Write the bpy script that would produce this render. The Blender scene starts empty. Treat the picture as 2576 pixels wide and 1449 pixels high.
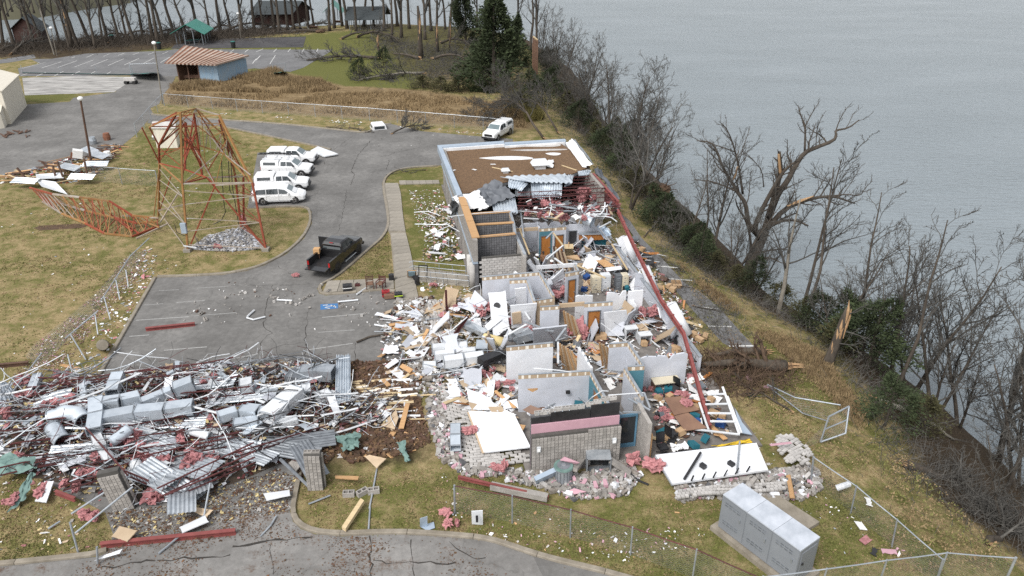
import bpy, bmesh, math, random
from math import sin, cos, pi, radians, sqrt, atan2
from mathutils import Vector, Matrix, Euler, noise
from mathutils.geometry import tessellate_polygon
sc = bpy.context.scene
COL = sc.collection
rnd = random.Random(7)
# ------------------------------------------------------------------ camera, sky, sun, exposure
CAM_H, PITCH, FPX = 27.0, radians(27.0), 1900.0          # drone height (m), pitch down, focal length in px of a 2576 px wide frame
cam = bpy.data.cameras.new('camera'); camo = bpy.data.objects.new('camera', cam); COL.objects.link(camo)
camo.location = (0, 0, CAM_H); camo.rotation_euler = (pi/2 - PITCH, 0, 0)
cam.sensor_width = 36; cam.lens = 36 * FPX / 2576; cam.clip_start = .5; cam.clip_end = 9000
sc.camera = camo
world = bpy.data.worlds.new('World'); sc.world = world; world.use_nodes = True
nt = world.node_tree; nt.nodes.clear()
sky = nt.nodes.new('ShaderNodeTexSky'); sky.sky_type = 'NISHITA'; sky.sun_disc = False
SUN_EL, SUN_AZ = radians(52), radians(215)               # azimuth clockwise from +Y: sun behind and to the left of the camera
sky.sun_elevation = SUN_EL; sky.sun_rotation = SUN_AZ
sky.air_density = 1.0; sky.dust_density = 3.0; sky.ozone_density = 1.0
hsv = nt.nodes.new('ShaderNodeHueSaturation'); hsv.inputs['Saturation'].default_value = .17
bg = nt.nodes.new('ShaderNodeBackground'); bg.inputs['Strength'].default_value = .14
wo = nt.nodes.new('ShaderNodeOutputWorld')
nt.links.new(sky.outputs[0], hsv.inputs['Color']); nt.links.new(hsv.outputs[0], bg.inputs[0]); nt.links.new(bg.outputs[0], wo.inputs[0])
sun = bpy.data.lights.new('sun', 'SUN'); sun.energy = 1.3; sun.angle = radians(20); sun.color = (1, .97, .93)
suno = bpy.data.objects.new('sun', sun); COL.objects.link(suno)
sd = Vector((sin(SUN_AZ)*cos(SUN_EL), cos(SUN_AZ)*cos(SUN_EL), sin(SUN_EL)))
suno.rotation_euler = (-sd).to_track_quat('-Z', 'Y').to_euler(); suno.location = (0, 0, 90)
sc.view_settings.view_transform = 'Standard'; sc.view_settings.look = 'None'
sc.view_settings.exposure = .8; sc.view_settings.gamma = 1.0
sc.render.engine = 'CYCLES'; sc.cycles.use_denoising = False
sc.cycles.max_bounces = 5; sc.cycles.transparent_max_bounces = 16; sc.cycles.use_light_tree = False
try: sc.cycles.use_adaptive_sampling = True; sc.cycles.adaptive_threshold = .006
except Exception: pass
# ------------------------------------------------------------------ measuring: a photo measurement at a known height -> a place in the world
CP, SP = cos(PITCH), sin(PITCH)
def G(u, v, z=0.0):
 dx, dy = (u-1288)/FPX, (v-724.5)/FPX
 dz = -SP - dy*CP; t = (z-CAM_H)/dz
 return Vector((dx*t, (CP-dy*SP)*t, z))
def GY(u, v, Y):                                          # the same for a known distance
 dx, dy = (u-1288)/FPX, (v-724.5)/FPX
 t = Y/(CP-dy*SP)
 return Vector((dx*t, Y, CAM_H+(-SP-dy*CP)*t))
BO = Vector((.9, 31.5, 0)); BA = atan2(.178, .984)        # the wrecked building: front left corner and heading
BU = Vector((cos(BA), sin(BA), 0)); BV = Vector((-sin(BA), cos(BA), 0))
def B(s, t, z=0.0): return BO + BU*s + BV*t + Vector((0, 0, z))
# ------------------------------------------------------------------ materials
MATS = {}
def lin(h):
 h = h.lstrip('#'); f = lambda c: c/12.92 if c <= .04045 else ((c+.055)/1.055)**2.4
 return tuple(f(int(h[i:i+2], 16)/255) for i in (0, 2, 4))
class N:
 def __init__(s, name):
  s.m = bpy.data.materials.new(name); s.m.use_nodes = True; s.t = s.m.node_tree; s.t.nodes.clear()
  s.out = s.add('ShaderNodeOutputMaterial'); s.b = s.add('ShaderNodeBsdfPrincipled'); s.l(s.b.outputs[0], s.out.inputs[0])
  MATS[name] = s.m
 def add(s, k, **kw):
  n = s.t.nodes.new(k)
  for a, v in kw.items(): setattr(n, a, v)
  return n
 def l(s, a, b): s.t.links.new(a, b)
 def coord(s, which='Object', scale=(1, 1, 1)):
  tc = s.add('ShaderNodeTexCoord'); mp = s.add('ShaderNodeMapping'); mp.inputs['Scale'].default_value = scale
  s.l(tc.outputs[which], mp.inputs[0]); return mp.outputs[0]
 def noise(s, co, scale, detail=5, rough=.6):
  n = s.add('ShaderNodeTexNoise'); n.inputs['Scale'].default_value = scale; n.inputs['Detail'].default_value = detail; n.inputs['Roughness'].default_value = rough
  s.l(co, n.inputs['Vector']); return n.outputs['Fac']
 def ramp(s, fac, stops):
  r = s.add('ShaderNodeValToRGB'); e = r.color_ramp.elements
  while len(e) < len(stops): e.new(.5)
  for i, (p, c) in enumerate(stops):
   e[i].position = p; e[i].color = (*c, 1) if len(c) == 3 else c
  s.l(fac, r.inputs[0]); return r.outputs[0]
 def mix(s, fac, a, b, mode='MIX'):
  n = s.add('ShaderNodeMix', data_type='RGBA', blend_type=mode)
  for sock, v in ((n.inputs[0], fac), (n.inputs[6], a), (n.inputs[7], b)):
   if hasattr(v, 'links'): s.l(v, sock)
   elif isinstance(v, (int, float)): sock.default_value = v
   else: sock.default_value = (*v, 1)
  return n.outputs[2]
 def math(s, op, a, b=0.0):
  n = s.add('ShaderNodeMath', operation=op)
  for sock, v in ((n.inputs[0], a), (n.inputs[1], b)):
   if hasattr(v, 'links'): s.l(v, sock)
   else: sock.default_value = v
  return n.outputs[0]
 def bump(s, h, strength=.3, dist=.02):
  b = s.add('ShaderNodeBump'); b.inputs['Strength'].default_value = strength; b.inputs['Distance'].default_value = dist
  s.l(h, b.inputs['Height']); s.l(b.outputs[0], s.b.inputs['Normal'])
 def attr(s, name): return s.add('ShaderNodeAttribute', attribute_name=name).outputs['Fac']
 def col(s, c):
  if hasattr(c, 'links'): s.l(c, s.b.inputs['Base Color'])
  else: s.b.inputs['Base Color'].default_value = (*c, 1)
 def set(s, rough=.8, metal=0., spec=.5):
  s.b.inputs['Roughness'].default_value = rough; s.b.inputs['Metallic'].default_value = metal
  s.b.inputs['Specular IOR Level'].default_value = spec
def M(name, c1, c2=None, scale=3., rough=.75, metal=0., bump=0., bscale=None, vary=.12, dirt=.0, dirtc=(.10, .085, .065), stretch=(1, 1, 1), spec=.4):
 """plain weathered surface: two-tone noise, a per-object brightness change, optional dirt stains and relief"""
 if name in MATS: return MATS[name]
 n = N(name); co = n.coord('Object', stretch)
 if c2 is None: c2 = tuple(x*.78 for x in c1)
 f = n.noise(co, scale, 6, .65)
 c = n.ramp(f, [(.3, c2), (.68, c1)])
 if dirt > 0:
  d = n.ramp(n.noise(co, scale*.45+.3, 8, .75), [(.52, (0, 0, 0)), (.75, (1, 1, 1))])
  c = n.mix(n.math('MULTIPLY', d, dirt), c, dirtc)
 if vary > 0:
  oi = n.add('ShaderNodeObjectInfo')
  v = n.math('MULTIPLY_ADD', oi.outputs['Random'], vary*2); v.node.inputs[2].default_value = 1-vary
  h = n.add('ShaderNodeHueSaturation'); n.l(c, h.inputs['Color']); n.l(v, h.inputs['Value']); c = h.outputs[0]
 n.col(c); n.set(rough, metal, spec)
 if bump > 0: n.bump(n.noise(co, bscale or scale*4, 5, .7), bump, .03)
 return n.m
# ------------------------------------------------------------------ mesh building
class MB:
 def __init__(s): s.v = []; s.f = []; s.mi = []; s.cur = 0
 def add(s, vs, fs):
  b = len(s.v); s.v.extend(vs)
  for f in fs: s.f.append(tuple(b+i for i in f)); s.mi.append(s.cur)
  return s
 def mat(s, i): s.cur = i; return s
 def quad(s, a, b, c, d): return s.add([a, b, c, d], [(0, 1, 2, 3)])
 def box(s, c, size, R=None):
  hx, hy, hz = size[0]/2, size[1]/2, size[2]/2; c = Vector(c)
  vs = [Vector((x, y, z)) for z in (-hz, hz) for y in (-hy, hy) for x in (-hx, hx)]
  if R is not None: vs = [R @ p for p in vs]
  return s.add([c+p for p in vs], [(0, 2, 3, 1), (4, 5, 7, 6), (0, 1, 5, 4), (2, 6, 7, 3), (0, 4, 6, 2), (1, 3, 7, 5)])
 def bar(s, p0, p1, w, h=None, up=Vector((0, 0, 1))):
  p0, p1 = Vector(p0), Vector(p1); h = h or w; d = p1-p0; L = d.length
  if L < 1e-5: return s
  d /= L
  if abs(d.dot(up)) > .97: up = Vector((1, 0, 0))
  x = d.cross(up).normalized(); z = x.cross(d)
  vs = [p+x*a*w/2+z*b*h/2 for p in (p0, p1) for a, b in ((-1, -1), (1, -1), (1, 1), (-1, 1))]
  return s.add(vs, [(0, 1, 2, 3), (7, 6, 5, 4), (0, 4, 5, 1), (1, 5, 6, 2), (2, 6, 7, 3), (3, 7, 4, 0)])
 def tube(s, pts, rads, n=6, cap=True):
  pts = [Vector(p) for p in pts]; k = len(pts)
  if not hasattr(rads, '__len__'): rads = [rads]*k
  b = len(s.v); prev = None
  for i in range(k):
   d = (pts[min(i+1, k-1)]-pts[max(i-1, 0)])
   if d.length < 1e-6: d = Vector((0, 0, 1))
   d.normalize()
   if prev is None:
    a = Vector((0, 0, 1)) if abs(d.z) < .9 else Vector((1, 0, 0)); x = d.cross(a).normalized()
   else:
    x = prev-d*prev.dot(d)
    if x.length < 1e-5: x = d.orthogonal()
    x.normalize()
   prev = x; y = d.cross(x)
   for j in range(n):
    a = 2*pi*j/n; s.v.append(pts[i]+(x*cos(a)+y*sin(a))*rads[i])
  for i in range(k-1):
   for j in range(n):
    j2 = (j+1) % n
    s.f.append((b+i*n+j, b+i*n+j2, b+(i+1)*n+j2, b+(i+1)*n+j)); s.mi.append(s.cur)
  if cap and n > 2:
   s.f.append(tuple(b+j for j in range(n))[::-1]); s.f.append(tuple(b+(k-1)*n+j for j in range(n))); s.mi += [s.cur]*2
  return s
 def cyl(s, p0, p1, r, n=12, r1=None): return s.tube([p0, p1], [r, r if r1 is None else r1], n)
 def prism(s, pts, z0, z1, M4=None):
  """vertical prism over a polygon outline (list of xy), triangulated top and bottom"""
  n = len(pts); tri = tessellate_polygon([[Vector((p[0], p[1], 0)) for p in pts]])
  vs = [Vector((p[0], p[1], z0)) for p in pts]+[Vector((p[0], p[1], z1)) for p in pts]
  if M4 is not None: vs = [M4 @ p for p in vs]
  a = sum(pts[i][0]*pts[(i+1) % n][1]-pts[(i+1) % n][0]*pts[i][1] for i in range(n))
  fs = []
  for t in tri:
   x, y, z = t; p, q, r = pts[x], pts[y], pts[z]
   if (q[0]-p[0])*(r[1]-p[1])-(r[0]-p[0])*(q[1]-p[1]) < 0: x, z = z, x
   fs.append((n+x, n+y, n+z)); fs.append((z, y, x))
  for i in range(n):
   j = (i+1) % n
   fs.append((i, j, n+j, n+i) if a > 0 else (j, i, n+i, n+j))
  return s.add(vs, fs)
 def grid(s, fn, nu, nv):
  b = len(s.v)
  for j in range(nv+1):
   for i in range(nu+1): s.v.append(Vector(fn(i/nu, j/nv)))
  for j in range(nv):
   for i in range(nu):
    a = b+j*(nu+1)+i; s.f.append((a, a+1, a+nu+2, a+nu+1)); s.mi.append(s.cur)
  return s
 def mesh(s, name, mats, smooth=False, origin=None):
  me = bpy.data.meshes.new(name)
  o = origin or Vector((0, 0, 0))
  me.from_pydata([(p[0]-o[0], p[1]-o[1], p[2]-o[2]) for p in s.v], [], s.f)
  if not isinstance(mats, (list, tuple)): mats = [mats]
  for m in mats: me.materials.append(MATS[m] if isinstance(m, str) else m)
  if len(mats) > 1: me.polygons.foreach_set('material_index', s.mi)
  if smooth: me.polygons.foreach_set('use_smooth', [True]*len(me.polygons))
  me.update(); return me
 def base(s):
  xs = [p[0] for p in s.v]; ys = [p[1] for p in s.v]; zs = [p[2] for p in s.v]
  return Vector(((min(xs)+max(xs))/2, (min(ys)+max(ys))/2, min(zs)))
 def build(s, name, mats, parent=None, smooth=False, label=None, cat=None, group=None, kind=None):
  if parent is not None:
   w = Vector((0, 0, 0)); p = parent
   while p is not None: w += p.location; p = p.parent
   o = s.base(); me = s.mesh(name, mats, smooth, o); ob = bpy.data.objects.new(name, me)
   ob.parent = parent; ob.location = o-w
  else:
   o = s.base() if kind is None else Vector((0, 0, 0))
   me = s.mesh(name, mats, smooth, o); ob = bpy.data.objects.new(name, me); ob.location = o
  COL.objects.link(ob); tag(ob, label, cat, group, kind); return ob
def tag(o, label=None, cat=None, group=None, kind=None):
 if label: o['label'] = label
 if cat: o['category'] = cat
 if group: o['group'] = group
 if kind: o['kind'] = kind
 return o
def thing(name, loc, label, cat, group=None):
 o = bpy.data.objects.new(name, None); o.location = loc; o.empty_display_size = .3; COL.objects.link(o)
 return tag(o, label, cat, group)
def copy_tree(o, parent=None, loc=None, rz=None, scale=None, label=None, group=None, tilt=None):
 c = o.copy(); COL.objects.link(c); c.parent = parent
 if loc is not None: c.location = loc
 if rz is not None: c.rotation_euler = (0, 0, rz) if tilt is None else (tilt[0], tilt[1], rz)
 if scale is not None: c.scale = (scale,)*3 if not hasattr(scale, '__len__') else scale
 if label: c['label'] = label
 if group: c['group'] = group
 for ch in list(o.children): copy_tree(ch, c)
 return c
def inst(name, me, loc, rot=(0, 0, 0), scale=1, parent=None, **kw):
 """one object that shares the mesh me; loc is in the parent's space"""
 o = bpy.data.objects.new(name, me); o.location = loc; o.rotation_euler = rot
 o.scale = (scale,)*3 if not hasattr(scale, '__len__') else scale
 o.parent = parent; COL.objects.link(o); tag(o, **kw); return o
def rot3(yaw=0, pitch=0, roll=0): return (Matrix.Rotation(yaw, 3, 'Z') @ Matrix.Rotation(pitch, 3, 'Y') @ Matrix.Rotation(roll, 3, 'X'))
def interp(pl, f):
 L = [0]
 for a, b in zip(pl, pl[1:]): L.append(L[-1]+(Vector(b)-Vector(a)).length)
 d = f*L[-1]
 for i in range(len(pl)-1):
  if d <= L[i+1] or i == len(pl)-2:
   k = (d-L[i])/max(1e-6, L[i+1]-L[i]); return Vector(pl[i]).lerp(Vector(pl[i+1]), k)
def smooth_pl(pl, it=2):
 pl = [Vector(p) for p in pl]
 for _ in range(it):
  q = [pl[0]]
  for a, b in zip(pl, pl[1:]): q += [a.lerp(b, .25), a.lerp(b, .75)]
  pl = q+[pl[-1]]
 return pl
def inside(p, poly):
 x, y = p[0], p[1]; c = False; j = len(poly)-1
 for i in range(len(poly)):
  if (poly[i][1] > y) != (poly[j][1] > y) and x < (poly[j][0]-poly[i][0])*(y-poly[i][1])/(poly[j][1]-poly[i][1])+poly[i][0]: c = not c
  j = i
 return c
import numpy as np
# ------------------------------------------------------------------ setting: materials
n = N('grass'); co = n.coord('Object')
big = n.noise(co, .09, 4, .6); mid = n.noise(co, .75, 6, .7); fine = n.noise(co, 7., 5, .75); vf = n.noise(co, 26., 3, .7)
f = n.math('ADD', n.math('MULTIPLY', mid, .55), n.math('MULTIPLY', fine, .45))
tan = n.ramp(n.math('ADD', n.math('MULTIPLY', fine, .5), n.math('MULTIPLY', vf, .5)), [(.36, (.10, .068, .032)), (.5, (.27, .205, .105)), (.63, (.50, .41, .25))])
grn = n.ramp(n.math('ADD', n.math('MULTIPLY', fine, .5), n.math('MULTIPLY', vf, .5)), [(.36, (.028, .032, .009)), (.52, (.115, .12, .034)), (.66, (.26, .235, .09))])
gsel = n.ramp(n.math('ADD', n.math('ADD', n.math('MULTIPLY', mid, .62), n.math('MULTIPLY', fine, .36)), n.math('MULTIPLY', n.attr('green'), .42)), [(.56, (0, 0, 0)), (.70, (1, 1, 1))])
c = n.mix(gsel, tan, grn)
leaf = n.ramp(n.math('ADD', n.math('MULTIPLY', fine, .6), n.math('MULTIPLY', vf, .4)), [(.3, (.022, .016, .011)), (.55, (.06, .043, .027)), (.75, (.13, .095, .06))])
lsel = n.ramp(n.math('ADD', n.math('MULTIPLY', mid, .6), n.attr('leaf')), [(.5, (0, 0, 0)), (.85, (1, 1, 1))])
c = n.mix(lsel, c, leaf)
tall = n.ramp(n.math('ADD', n.math('MULTIPLY', fine, .5), n.math('MULTIPLY', mid, .5)), [(.32, (.075, .05, .026)), (.5, (.19, .135, .072)), (.66, (.31, .24, .14))])
c = n.mix(n.ramp(n.math('ADD', n.math('MULTIPLY', mid, .5), n.attr('tall')), [(.55, (0, 0, 0)), (.9, (1, 1, 1))]), c, tall)
n.col(c); n.set(.95, 0, .15); n.bump(n.math('ADD', fine, vf), .55, .09)
def asphalt(name, d, m, l, leafy=0.):
 n = N(name); co = n.coord('Object')
 a = n.noise(co, .22, 6, .65); b = n.noise(co, 2.2, 6, .7); g = n.noise(co, 38., 3, .8)
 f = n.math('ADD', n.math('ADD', n.math('MULTIPLY', a, .45), n.math('MULTIPLY', b, .3)), n.math('MULTIPLY', g, .25))
 c = n.ramp(f, [(.33, d), (.5, m), (.67, l)])
 st = n.ramp(n.noise(n.coord('Object', (1, .25, 1)), .8, 7, .7), [(.56, (0, 0, 0)), (.72, (1, 1, 1))])
 c = n.mix(n.math('MULTIPLY', st, .35), c, tuple(x*.5 for x in d))
 vo = n.add('ShaderNodeTexVoronoi', feature='DISTANCE_TO_EDGE'); vo.inputs['Scale'].default_value = .16
 wb = n.add('ShaderNodeVectorMath', operation='ADD'); nz = n.add('ShaderNodeTexNoise'); nz.inputs['Scale'].default_value = 1.1; nz.inputs['Detail'].default_value = 5
 n.l(co, nz.inputs['Vector']); n.l(co, wb.inputs[0]); n.l(nz.outputs['Color'], wb.inputs[1]); n.l(wb.outputs[0], vo.inputs['Vector'])
 cr = n.ramp(vo.outputs['Distance'], [(.0, (1, 1, 1)), (.008, (0, 0, 0))])
 c = n.mix(n.math('MULTIPLY', cr, .22), c, (.02, .018, .016))
 if leafy:
  lf = n.ramp(n.noise(co, .45, 9, .85), [(.54, (0, 0, 0)), (.64, (1, 1, 1))])
  c = n.mix(n.math('MULTIPLY', lf, leafy), c, n.ramp(n.noise(co, 14, 4, .8), [(.35, (.03, .016, .009)), (.6, (.12, .065, .035))]))
 n.col(c); n.set(.85, 0, .25); n.bump(g, .25, .02); return n.m
asphalt('asphalt', (.078, .075, .071), (.142, .138, .132), (.24, .233, .222))
asphalt('asphalt_old', (.10, .096, .09), (.18, .174, .166), (.30, .29, .276), leafy=.8)
asphalt('asphalt_far', (.085, .085, .087), (.14, .14, .142), (.21, .21, .21))
asphalt('asphalt_dark', (.022, .021, .024), (.055, .053, .055), (.11, .108, .106))
M('concrete', (.29, .265, .225), (.185, .168, .142), 1.6, .9, bump=.3, bscale=30, vary=.10, dirt=.45)
M('concrete_kerb', (.27, .24, .195), (.15, .13, .10), 1.3, .9, bump=.3, bscale=25, vary=.0, dirt=.5)
M('concrete_slab', (.44, .43, .41), (.13, .125, .118), .55, .9, bump=.2, bscale=18, vary=0, dirt=.6, stretch=(.5, 1.6, 1))
M('road_paint', (.62, .62, .60), (.36, .36, .35), 3., .7, vary=.1, dirt=.3)
M('road_paint_worn', (.33, .33, .32), (.19, .188, .183), 5., .8, vary=.15)
M('blue_paint', (.035, .13, .33), (.05, .14, .27), 4., .7, dirt=.15, dirtc=(.2, .2, .2))
M('crack_tar', (.02, .018, .016), (.045, .04, .035), 6., .9)
M('gravel', (.36, .36, .37), (.11, .11, .105), 5., .95, bump=.8, bscale=12, vary=0, dirt=.4, dirtc=(.05, .06, .02))
M('mud', (.10, .06, .035), (.045, .028, .018), 2., .95, bump=.6, bscale=14)
n = N('water'); co = n.coord('Object')
n.b.inputs['Base Color'].default_value = (.20, .232, .252, 1); n.set(.15, 0, .5); n.b.inputs['IOR'].default_value = 1.333
def wob(st, sc_, d=3, r=.55): return n.noise(n.coord('Object', st), sc_, d, r)
h1 = wob((.5, 1.6, 1), .95, 4, .6); h2 = wob((.7, 1.2, 1), 3.0, 3, .6); h3 = wob((.035, .09, 1), 1., 4, .55)
gust = n.ramp(h3, [(.3, (.45,)*3), (.7, (1,)*3)])
hh = n.math('ADD', n.math('MULTIPLY', n.math('ADD', h1, n.math('MULTIPLY', h2, .5)), gust), n.math('MULTIPLY', h3, .1))
n.bump(hh, 1., .5)
# ------------------------------------------------------------------ terrain: one sheet, flat on the land, falling to the lake
BANK_V = [(2900, 1640), (2700, 1520), (2565, 1425), (2438, 1335), (2294, 1245), (2225, 1120), (2185, 1007), (2095, 916), (2058, 863), (2006, 825), (1931, 787),
 (1874, 754), (1813, 707), (1761, 683), (1671, 608), (1610, 530), (1560, 462), (1500, 400), (1440, 335), (1385, 260), (1355, 200), (1340, 150), (1322, 112), (1290, 84)]
FAR_V = [(1200, 66), (1000, 55), (800, 60), (600, 70), (420, 82), (250, 96), (120, 101), (0, 101), (-300, 104)]
bank = [G(*p) for p in BANK_V]; far = [G(*p) for p in FAR_V]
LAND = [(p.x, p.y) for p in bank]+[(p.x, p.y) for p in far]+[(-420, 150), (-420, -30), (40, -30)]
SHORE = np.array([(bank[0].x+6, -30.)]+[(p.x, p.y) for p in bank]+[(p.x, p.y) for p in far]+[(-420, 150.)])
WATER_Z = -6.2
def shore_sd(X, Y):
 """signed distance to the top of the bank, positive on the water side"""
 d = np.full(X.shape, 1e9)
 for (ax, ay), (bx, by) in zip(SHORE[:-1], SHORE[1:]):
  ex, ey = bx-ax, by-ay; k = np.clip(((X-ax)*ex+(Y-ay)*ey)/(ex*ex+ey*ey), 0, 1)
  d = np.minimum(d, np.hypot(X-ax-k*ex, Y-ay-k*ey))
 ins = np.zeros(X.shape, bool); P = LAND; j = len(P)-1
 for i in range(len(P)):
  yi, yj, xi, xj = P[i][1], P[j][1], P[i][0], P[j][0]
  if yi != yj: ins ^= ((yi > Y) != (yj > Y)) & (X < (xj-xi)*(Y-yi)/(yj-yi)+xi)
  j = i
 return np.where(ins, -d, d)
def ground_arr(X, Y):
 d = shore_sd(X, Y); lip = 5.0
 wob = .5*np.sin(X*.35+1.3*np.sin(Y*.21))+.4*np.sin(Y*.5+X*.17)
 z = np.where(d < -lip, 0., np.where(d < 0, -.5*((d+lip)/lip)**2, -.5-.30*np.minimum(d, 3.5)-.62*np.maximum(d-3.5, 0)+np.minimum(d, 3)*.09*wob))
 return np.maximum(z, -11.), d
def gz(x, y): return float(ground_arr(np.array([x]), np.array([y]))[0][0])
GX0, GX1, GY0, GY1, ST = -215., 75., 6., 225., 1.15
nx, ny = int((GX1-GX0)/ST), int((GY1-GY0)/ST)
xs = np.linspace(GX0, GX1, nx+1); ys = np.linspace(GY0, GY1, ny+1); X, Y = np.meshgrid(xs, ys); Z, SD = ground_arr(X, Y)
# outer ring so that the land goes on outside the frame
verts = np.stack([X.ravel(), Y.ravel(), Z.ravel()], 1)
idx = np.arange((nx+1)*(ny+1)).reshape(ny+1, nx+1)
faces = np.stack([idx[:-1, :-1].ravel(), idx[:-1, 1:].ravel(), idx[1:, 1:].ravel(), idx[1:, :-1].ravel()], 1)
extra_v = [(-420, -30, 0), (GX0, -30, 0), (GX1, -30, 0), (-420, GY0, 0), (-420, 140, 0), (-300, 170, -10)]
b0 = len(verts); verts = np.concatenate([verts, np.array(extra_v)])
i00, i10, i01 = idx[0, 0], idx[0, nx], idx[ny, 0]
me = bpy.data.meshes.new('ground')
row140 = int((140-GY0)/ST)
fl = faces.tolist()+[[b0, b0+1, int(i00), b0+3], [b0+1, b0+2, int(i10)]+[int(q) for q in idx[0, ::-1][1:]]]
fl += [[b0+3]+[int(q) for q in idx[:row140+1, 0]]+[b0+4]]
me.from_pydata(verts.tolist(), [], fl)
# what grows where (natural differences of the ground itself)
def zone(polyV, soft=0):
 P = [G(*p) for p in polyV]; P = [(p.x, p.y) for p in P]
 ins = np.zeros(X.shape, bool); j = len(P)-1
 for i in range(len(P)):
  yi, yj, xi, xj = P[i][1], P[j][1], P[i][0], P[j][0]
  if yi != yj: ins ^= ((yi > Y) != (yj > Y)) & (X < (xj-xi)*(Y-yi)/(yj-yi)+xi)
  j = i
 a = ins.astype(float)
 for _ in range(soft):
  a = (a+np.roll(a, 1, 0)+np.roll(a, -1, 0)+np.roll(a, 1, 1)+np.roll(a, -1, 1))/5
 return a
green = .32+0*X
for poly, w in [([(1010, 462), (1110, 462), (1175, 670), (1045, 660)], .5), ([(640, 180), (1330, 180), (1330, 40), (640, 100)], .55), ([(330, 340), (560, 330), (640, 420), (560, 560), (420, 480)], .30),
    ([(700, 165), (1040, 165), (1040, 235), (800, 235)], .7), ([(1870, 860), (1990, 880), (2040, 980), (1900, 960)], .55), ([(1900, 1170), (2560, 1420), (2300, 1500), (1700, 1450)], .25),
    ([(740, 1200), (1600, 1200), (1800, 1440), (900, 1340)], .20), ([(0, 135), (600, 110), (640, 125), (200, 150)], .4), ([(960, 418), (1105, 418), (1105, 455), (970, 455)], .45),
    ([(60, 238), (180, 238), (180, 256), (60, 256)], .7), ([(1640, 620), (1720, 640), (1800, 760), (1740, 760)], .3), ([(0, 760), (260, 700), (60, 980), (0, 980)], -.12)]:
 green = green+.62*w*zone(poly, 3)
tallz = .85*zone([(400, 215), (690, 175), (860, 215), (1060, 225), (1330, 270), (1340, 330), (1180, 318), (400, 262)], 2)
leafz = np.clip((SD-.3)/3., 0, 1)*.75+.55*zone([(-300, 140), (-300, 60), (600, 60), (900, 75), (640, 92), (380, 128), (150, 152)], 4)+.4*zone([(900, 60), (1330, 60), (1345, 250), (1150, 215), (1000, 180)], 4)
leafz += .55*zone([(745, 1120), (1100, 1100), (1110, 1170), (1000, 1150), (770, 1200)], 1)
for nm, arr in (('green', green), ('tall', tallz), ('leaf', leafz)):
 at = me.attributes.new(nm, 'FLOAT', 'POINT'); full = np.concatenate([arr.ravel(), np.full(len(extra_v), .3 if nm == 'green' else 0.)]); at.data.foreach_set('value', full.astype(np.float32))
me.materials.append(MATS['grass']); me.polygons.foreach_set('use_smooth', [True]*len(me.polygons)); me.update()
ground = bpy.data.objects.new('ground', me); COL.objects.link(ground); tag(ground, 'winter lawn of tan and green grass sloping to the lake', kind='structure')
mb = MB(); mb.quad((-5000, -600, WATER_Z), (5000, -600, WATER_Z), (5000, 7000, WATER_Z), (-5000, 7000, WATER_Z))
mb.build('lake_water', 'water', kind='structure', label='grey blue rippled lake')
# far bank across the inlet at the upper left, and the shore on the lake's far side
M('far_woods', (.10, .095, .06), (.05, .048, .03), .05, 1., bump=.5)
mb = MB()
fb = [G(-500, 40, -6), G(-200, 50, -6), G(0, 52, -6), G(90, 47, -6), G(150, 36, -6), G(230, 22, -6), G(330, 8, -6)]
fb = smooth_pl(fb, 2); K = len(fb)
mb.grid(lambda i, j: (lambda p: (p.x-j*14, p.y+j*(26 if j < .6 else 120), -8+min(1, j*3)*7.5))(fb[min(K-1, int(i*(K-1)+.5))]), K-1, 6)
mb.build('far_bank', 'far_woods', smooth=True, kind='structure', label='grassy far bank across the inlet')
M('far_woods', (.06, .055, .045), (.03, .03, .022), .02, 1., bump=.5)
mb = MB(); mb.grid(lambda i, j: (-3000+6000*i, 2600+400*j+120*sin(i*9), WATER_Z-1+(j**.5)*(38+14*noise.noise((i*14, 0, 0)))), 90, 4)
mb.build('far_hills', 'far_woods', smooth=True, kind='structure', label='low wooded hills on the far side of the lake')
# ------------------------------------------------------------------ pavements
def sheet(name, polyV, z, mat, label, parent=None, world=False):
 P = [Vector(p) for p in polyV] if world else [G(*p) for p in polyV]
 P = [(p.x, p.y) for p in P]; mb = MB(); n_ = len(P)
 tri = tessellate_polygon([[Vector((x, y, 0)) for x, y in P]]); fs = []
 for a, b, c_ in tri:
  p, q, r = P[a], P[b], P[c_]
  fs.append((a, b, c_) if (q[0]-p[0])*(r[1]-p[1])-(r[0]-p[0])*(q[1]-p[1]) > 0 else (c_, b, a))
 mb.add([Vector((x, y, z)) for x, y in P], fs)
 if parent: return mb.build(name, mat, parent)
 return mb.build(name, mat, kind='structure', label=label)
KERB_R = [(1100, 417), (1025, 422), (990, 430), (968, 445), (961, 462), (963, 485), (974, 547), (972, 575), (955, 602), (930, 622), (862, 682), (830, 704), (806, 714), (798, 726), (803, 739), (820, 744), (860, 741), (905, 737), (962, 731), (993, 736)]
KERB_L = [(250, 955), (395, 699), (470, 697), (560, 692), (620, 682), (665, 668), (720, 640), (765, 600), (785, 562), (784, 532), (772, 520), (715, 519), (640, 523)]
KERB_ISL = [(748, 1190), (733, 1260), (729, 1288), (736, 1312), (757, 1331), (791, 1344), (859, 1350), (987, 1344), (1108, 1350), (1222, 1360), (1284, 1380), (1342, 1400), (1408, 1418), (1541, 1450), (1700, 1500)]
KERB_BL = [(-200, 1445), (0, 1426), (130, 1413), (242, 1401), (270, 1390)]
KERB_UP = [(380, 288), (395, 291), (560, 303), (700, 312), (850, 328), (905, 334), (930, 333), (960, 315), (985, 312)]
KERB_DN = [(560, 318), (700, 347), (780, 364), (835, 376)]
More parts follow.
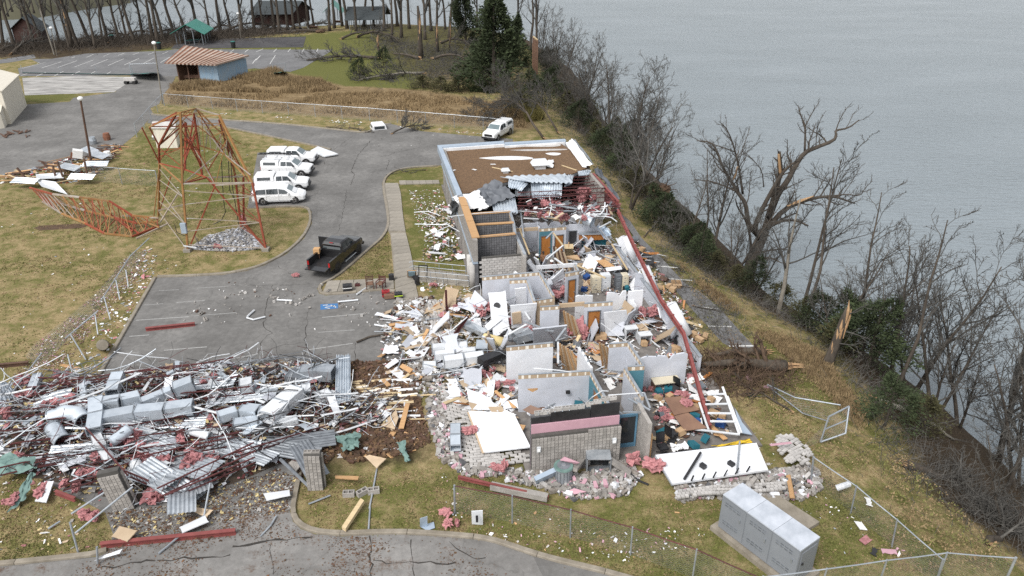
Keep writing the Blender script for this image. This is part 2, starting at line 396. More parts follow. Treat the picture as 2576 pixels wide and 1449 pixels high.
lot_poly = ([(250, 955), (120, 1215), (265, 1290), (285, 1345), (268, 1391), (242, 1401), (130, 1413), (0, 1426), (-400, 1460), (-400, 1900), (1900, 1900), (1700, 1500), (1541, 1450)]
   + KERB_ISL[::-1][2:] + [(800, 1130), (1030, 1080), (1020, 900), (1000, 778), (993, 736)] + KERB_R[::-1][1:] + [(1140, 412), (1290, 412), (1290, 350), (1180, 341), (1060, 330), (985, 312), (960, 315), (930, 333)]
   + KERB_UP[::-1][3:] + [(370, 310), (560, 318)] + KERB_DN[1:] + [(648, 384), (622, 525)] + KERB_L[::-1][1:-1])
lot = sheet('parking_lot', lot_poly, .012, 'asphalt', 'cracked grey asphalt drive and parking lot')
sheet('entrance_road', [(700, 1292), (731, 1290), (737, 1313), (757, 1332), (791, 1345), (859, 1351), (987, 1345), (1108, 1351), (1222, 1361), (1284, 1381), (1342, 1401), (1375, 1470), (1400, 1900), (-390, 1890), (-390, 1462), (0, 1428), (130, 1415), (242, 1403), (275, 1390), (300, 1350), (450, 1310)], .018, 'asphalt_old', 'light cracked road with leaf litter at the bottom')
sheet('left_yard', [(-300, 520), (0, 440), (140, 418), (300, 372), (345, 335), (372, 303), (385, 286), (378, 272), (400, 262), (412, 236), (432, 214), (443, 190), (330, 190), (290, 232), (185, 246), (175, 256), (60, 263), (-300, 300)], .010, 'asphalt', 'worn grey asphalt yard')
sheet('far_parking', [(50, 192), (45, 172), (100, 160), (78, 149), (130, 148), (215, 135), (412, 128), (440, 124), (838, 125), (820, 137), (762, 171), (730, 181), (640, 172), (450, 192), (345, 190)], .016, 'asphalt_far', 'striped far parking lot')
sheet('far_access', [(-300, 170), (0, 150), (85, 137), (90, 146), (20, 158), (-300, 190)], .012, 'asphalt_far', 'narrow access road on the far left')
sheet('dark_court', [(482, 106), (530, 98), (770, 92), (763, 119), (430, 123), (440, 112)], .02, 'asphalt_dark', 'dark freshly wet asphalt court')
sheet('concrete_pad', [(56, 196), (200, 191), (345, 194), (287, 232), (180, 236), (62, 240)], .022, 'concrete_slab', 'stained pale concrete pad')
sheet('side_lane', [(1540, 520), (1585, 556), (1614, 599), (1656, 641), (1694, 681), (1721, 711), (1766, 737), (1813, 779), (1855, 826), (1898, 873), (1850, 880), (1818, 863), (1723, 759), (1640, 660), (1570, 560)], .010, 'asphalt_far', 'narrow asphalt lane behind the wrecked building')
def strip_line(name, a, b, w, z, mat, parent):
 a, b = G(*a), G(*b); d = (b-a).normalized(); q = Vector((-d.y, d.x, 0))*w/2; zz = Vector((0, 0, z))
 return MB().quad(a-q+zz, b-q+zz, b+q+zz, a+q+zz).build(name, mat, parent)
far_lot = bpy.data.objects['far_parking']; lane = bpy.data.objects['side_lane']
zf = .25*1.0007
for a, b in [((220, 690), (455, 630)), ((420, 685), (620, 622)), ((580, 680), (775, 612)), ((750, 675), (940, 605)), ((912, 667), (1088, 597)), ((1088, 660), (1245, 592)), ((1250, 655), (1400, 588)), ((1440, 640), (1556, 582)), ((1615, 630), (1710, 575)),
 ((215, 760), (290, 735)), ((360, 770), (462, 728)), ((545, 765), (638, 718)), ((718, 758), (808, 715)), ((902, 750), (960, 718)), ((1075, 745), (1115, 722)), ((870, 578), (940, 548)), ((1040, 568), (1108, 540)), ((1190, 558), (1255, 535)), ((1338, 552), (1400, 530)),
 ((1490, 548), (1552, 525)), ((1635, 543), (1692, 520)), ((1785, 540), (1838, 515)), ((1930, 536), (1975, 510)), ((2048, 533), (2095, 505)), ((2180, 530), (2228, 502)), ((2315, 528), (2355, 500)), ((2465, 526), (2500, 498)),
 ((2425, 605), (2470, 563)), ((2540, 640), (2580, 590)), ((2290, 600), (2330, 560)), ((720, 585), (755, 572)), ((370, 640), (400, 628))]:
 strip_line('stall_line', (a[0]*.25, a[1]*.25), (b[0]*.25, b[1]*.25), .14, .022, 'road_paint', far_lot)
for a, b in [((1000, 131), (1018, 123)), ((1044, 131), (1052, 123)), ((1080, 131), (1087, 123)), ((1116, 131), (1121, 123)), ((1152, 131), (1156, 123)), ((1035, 161), (1049, 139)), ((1000, 152), (1011, 140))]:
 strip_line('stall_line', (a[0]-356, a[1]), (b[0]-356, b[1]), .14, .022, 'road_paint', far_lot)
for a, b in [((35, 115), (140, 138)), ((92, 190), (200, 200)), ((153, 258), (278, 268)), ((295, 408), (415, 418)), ((365, 512), (490, 514)), ((475, 618), (620, 616))]:
 strip_line('stall_line', (1610+a[0]*.4718, 579.6+a[1]*.4718), (1610+b[0]*.4718, 579.6+b[1]*.4718), .16, .02, 'road_paint', lane)
for a, b in [((1600, 350), (1800, 340)), ((1980, 325), (2300, 305)), ((1450, 495), (1640, 482)), ((1770, 470), (2060, 448)), ((1365, 648), (1900, 612)), ((1950, 605), (2380, 570)), ((1300, 810), (1500, 795)), ((1200, 985), (1400, 968)), ((1650, 950), (2080, 915))]:
 strip_line('stall_line', (a[0]*.2502, 644+a[1]*.2502), (b[0]*.2502, 644+b[1]*.2502), .10, .017, 'road_paint_worn', lot)
for a, b in [((920, 620), (1400, 575)), ((780, 945), (1230, 880)), ((0, 1040), (280, 985)), ((880, 770), (1250, 745))]:
 strip_line('stall_line', (579.6+a[0]*.2502, 644+a[1]*.2502), (579.6+b[0]*.2502, 644+b[1]*.2502), .10, .017, 'road_paint_worn', lot)
q = [(579.6+x*.2502, 644+y*.2502) for x, y in ((905, 488), (1080, 478), (1083, 528), (905, 543))]
sheet('accessible_stall_sign', q, .021, 'blue_paint', None, parent=lot)
for a, b in [((930, 500), (980, 493)), ((950, 520), (1000, 530)), ((1010, 495), (1050, 515)), ((1040, 500), (1060, 520)), ((960, 508), (1040, 505))]:
 strip_line('painted_symbol', (579.6+a[0]*.2502, 644+a[1]*.2502), (579.6+b[0]*.2502, 644+b[1]*.2502), .09, .026, 'road_paint', lot)
def crack(pts, w, parent, r, z=.016):
 pl = [G(*p) for p in pts]; out = []
 for a, b in zip(pl, pl[1:]):
  k = max(2, int((b-a).length/.35))
  for i in range(k): out.append(a.lerp(b, i/k)+Vector((r.uniform(-.12, .12), r.uniform(-.12, .12), 0)))
 out.append(pl[-1]); mb = MB(); vs = []
 for i, p in enumerate(out):
  d = (out[min(i+1, len(out)-1)]-out[max(i-1, 0)]); d.normalize(); q = Vector((-d.y, d.x, 0))*w*.62*r.uniform(.15, 1.)/2
  vs += [p-q+Vector((0, 0, z)), p+q+Vector((0, 0, z))]
 mb.add(vs, [(2*i, 2*i+2, 2*i+3, 2*i+1) for i in range(len(out)-1)]); return mb.build('crack', 'crack_tar', parent)
rc = random.Random(3)
r2 = lambda x, y: (579.6+x*.2502, 644+y*.2502)
r5 = lambda x, y: (579.6+x*.2502, 322+y*.2502)
r6 = lambda x, y: (579.6+x*.3777, 901.6+y*.3777)
for pl, w in [([r5(1410, 130), r5(1290, 260), r5(1225, 390), r5(1215, 430), r5(1245, 460), r5(1215, 580)], .16), ([r5(1170, 620), r5(1150, 740), r5(1130, 850), r5(1100, 1000), r5(1040, 1090)], .09),
 ([r5(1220, 90), r5(1040, 220)], .07), ([r5(940, 340), r5(955, 375), r5(1000, 370)], .14), ([r5(1500, 290), r5(1600, 280), r5(1650, 245), r5(1720, 235), r5(1900, 200)], .12), ([r5(1600, 320), r5(1570, 420)], .1),
 ([r5(700, 660), r5(1150, 655)], .05), ([r5(1210, 550), r5(1480, 545)], .06), ([r2(0, 300), r2(350, 295), r2(870, 285)], .09), ([r2(430, 300), r2(360, 480), r2(345, 620), r2(335, 700), r2(410, 780), r2(310, 860), r2(280, 990)], .12),
 ([r2(800, 520), r2(770, 700), r2(755, 860), r2(745, 1050)], .12), ([r2(280, 990), r2(500, 905), r2(760, 875)], .06), ([r2(1255, 870), r2(1250, 1000), r2(1240, 1100)], .1), ([r2(830, 130), r2(760, 180), r2(600, 180), r2(480, 100)], .06)]:
 crack(pl, w, lot, rc)
road = bpy.data.objects['entrance_road']
for pl, w in [([r6(920, 1190), r6(935, 1290), r6(925, 1340), r6(950, 1380), r6(940, 1460)], .22), ([r6(0, 1250), r6(250, 1225), r6(550, 1190)], .25), ([r6(270, 1240), r6(280, 1320), r6(285, 1440)], .1), ([r6(940, 1360), r6(1200, 1365), r6(1500, 1360)], .16),
 ([r6(1220, 1200), r6(1215, 1300), r6(1225, 1450)], .12), ([r6(1450, 1230), r6(1600, 1330), r6(1700, 1330)], .1), ([r6(-500, 1350), r6(-200, 1330), r6(0, 1310)], .2), ([r6(-900, 1400), r6(-500, 1350)], .2)]:
 crack(pl, w, road, rc, .022)
def kerb(name, ptsV, label, side=1, w=.26, h=.14, seg=3.0):
 pl = smooth_pl([G(*p) for p in ptsV], 1); tot = sum((b-a).length for a, b in zip(pl, pl[1:]))
 root = None; k = max(1, int(tot/seg)); first = None
 for i in range(k):
  m = 6; pts = [interp(pl, (i+(j/m)*.993)/k) for j in range(m+1)]; mb = MB(); vs = []; fs = []
  for j, p in enumerate(pts):
   d = (pts[min(j+1, m)]-pts[max(j-1, 0)]).normalized(); q = Vector((-d.y, d.x, 0))*w*side
   vs += [p+Vector((0, 0, -.02)), p+Vector((0, 0, h-.03))+q*.06, p+q*.18+Vector((0, 0, h)), p+q+Vector((0, 0, h)), p+q+Vector((0, 0, -.02))]
  for j in range(m):
   for a in range(4):
    f = (j*5+a, j*5+a+1, j*5+a+6, j*5+a+5); fs.append(f if side > 0 else f[::-1])
  fs += [(4, 3, 2, 1, 0), tuple(m*5+a for a in range(5))]
  mb.add(vs, fs)
  if first is None: first = mb.build(name, 'concrete_kerb', kind='structure', label=label)
  else: mb.build('kerb_stone', 'concrete_kerb', first)
kerb('kerb', KERB_R, 'weathered concrete kerb curving round the sidewalk', 1)
kerb('kerb', KERB_L[1:], 'concrete kerb curving round the tower lawn', 1)
kerb('kerb', [(250, 955), (395, 699)], 'straight concrete kerb on the left of the near lot', 1)
kerb('kerb', KERB_ISL, 'concrete kerb round the grass island at the bottom', 1)
kerb('kerb', KERB_BL, 'concrete kerb at the bottom left corner', 1)
kerb('kerb', KERB_UP, 'concrete kerb along the upper drive', 1)
kerb('kerb', KERB_DN, 'low kerb between upper drive and tower lawn', -1)
# sidewalk slabs
walk = MB(); walk.prism([(p.x, p.y) for p in [G(966, 463), G(1003, 463), G(1020, 582), G(1035, 668), G(1052, 752), G(997, 774), G(990, 682), G(982, 592), G(977, 583), G(979, 548)]], 0, .03)
walk = walk.build('sidewalk', 'concrete_kerb', kind='structure', label='concrete sidewalk between drive and wrecked building')
def slabs(L, R, k, z=.10):
 for i in range(k):
  f0, f1 = (i+.015)/k, (i+.985)/k
  a, b, c_, d = interp(L, f0), interp(R, f0), interp(R, f1), interp(L, f1)
  t = rnd.uniform(-.008, .008)
  MB().prism([(p.x, p.y) for p in (a, b, c_, d)], .0, z+t).build('slab', 'concrete', walk)
slabs([G(965, 462), G(968, 485), G(979, 548), G(977, 583)], [G(1001, 462), G(1008, 485), G(1014, 548), G(1020, 583)], 8)
slabs([G(983, 588), G(990, 644), G(994, 706), G(997, 776)], [G(1021, 588), G(1035, 644), G(1047, 724), G(1053, 752)], 9)
slabs([G(824, 709), G(990, 702)], [G(812, 738), G(992, 727)], 5)
slabs([G(1004, 456), G(1104, 455)], [G(1005, 465), G(1106, 463)], 6)
slabs([G(1040, 674), G(1178, 692)], [G(1046, 708), G(1182, 722)], 5)
# gravel under the tower
mb = MB(); pg = [G(*p) for p in ((478, 628), (520, 596), (560, 583), (612, 574), (640, 592), (672, 626), (580, 634))]
mb.prism([(p.x, p.y) for p in smooth_pl(pg+[pg[0]], 2)[:-1]], -.02, .06); mb.build('gravel_bed', 'gravel', kind='structure', label='pale gravel bed at the foot of the lattice tower')
mb = MB(); pg = [G(*p) for p in ((85, 574), (100, 568), (215, 562), (222, 568), (205, 574), (100, 580))]
mb.prism([(p.x, p.y) for p in pg], -.02, .015); mb.build('mud_strip', 'mud', kind='structure', label='narrow muddy strip worn in the lawn')
# ------------------------------------------------------------------ trees and brush
M('bark', (.082, .067, .052), (.030, .024, .019), 3.5, .95, bump=.7, bscale=14, vary=.25, stretch=(1, 1, .3))
M('bark_pale', (.24, .22, .185), (.09, .08, .065), 2.5, .95, bump=.6, bscale=14, vary=.2, stretch=(1, 1, .4))
M('twigs', (.10, .095, .086), (.048, .045, .04), 2., .95, vary=.3)
M('twigs_brown', (.12, .078, .05), (.06, .04, .028), 2., .95, vary=.3)
M('split_wood', (.44, .29, .16), (.27, .155, .075), 3., .85, bump=.5, bscale=20, vary=.1, stretch=(1, 1, .2))
M('cedar', (.042, .058, .022), (.014, .02, .009), 1.6, .9, vary=.25)
M('cedar_brown', (.075, .072, .028), (.03, .028, .012), 1.6, .9, vary=.25)
M('yellow_brush', (.20, .17, .05), (.10, .09, .03), 3., .9)
M('dry_grass', (.30, .22, .12), (.12, .08, .04), 1.5, .95)
def wander(p0, d, L, n, wob, lift, r):
 pts = [Vector(p0)]; d = Vector(d).normalized()
 for i in range(n):
  d = d+Vector((r.gauss(0, wob), r.gauss(0, wob), r.gauss(0, wob)+lift)); d.normalize(); pts.append(pts[-1]+d*(L/n))
 return pts
def taper(r0, r1, n): return [r0+(r1-r0)*i/n for i in range(n+1)]
def side_dir(d, ang, r):
 d = Vector(d).normalized(); o = d.orthogonal().normalized(); o = Matrix.Rotation(r.uniform(0, 2*pi), 3, d) @ o
 return d*cos(ang)+o*sin(ang)
def twiggy(mb, pts, rads, level, r, dens=1.0, lift=.06, f0=.25, lenf=.55, flat=0.):
 """spawn branches of the next level along a branch"""
 L = sum((b-a).length for a, b in zip(pts, pts[1:]))
 k = {1: 9, 2: 6, 3: 5, 4: 4}[level]*dens; k = int(k)+(r.random() < k-int(k))
 for i in range(k):
  f = f0+(1-f0)*(i+r.uniform(.1, .9))/max(1, k); f = min(f, .99)
  p = interp(pts, f); j = min(len(pts)-2, int(f*(len(pts)-1))); d = (pts[j+1]-pts[j]).normalized()
  rr = (rads[j]+(rads[j+1]-rads[j])*(f*(len(pts)-1)-j))
  ang = r.uniform(.45, 1.0); dd = side_dir(d, ang, r); dd.z = dd.z*(1-flat)+.12
  l = L*lenf*r.uniform(.55, 1.1)*(1.15-.55*f)
  r0 = max(.014, rr*r.uniform(.45, .7)); ns = {1: 6, 2: 5, 3: 3, 4: 2}[level]; nsd = {1: 5, 2: 4, 3: 3, 4: 3}[level]
  bp = wander(p, dd, l, ns, .16, lift, r); br = taper(r0, max(.010, r0*.28), ns)
  mb.tube(bp, br, nsd, cap=False)
  if level < 4 and l > .5: twiggy(mb, bp, br, level+1, r, dens, lift, .22, lenf, flat)
def bare_tree(name, seed, H, r0, f0=.35, dens=1., lenf=.42, lean=0., trunks=1, mats=('bark', 'twigs'), spread=.06, split=True):
 r = random.Random(seed); root = thing(name, (0, 0, 0), 'x x x x', 'tree')
 tm, cm = MB(), MB()
 for q in range(trunks):
  d = Vector((r.gauss(0, .06)+lean, r.gauss(0, .06), 1)) if trunks == 1 else Vector((cos(q*2.4+seed)*.38+lean, sin(q*2.4+seed)*.38, 1))
  h = H*(1 if q == 0 else r.uniform(.65, .95)); rr = r0*(1 if q == 0 else .75)
  pts = wander((0, 0, -.6) if q == 0 else (r.uniform(-.2, .2), r.uniform(-.2, .2), -.6), d, h, 10, .05, .03, r); rads = [rr*1.5]+taper(rr, rr*.22, 9)
  tm.tube(pts, rads, 8); twiggy(cm, pts, rads, 1, r, dens, spread, f0, lenf)
  # a few forks that rival the trunk
  for _ in range(2 if split else 0):
   f = r.uniform(.3, .6); p = interp(pts, f); j = int(f*10); dd = side_dir((pts[j+1]-pts[j]), r.uniform(.35, .6), r); dd.z = abs(dd.z)
   bp = wander(p, dd, h*(1-f)*.85, 7, .11, .06, r); br = taper(rads[j]*.7, rads[j]*.12, 7); cm.tube(bp, br, 6); twiggy(cm, bp, br, 1, r, dens*.7, spread, .2, lenf)
 tm.build('trunk', mats[0], root, smooth=True); cm.build('crown', mats[1], root, smooth=True)
 return root
def cedar(name, seed, H, R, k=2600, mat='cedar', low=.03):
 r = random.Random(seed); root = thing(name, (0, 0, 0), 'x x x x', 'tree'); tm, cm = MB(), MB()
 tm.tube([(0, 0, -.5), (.05, 0, H*.5), (0, .05, H*.97)], [.16*H/6, .1*H/6, .02], 6)
 lobes = [(r.uniform(0, 2*pi), r.uniform(.05, .9), r.uniform(.45, 1.25)) for _ in range(30)]
 for i in range(k):
  a0, f, rad = r.choice(lobes); f = min(.99, max(low, f+r.gauss(0, .07))); a = a0+r.gauss(0, .5)
  env = R*min(1, (1-f)*1.5+.04)**.8*(.6+.4*min(1, f*6+.3))*rad*(1+.5*noise.noise((cos(a)*1.3+seed, sin(a)*1.3, f*4))); q = env*r.uniform(.35, 1.05)**.6
  c = Vector((cos(a)*q+R*.5*noise.noise((f*2.5, seed, 0)), sin(a)*q+R*.5*noise.noise((f*2.5, seed, 7)), f*H*(.9+.1*rad)+r.gauss(0, .15)-.15*q)); s_ = r.uniform(.08, .27)*max(.6, H/7)
  d1 = Vector((cos(a), sin(a), r.uniform(-.2, .8))).normalized()*s_; d2 = side_dir(d1, pi/2, r)*s_*r.uniform(.25, .5)
  cm.add([c-d1*.4-d2, c-d1*.4+d2, c+d1+d2*.2], [(0, 1, 2)])
  if i % 3 == 0: cm.add([c+d2, c-d2, c+side_dir(d1, .7, r)*s_], [(0, 1, 2)])
 for i in range(26):
  a = r.uniform(0, 2*pi); f = r.uniform(.05, .8); p = Vector((0, 0, f*H)); tm.tube([p, p+Vector((cos(a)*R*.7*(1-f), sin(a)*R*.7*(1-f), .1*H*(1-f)))], [.03, .01], 3)
 tm.build('trunk', 'bark', root); cm.build('crown', mat, root); return root
used = {}
def plant(proto, loc, rz, scale, label, group, tilt=None):
 if proto.name not in used:
  used[proto.name] = 1; o = proto; o.location = loc; o.rotation_euler = (*(tilt or (0, 0)), rz); o.scale = (scale,)*3 if not hasattr(scale, '__len__') else scale
  tag(o, label, None, group); return o
 return copy_tree(proto, None, loc, rz, scale, label, group, tilt)
_zs = np.concatenate([np.arange(.0, -6.2, -.12)])
def on_ground(u, v, z0=0.):
 """where the line of sight first meets the terrain; past the brow if it only meets water"""
 P = [G(u, v, float(z)) for z in _zs]; zg, sd = ground_arr(np.array([p.x for p in P]), np.array([p.y for p in P]))
 for p, z, g in zip(P, _zs, zg):
  if g >= z-.001: return Vector((p.x, p.y, float(g)))
 i = int(np.argmin(np.abs(sd-3.0))); return Vector((P[i].x, P[i].y, float(zg[i])))
WOODS = [bare_tree('bare_tree', s, 19, .36, .34, 1., .36, split=s % 2) for s in (11, 12, 13, 14)]
SPREAD = [bare_tree('bare_tree', s, 10.5, .15, .22, 1.15, .48, trunks=t, spread=.05) for s, t in ((21, 1), (22, 2), (23, 3), (24, 2))]
THIN = [bare_tree('bare_tree', s, 11.5, .13, .35, 1., .4, lean=.1, split=False) for s in (31, 32)]
PALE = bare_tree('bare_tree', 41, 9.5, .18, .3, .8, .45, mats=('bark_pale', 'twigs'), lean=.06)
rt = random.Random(5)
# woods behind the far parking lot
wl = [(8, 112), (38, 124), (87, 112), (105, 118), (120, 106), (150, 112), (175, 123), (177, 96), (197, 121), (226, 101), (240, 120), (256, 97), (271, 107), (299, 102), (318, 98), (340, 109), (360, 96), (385, 99), (397, 106), (412, 103), (440, 92), (472, 92), (500, 88), (527, 88), (555, 80), (582, 80),
 (610, 84), (640, 78), (664, 78), (690, 74), (704, 82), (725, 76), (740, 78), (756, 74), (776, 70), (790, 68), (829, 78), (841, 71), (861, 66), (873, 72), (896, 78), (915, 66), (940, 70), (965, 78), (1000, 66), (1030, 72), (1069, 100), (1101, 130), (1130, 95), (1160, 90), (1085, 78), (1120, 74), (1200, 82), (1225, 90), (1010, 95), (985, 105)]
for i, (u, v) in enumerate(wl):
 p = on_ground(u, v); left = u < 640
 plant(WOODS[i % 4], p, rt.uniform(0, 6.28), rt.uniform(.72, 1.05), 'tall bare trunk in the woods behind the far parking lot' if left else 'tall bare tree among the pavilions beyond the far lawn', 'bare trees in the far left woods' if left else 'bare trees on the far lawn', (rt.gauss(0, .05), rt.gauss(0, .05)))
for i, (u, v) in enumerate([(20, 38), (55, 40), (-40, 44), (110, 34), (85, 30), (150, 24), (-90, 44), (30, 26), (60, 20)]):
 p = G(u, v, -1); plant(WOODS[(i+1) % 4], p, rt.uniform(0, 6), rt.uniform(.6, .8), 'distant bare tree on the bank across the inlet', 'bare trees across the inlet')
# trees on the lake bank above the building, then below it
up = [(1300, 100, 0, .95), (1333, 128, 0, 1.0), (1350, 125, 0, .95), (1362, 165, 1, 1.0), (1385, 200, 2, .95), (1400, 215, 1, 1.1), (1412, 240, 3, 1.0), (1455, 300, 3, 1.1), (1470, 292, 1, 1.05), (1505, 352, 1, 1.2), (1535, 385, 2, 1.15),
 (1570, 425, 3, 1.15), (1590, 440, 1, 1.25), (1602, 470, 2, 1.1), (1588, 525, 1, 1.05), (1630, 500, 3, .85)]
for i, (u, v, k, s) in enumerate(up):
 p = on_ground(u, v, -1.5); pr = WOODS[i % 4] if k == 0 else SPREAD[(i+k) % 4]
 plant(pr, p, rt.uniform(0, 6.28), s*(.82 if k == 0 else 1), 'tall many-limbed bare tree on the lakeshore near the wooden poles' if k == 0 else 'bare leafless tree crowding the bank behind the wrecked building', 'tall lakeshore trees at the top' if k == 0 else 'bare trees crowding the upper bank')
lo = [(1790, 655, 21, 1.05), (1768, 640, 31, .9), (1725, 625, 22, .7), (1840, 700, 23, .75), (1965, 742, 41, 1.05), (2020, 765, 32, 1.15), (2034, 768, 31, 1.1), (2145, 805, 31, 1.05), (2160, 830, 24, .8), (2110, 815, 22, .75), (2239, 961, 21, 1.0), (2296, 985, 22, 1.05), (2265, 940, 31, 1.1), (2350, 1040, 23, 1.0), (2410, 1075, 24, .95),
 (2511, 1160, 21, 1.35), (2560, 1230, 23, 1.0), (2600, 1290, 22, .95), (2535, 1330, 23, .7), (2570, 1130, 31, 1.0), (2200, 900, 23, .7), (1900, 740, 24, .6)]
PR = {21: SPREAD[0], 22: SPREAD[1], 23: SPREAD[2], 24: SPREAD[3], 31: THIN[0], 32: THIN[1], 41: PALE}
for i, (u, v, k, s) in enumerate(lo):
 p = on_ground(u, v, -2.5)
 if k == 41: lab, gr = 'pale barked tree with broken limb right of the great torn tree', None
 elif u < 2000: lab, gr = 'bare tree on the lake bank beside the great torn tree', 'bare trees by the great torn tree'
 elif k in (31, 32): lab, gr = 'slender leaning bare tree on the lower lake bank', 'slender trees on the lower bank'
 else: lab, gr = 'bushy bare tree on the lake bank at the right edge', 'bushy bare trees on the lower bank'
 plant(PR[k], p, rt.uniform(0, 6.28) if k not in (31, 32) else rt.uniform(-.6, .6), s, lab, gr)
# the great torn tree: limbs measured one by one, spread in depth
zt = lambda x, y: (1610+x*.375, 193+y*.375)
bt = on_ground(1884, 690, -2.5); rb = random.Random(77)
great = thing('great_tree', bt, 'huge torn bare tree with splintered limbs leaning over the lake', 'tree')
tm, cm = MB(), MB()
def gl(pts, d0, d1, r0, r1, mb=None, n=9, tw=1, dens=.9, lenf=.33):
 k = len(pts)-1; pl = [GY(*zt(*p), bt.y+d0+(d1-d0)*i/k) for i, p in enumerate(pts)]
 pl = smooth_pl(pl, 1); rd = taper(r0*.84, r1*.9, len(pl)-1); (mb or cm).tube(pl, rd, n)
 if tw: twiggy(cm, pl, [min(x, .13) for x in rd], tw+1, rb, dens*1.9, .05, .25, lenf*.95)
 return pl
gl([(715, 1345), (735, 1290), (775, 1170), (815, 1080), (835, 1030)], 0, .4, .75, .55, tm, 12, 0)
gl([(820, 1070), (880, 900), (930, 775), (990, 700), (1040, 600), (1100, 510), (1180, 475), (1300, 430), (1318, 390), (1308, 360), (1400, 345), (1470, 290)], .4, 3.0, .42, .05)
gl([(1105, 505), (1110, 330), (1078, 260), (1060, 190)], 2.1, 2.6, .13, .03); gl([(1110, 330), (1150, 250), (1205, 165)], 2.3, 3.2, .07, .02)
gl([(1180, 472), (1185, 350), (1225, 260)], 2.4, 1.4, .06, .02, tw=2)
gl([(860, 940), (905, 790), (945, 640), (935, 505)], .2, -1.2, .36, .16)
gl([(800, 1060), (765, 1020), (800, 930), (870, 790), (950, 650), (1010, 590), (1070, 560)], -.3, -2.4, .36, .08)
gl([(805, 1080), (740, 1010), (720, 960), (710, 850), (665, 790), (610, 700), (550, 600), (515, 490), (470, 435), (380, 430)], -.2, 1.8, .34, .04)
gl([(690, 785), (665, 620), (640, 500), (590, 360), (545, 310)], .5, -1.2, .15, .03); gl([(640, 505), (500, 455), (400, 435)], -.5, -.9, .08, .02)
gl([(655, 600), (690, 480), (735, 350)], .2, 1.4, .07, .02, tw=2)
gl([(640, 765), (570, 735), (480, 700), (360, 690)], .7, 2.2, .13, .03)
gl([(850, 1020), (970, 885), (1080, 840), (1180, 810), (1300, 800), (1440, 850)], .1, 2.6, .34, .07)
gl([(1290, 800), (1380, 788), (1480, 802), (1505, 750), (1560, 700)], 2.2, 3.0, .09, .02)
gl([(1285, 780), (1350, 690), (1450, 550)], 2.0, 1.0, .06, .015, tw=2); gl([(1370, 780), (1430, 690), (1490, 590)], 2.3, 3.6, .05, .015, tw=2)
gl([(880, 1000), (960, 962), (1050, 965), (1130, 1000)], 0, -2., .2, .07); gl([(900, 990), (960, 950), (1045, 915)], .3, 1.6, .15, .06)
gl([(745, 1150), (735, 1040), (700, 940), (655, 880), (640, 820)], -.5, -1.8, .17, .05)
gl([(760, 1230), (870, 1210), (950, 1250)], -.4, -2., .15, .04); gl([(790, 1180), (900, 1160), (990, 1155), (1000, 1100)], 0, 1.5, .12, .03)
gl([(970, 890), (1010, 830), (1040, 760)], .6, .2, .14, .05); gl([(830, 740), (820, 630), (760, 560), (690, 490)], -.9, -2, .07, .02, tw=2)
tm.build('trunk', 'bark', great, smooth=True); cm.build('limbs', 'bark', great, smooth=True)
for pts, a, b, r0 in [(((985, 868), (1080, 832), (1165, 800)), .7, 1.4, .15), (((930, 520), (940, 640), (955, 680)), -1.2, -.9, .13), (((655, 605), (640, 660), (612, 712)), .1, .5, .1)]:
 mb = MB(); pl = [GY(*zt(*p), bt.y+a+(b-a)*i/2-.25) for i, p in enumerate(pts)]; mb.tube(pl, [r0*.8, r0, r0*.25], 6); mb.build('torn_wood', 'split_wood', great)
# toppled trunk with root plate at the water's edge
def log_tree(name, a, b, r0, label, cat, seed, brush=1., mats=('bark', 'twigs'), group=None, dens=.8, rise=.3, roots=False, lev=1, lenf=.4):
 r = random.Random(seed); a, b = Vector(a), Vector(b); root = thing(name, ((a.x+b.x)/2, (a.y+b.y)/2, min(a.z, b.z)), label, cat, group)
 d = b-a; L = d.length; m = 8
 pts = [a.lerp(b, i/m)+Vector((r.gauss(0, L*.012), r.gauss(0, L*.012), r0*.8+rise*L*.12*sin(pi*i/m))) for i in range(m+1)]
 rd = taper(r0, r0*.3, m); MB().tube(pts, rd, 9).build('trunk', mats[0], root, smooth=True)
 cm = MB(); twiggy(cm, pts, [x*.8 for x in rd], lev, r, dens*brush, .03, .2, lenf)
 for i, v_ in enumerate(cm.v):
  if v_.z < .05+min(a.z, b.z): v_.z = min(a.z, b.z)+.05+abs(r.gauss(0, .04))
 cm.build('branches', mats[1], root, smooth=True)
 if roots:
  rm = MB(); rm.add(*blob(pts[0], r0*3.2, r0*3.2, r0*1.2, r, 2));
  for _ in range(16): rm.tube(wander(pts[0], side_dir(-d, r.uniform(.6, 1.5), r), r0*5, 4, .25, 0, r), taper(r0*.25, .02, 4), 4)
  rm.build('root_plate', 'mud', root)
 else:
  sm = MB()
  for _ in range(7):
   o = pts[0]+Vector((r.gauss(0, r0*.5), r.gauss(0, r0*.5), r.gauss(0, r0*.5))); sm.tube([o+d.normalized()*.15, o-d.normalized()*r.uniform(.2, .9)*r0*3], [r0*.35, .01], 4)
  sm.build('splintered_end', 'split_wood', root)
 return root
_ico = {}
def blob(c, rx, ry, rz, r, sub=2, amp=.35, fr=2.2):
 if sub not in _ico:
  bm = bmesh.new(); bmesh.ops.create_icosphere(bm, subdivisions=sub, radius=1); bm.verts.ensure_lookup_table()
  _ico[sub] = ([v.co.copy() for v in bm.verts], [tuple(v.index for v in f.verts) for f in bm.faces]); bm.free()
 vs, fs = _ico[sub]; o = Vector((r.uniform(-99, 99), r.uniform(-99, 99), r.uniform(-99, 99))); c = Vector(c); out = []
 for p in vs:
  k = 1+amp*noise.noise(p*fr+o)+amp*.6*noise.noise(p*fr*2.7+o); out.append(c+Vector((p.x*rx*k, p.y*ry*k, p.z*rz*k)))
 return out, fs
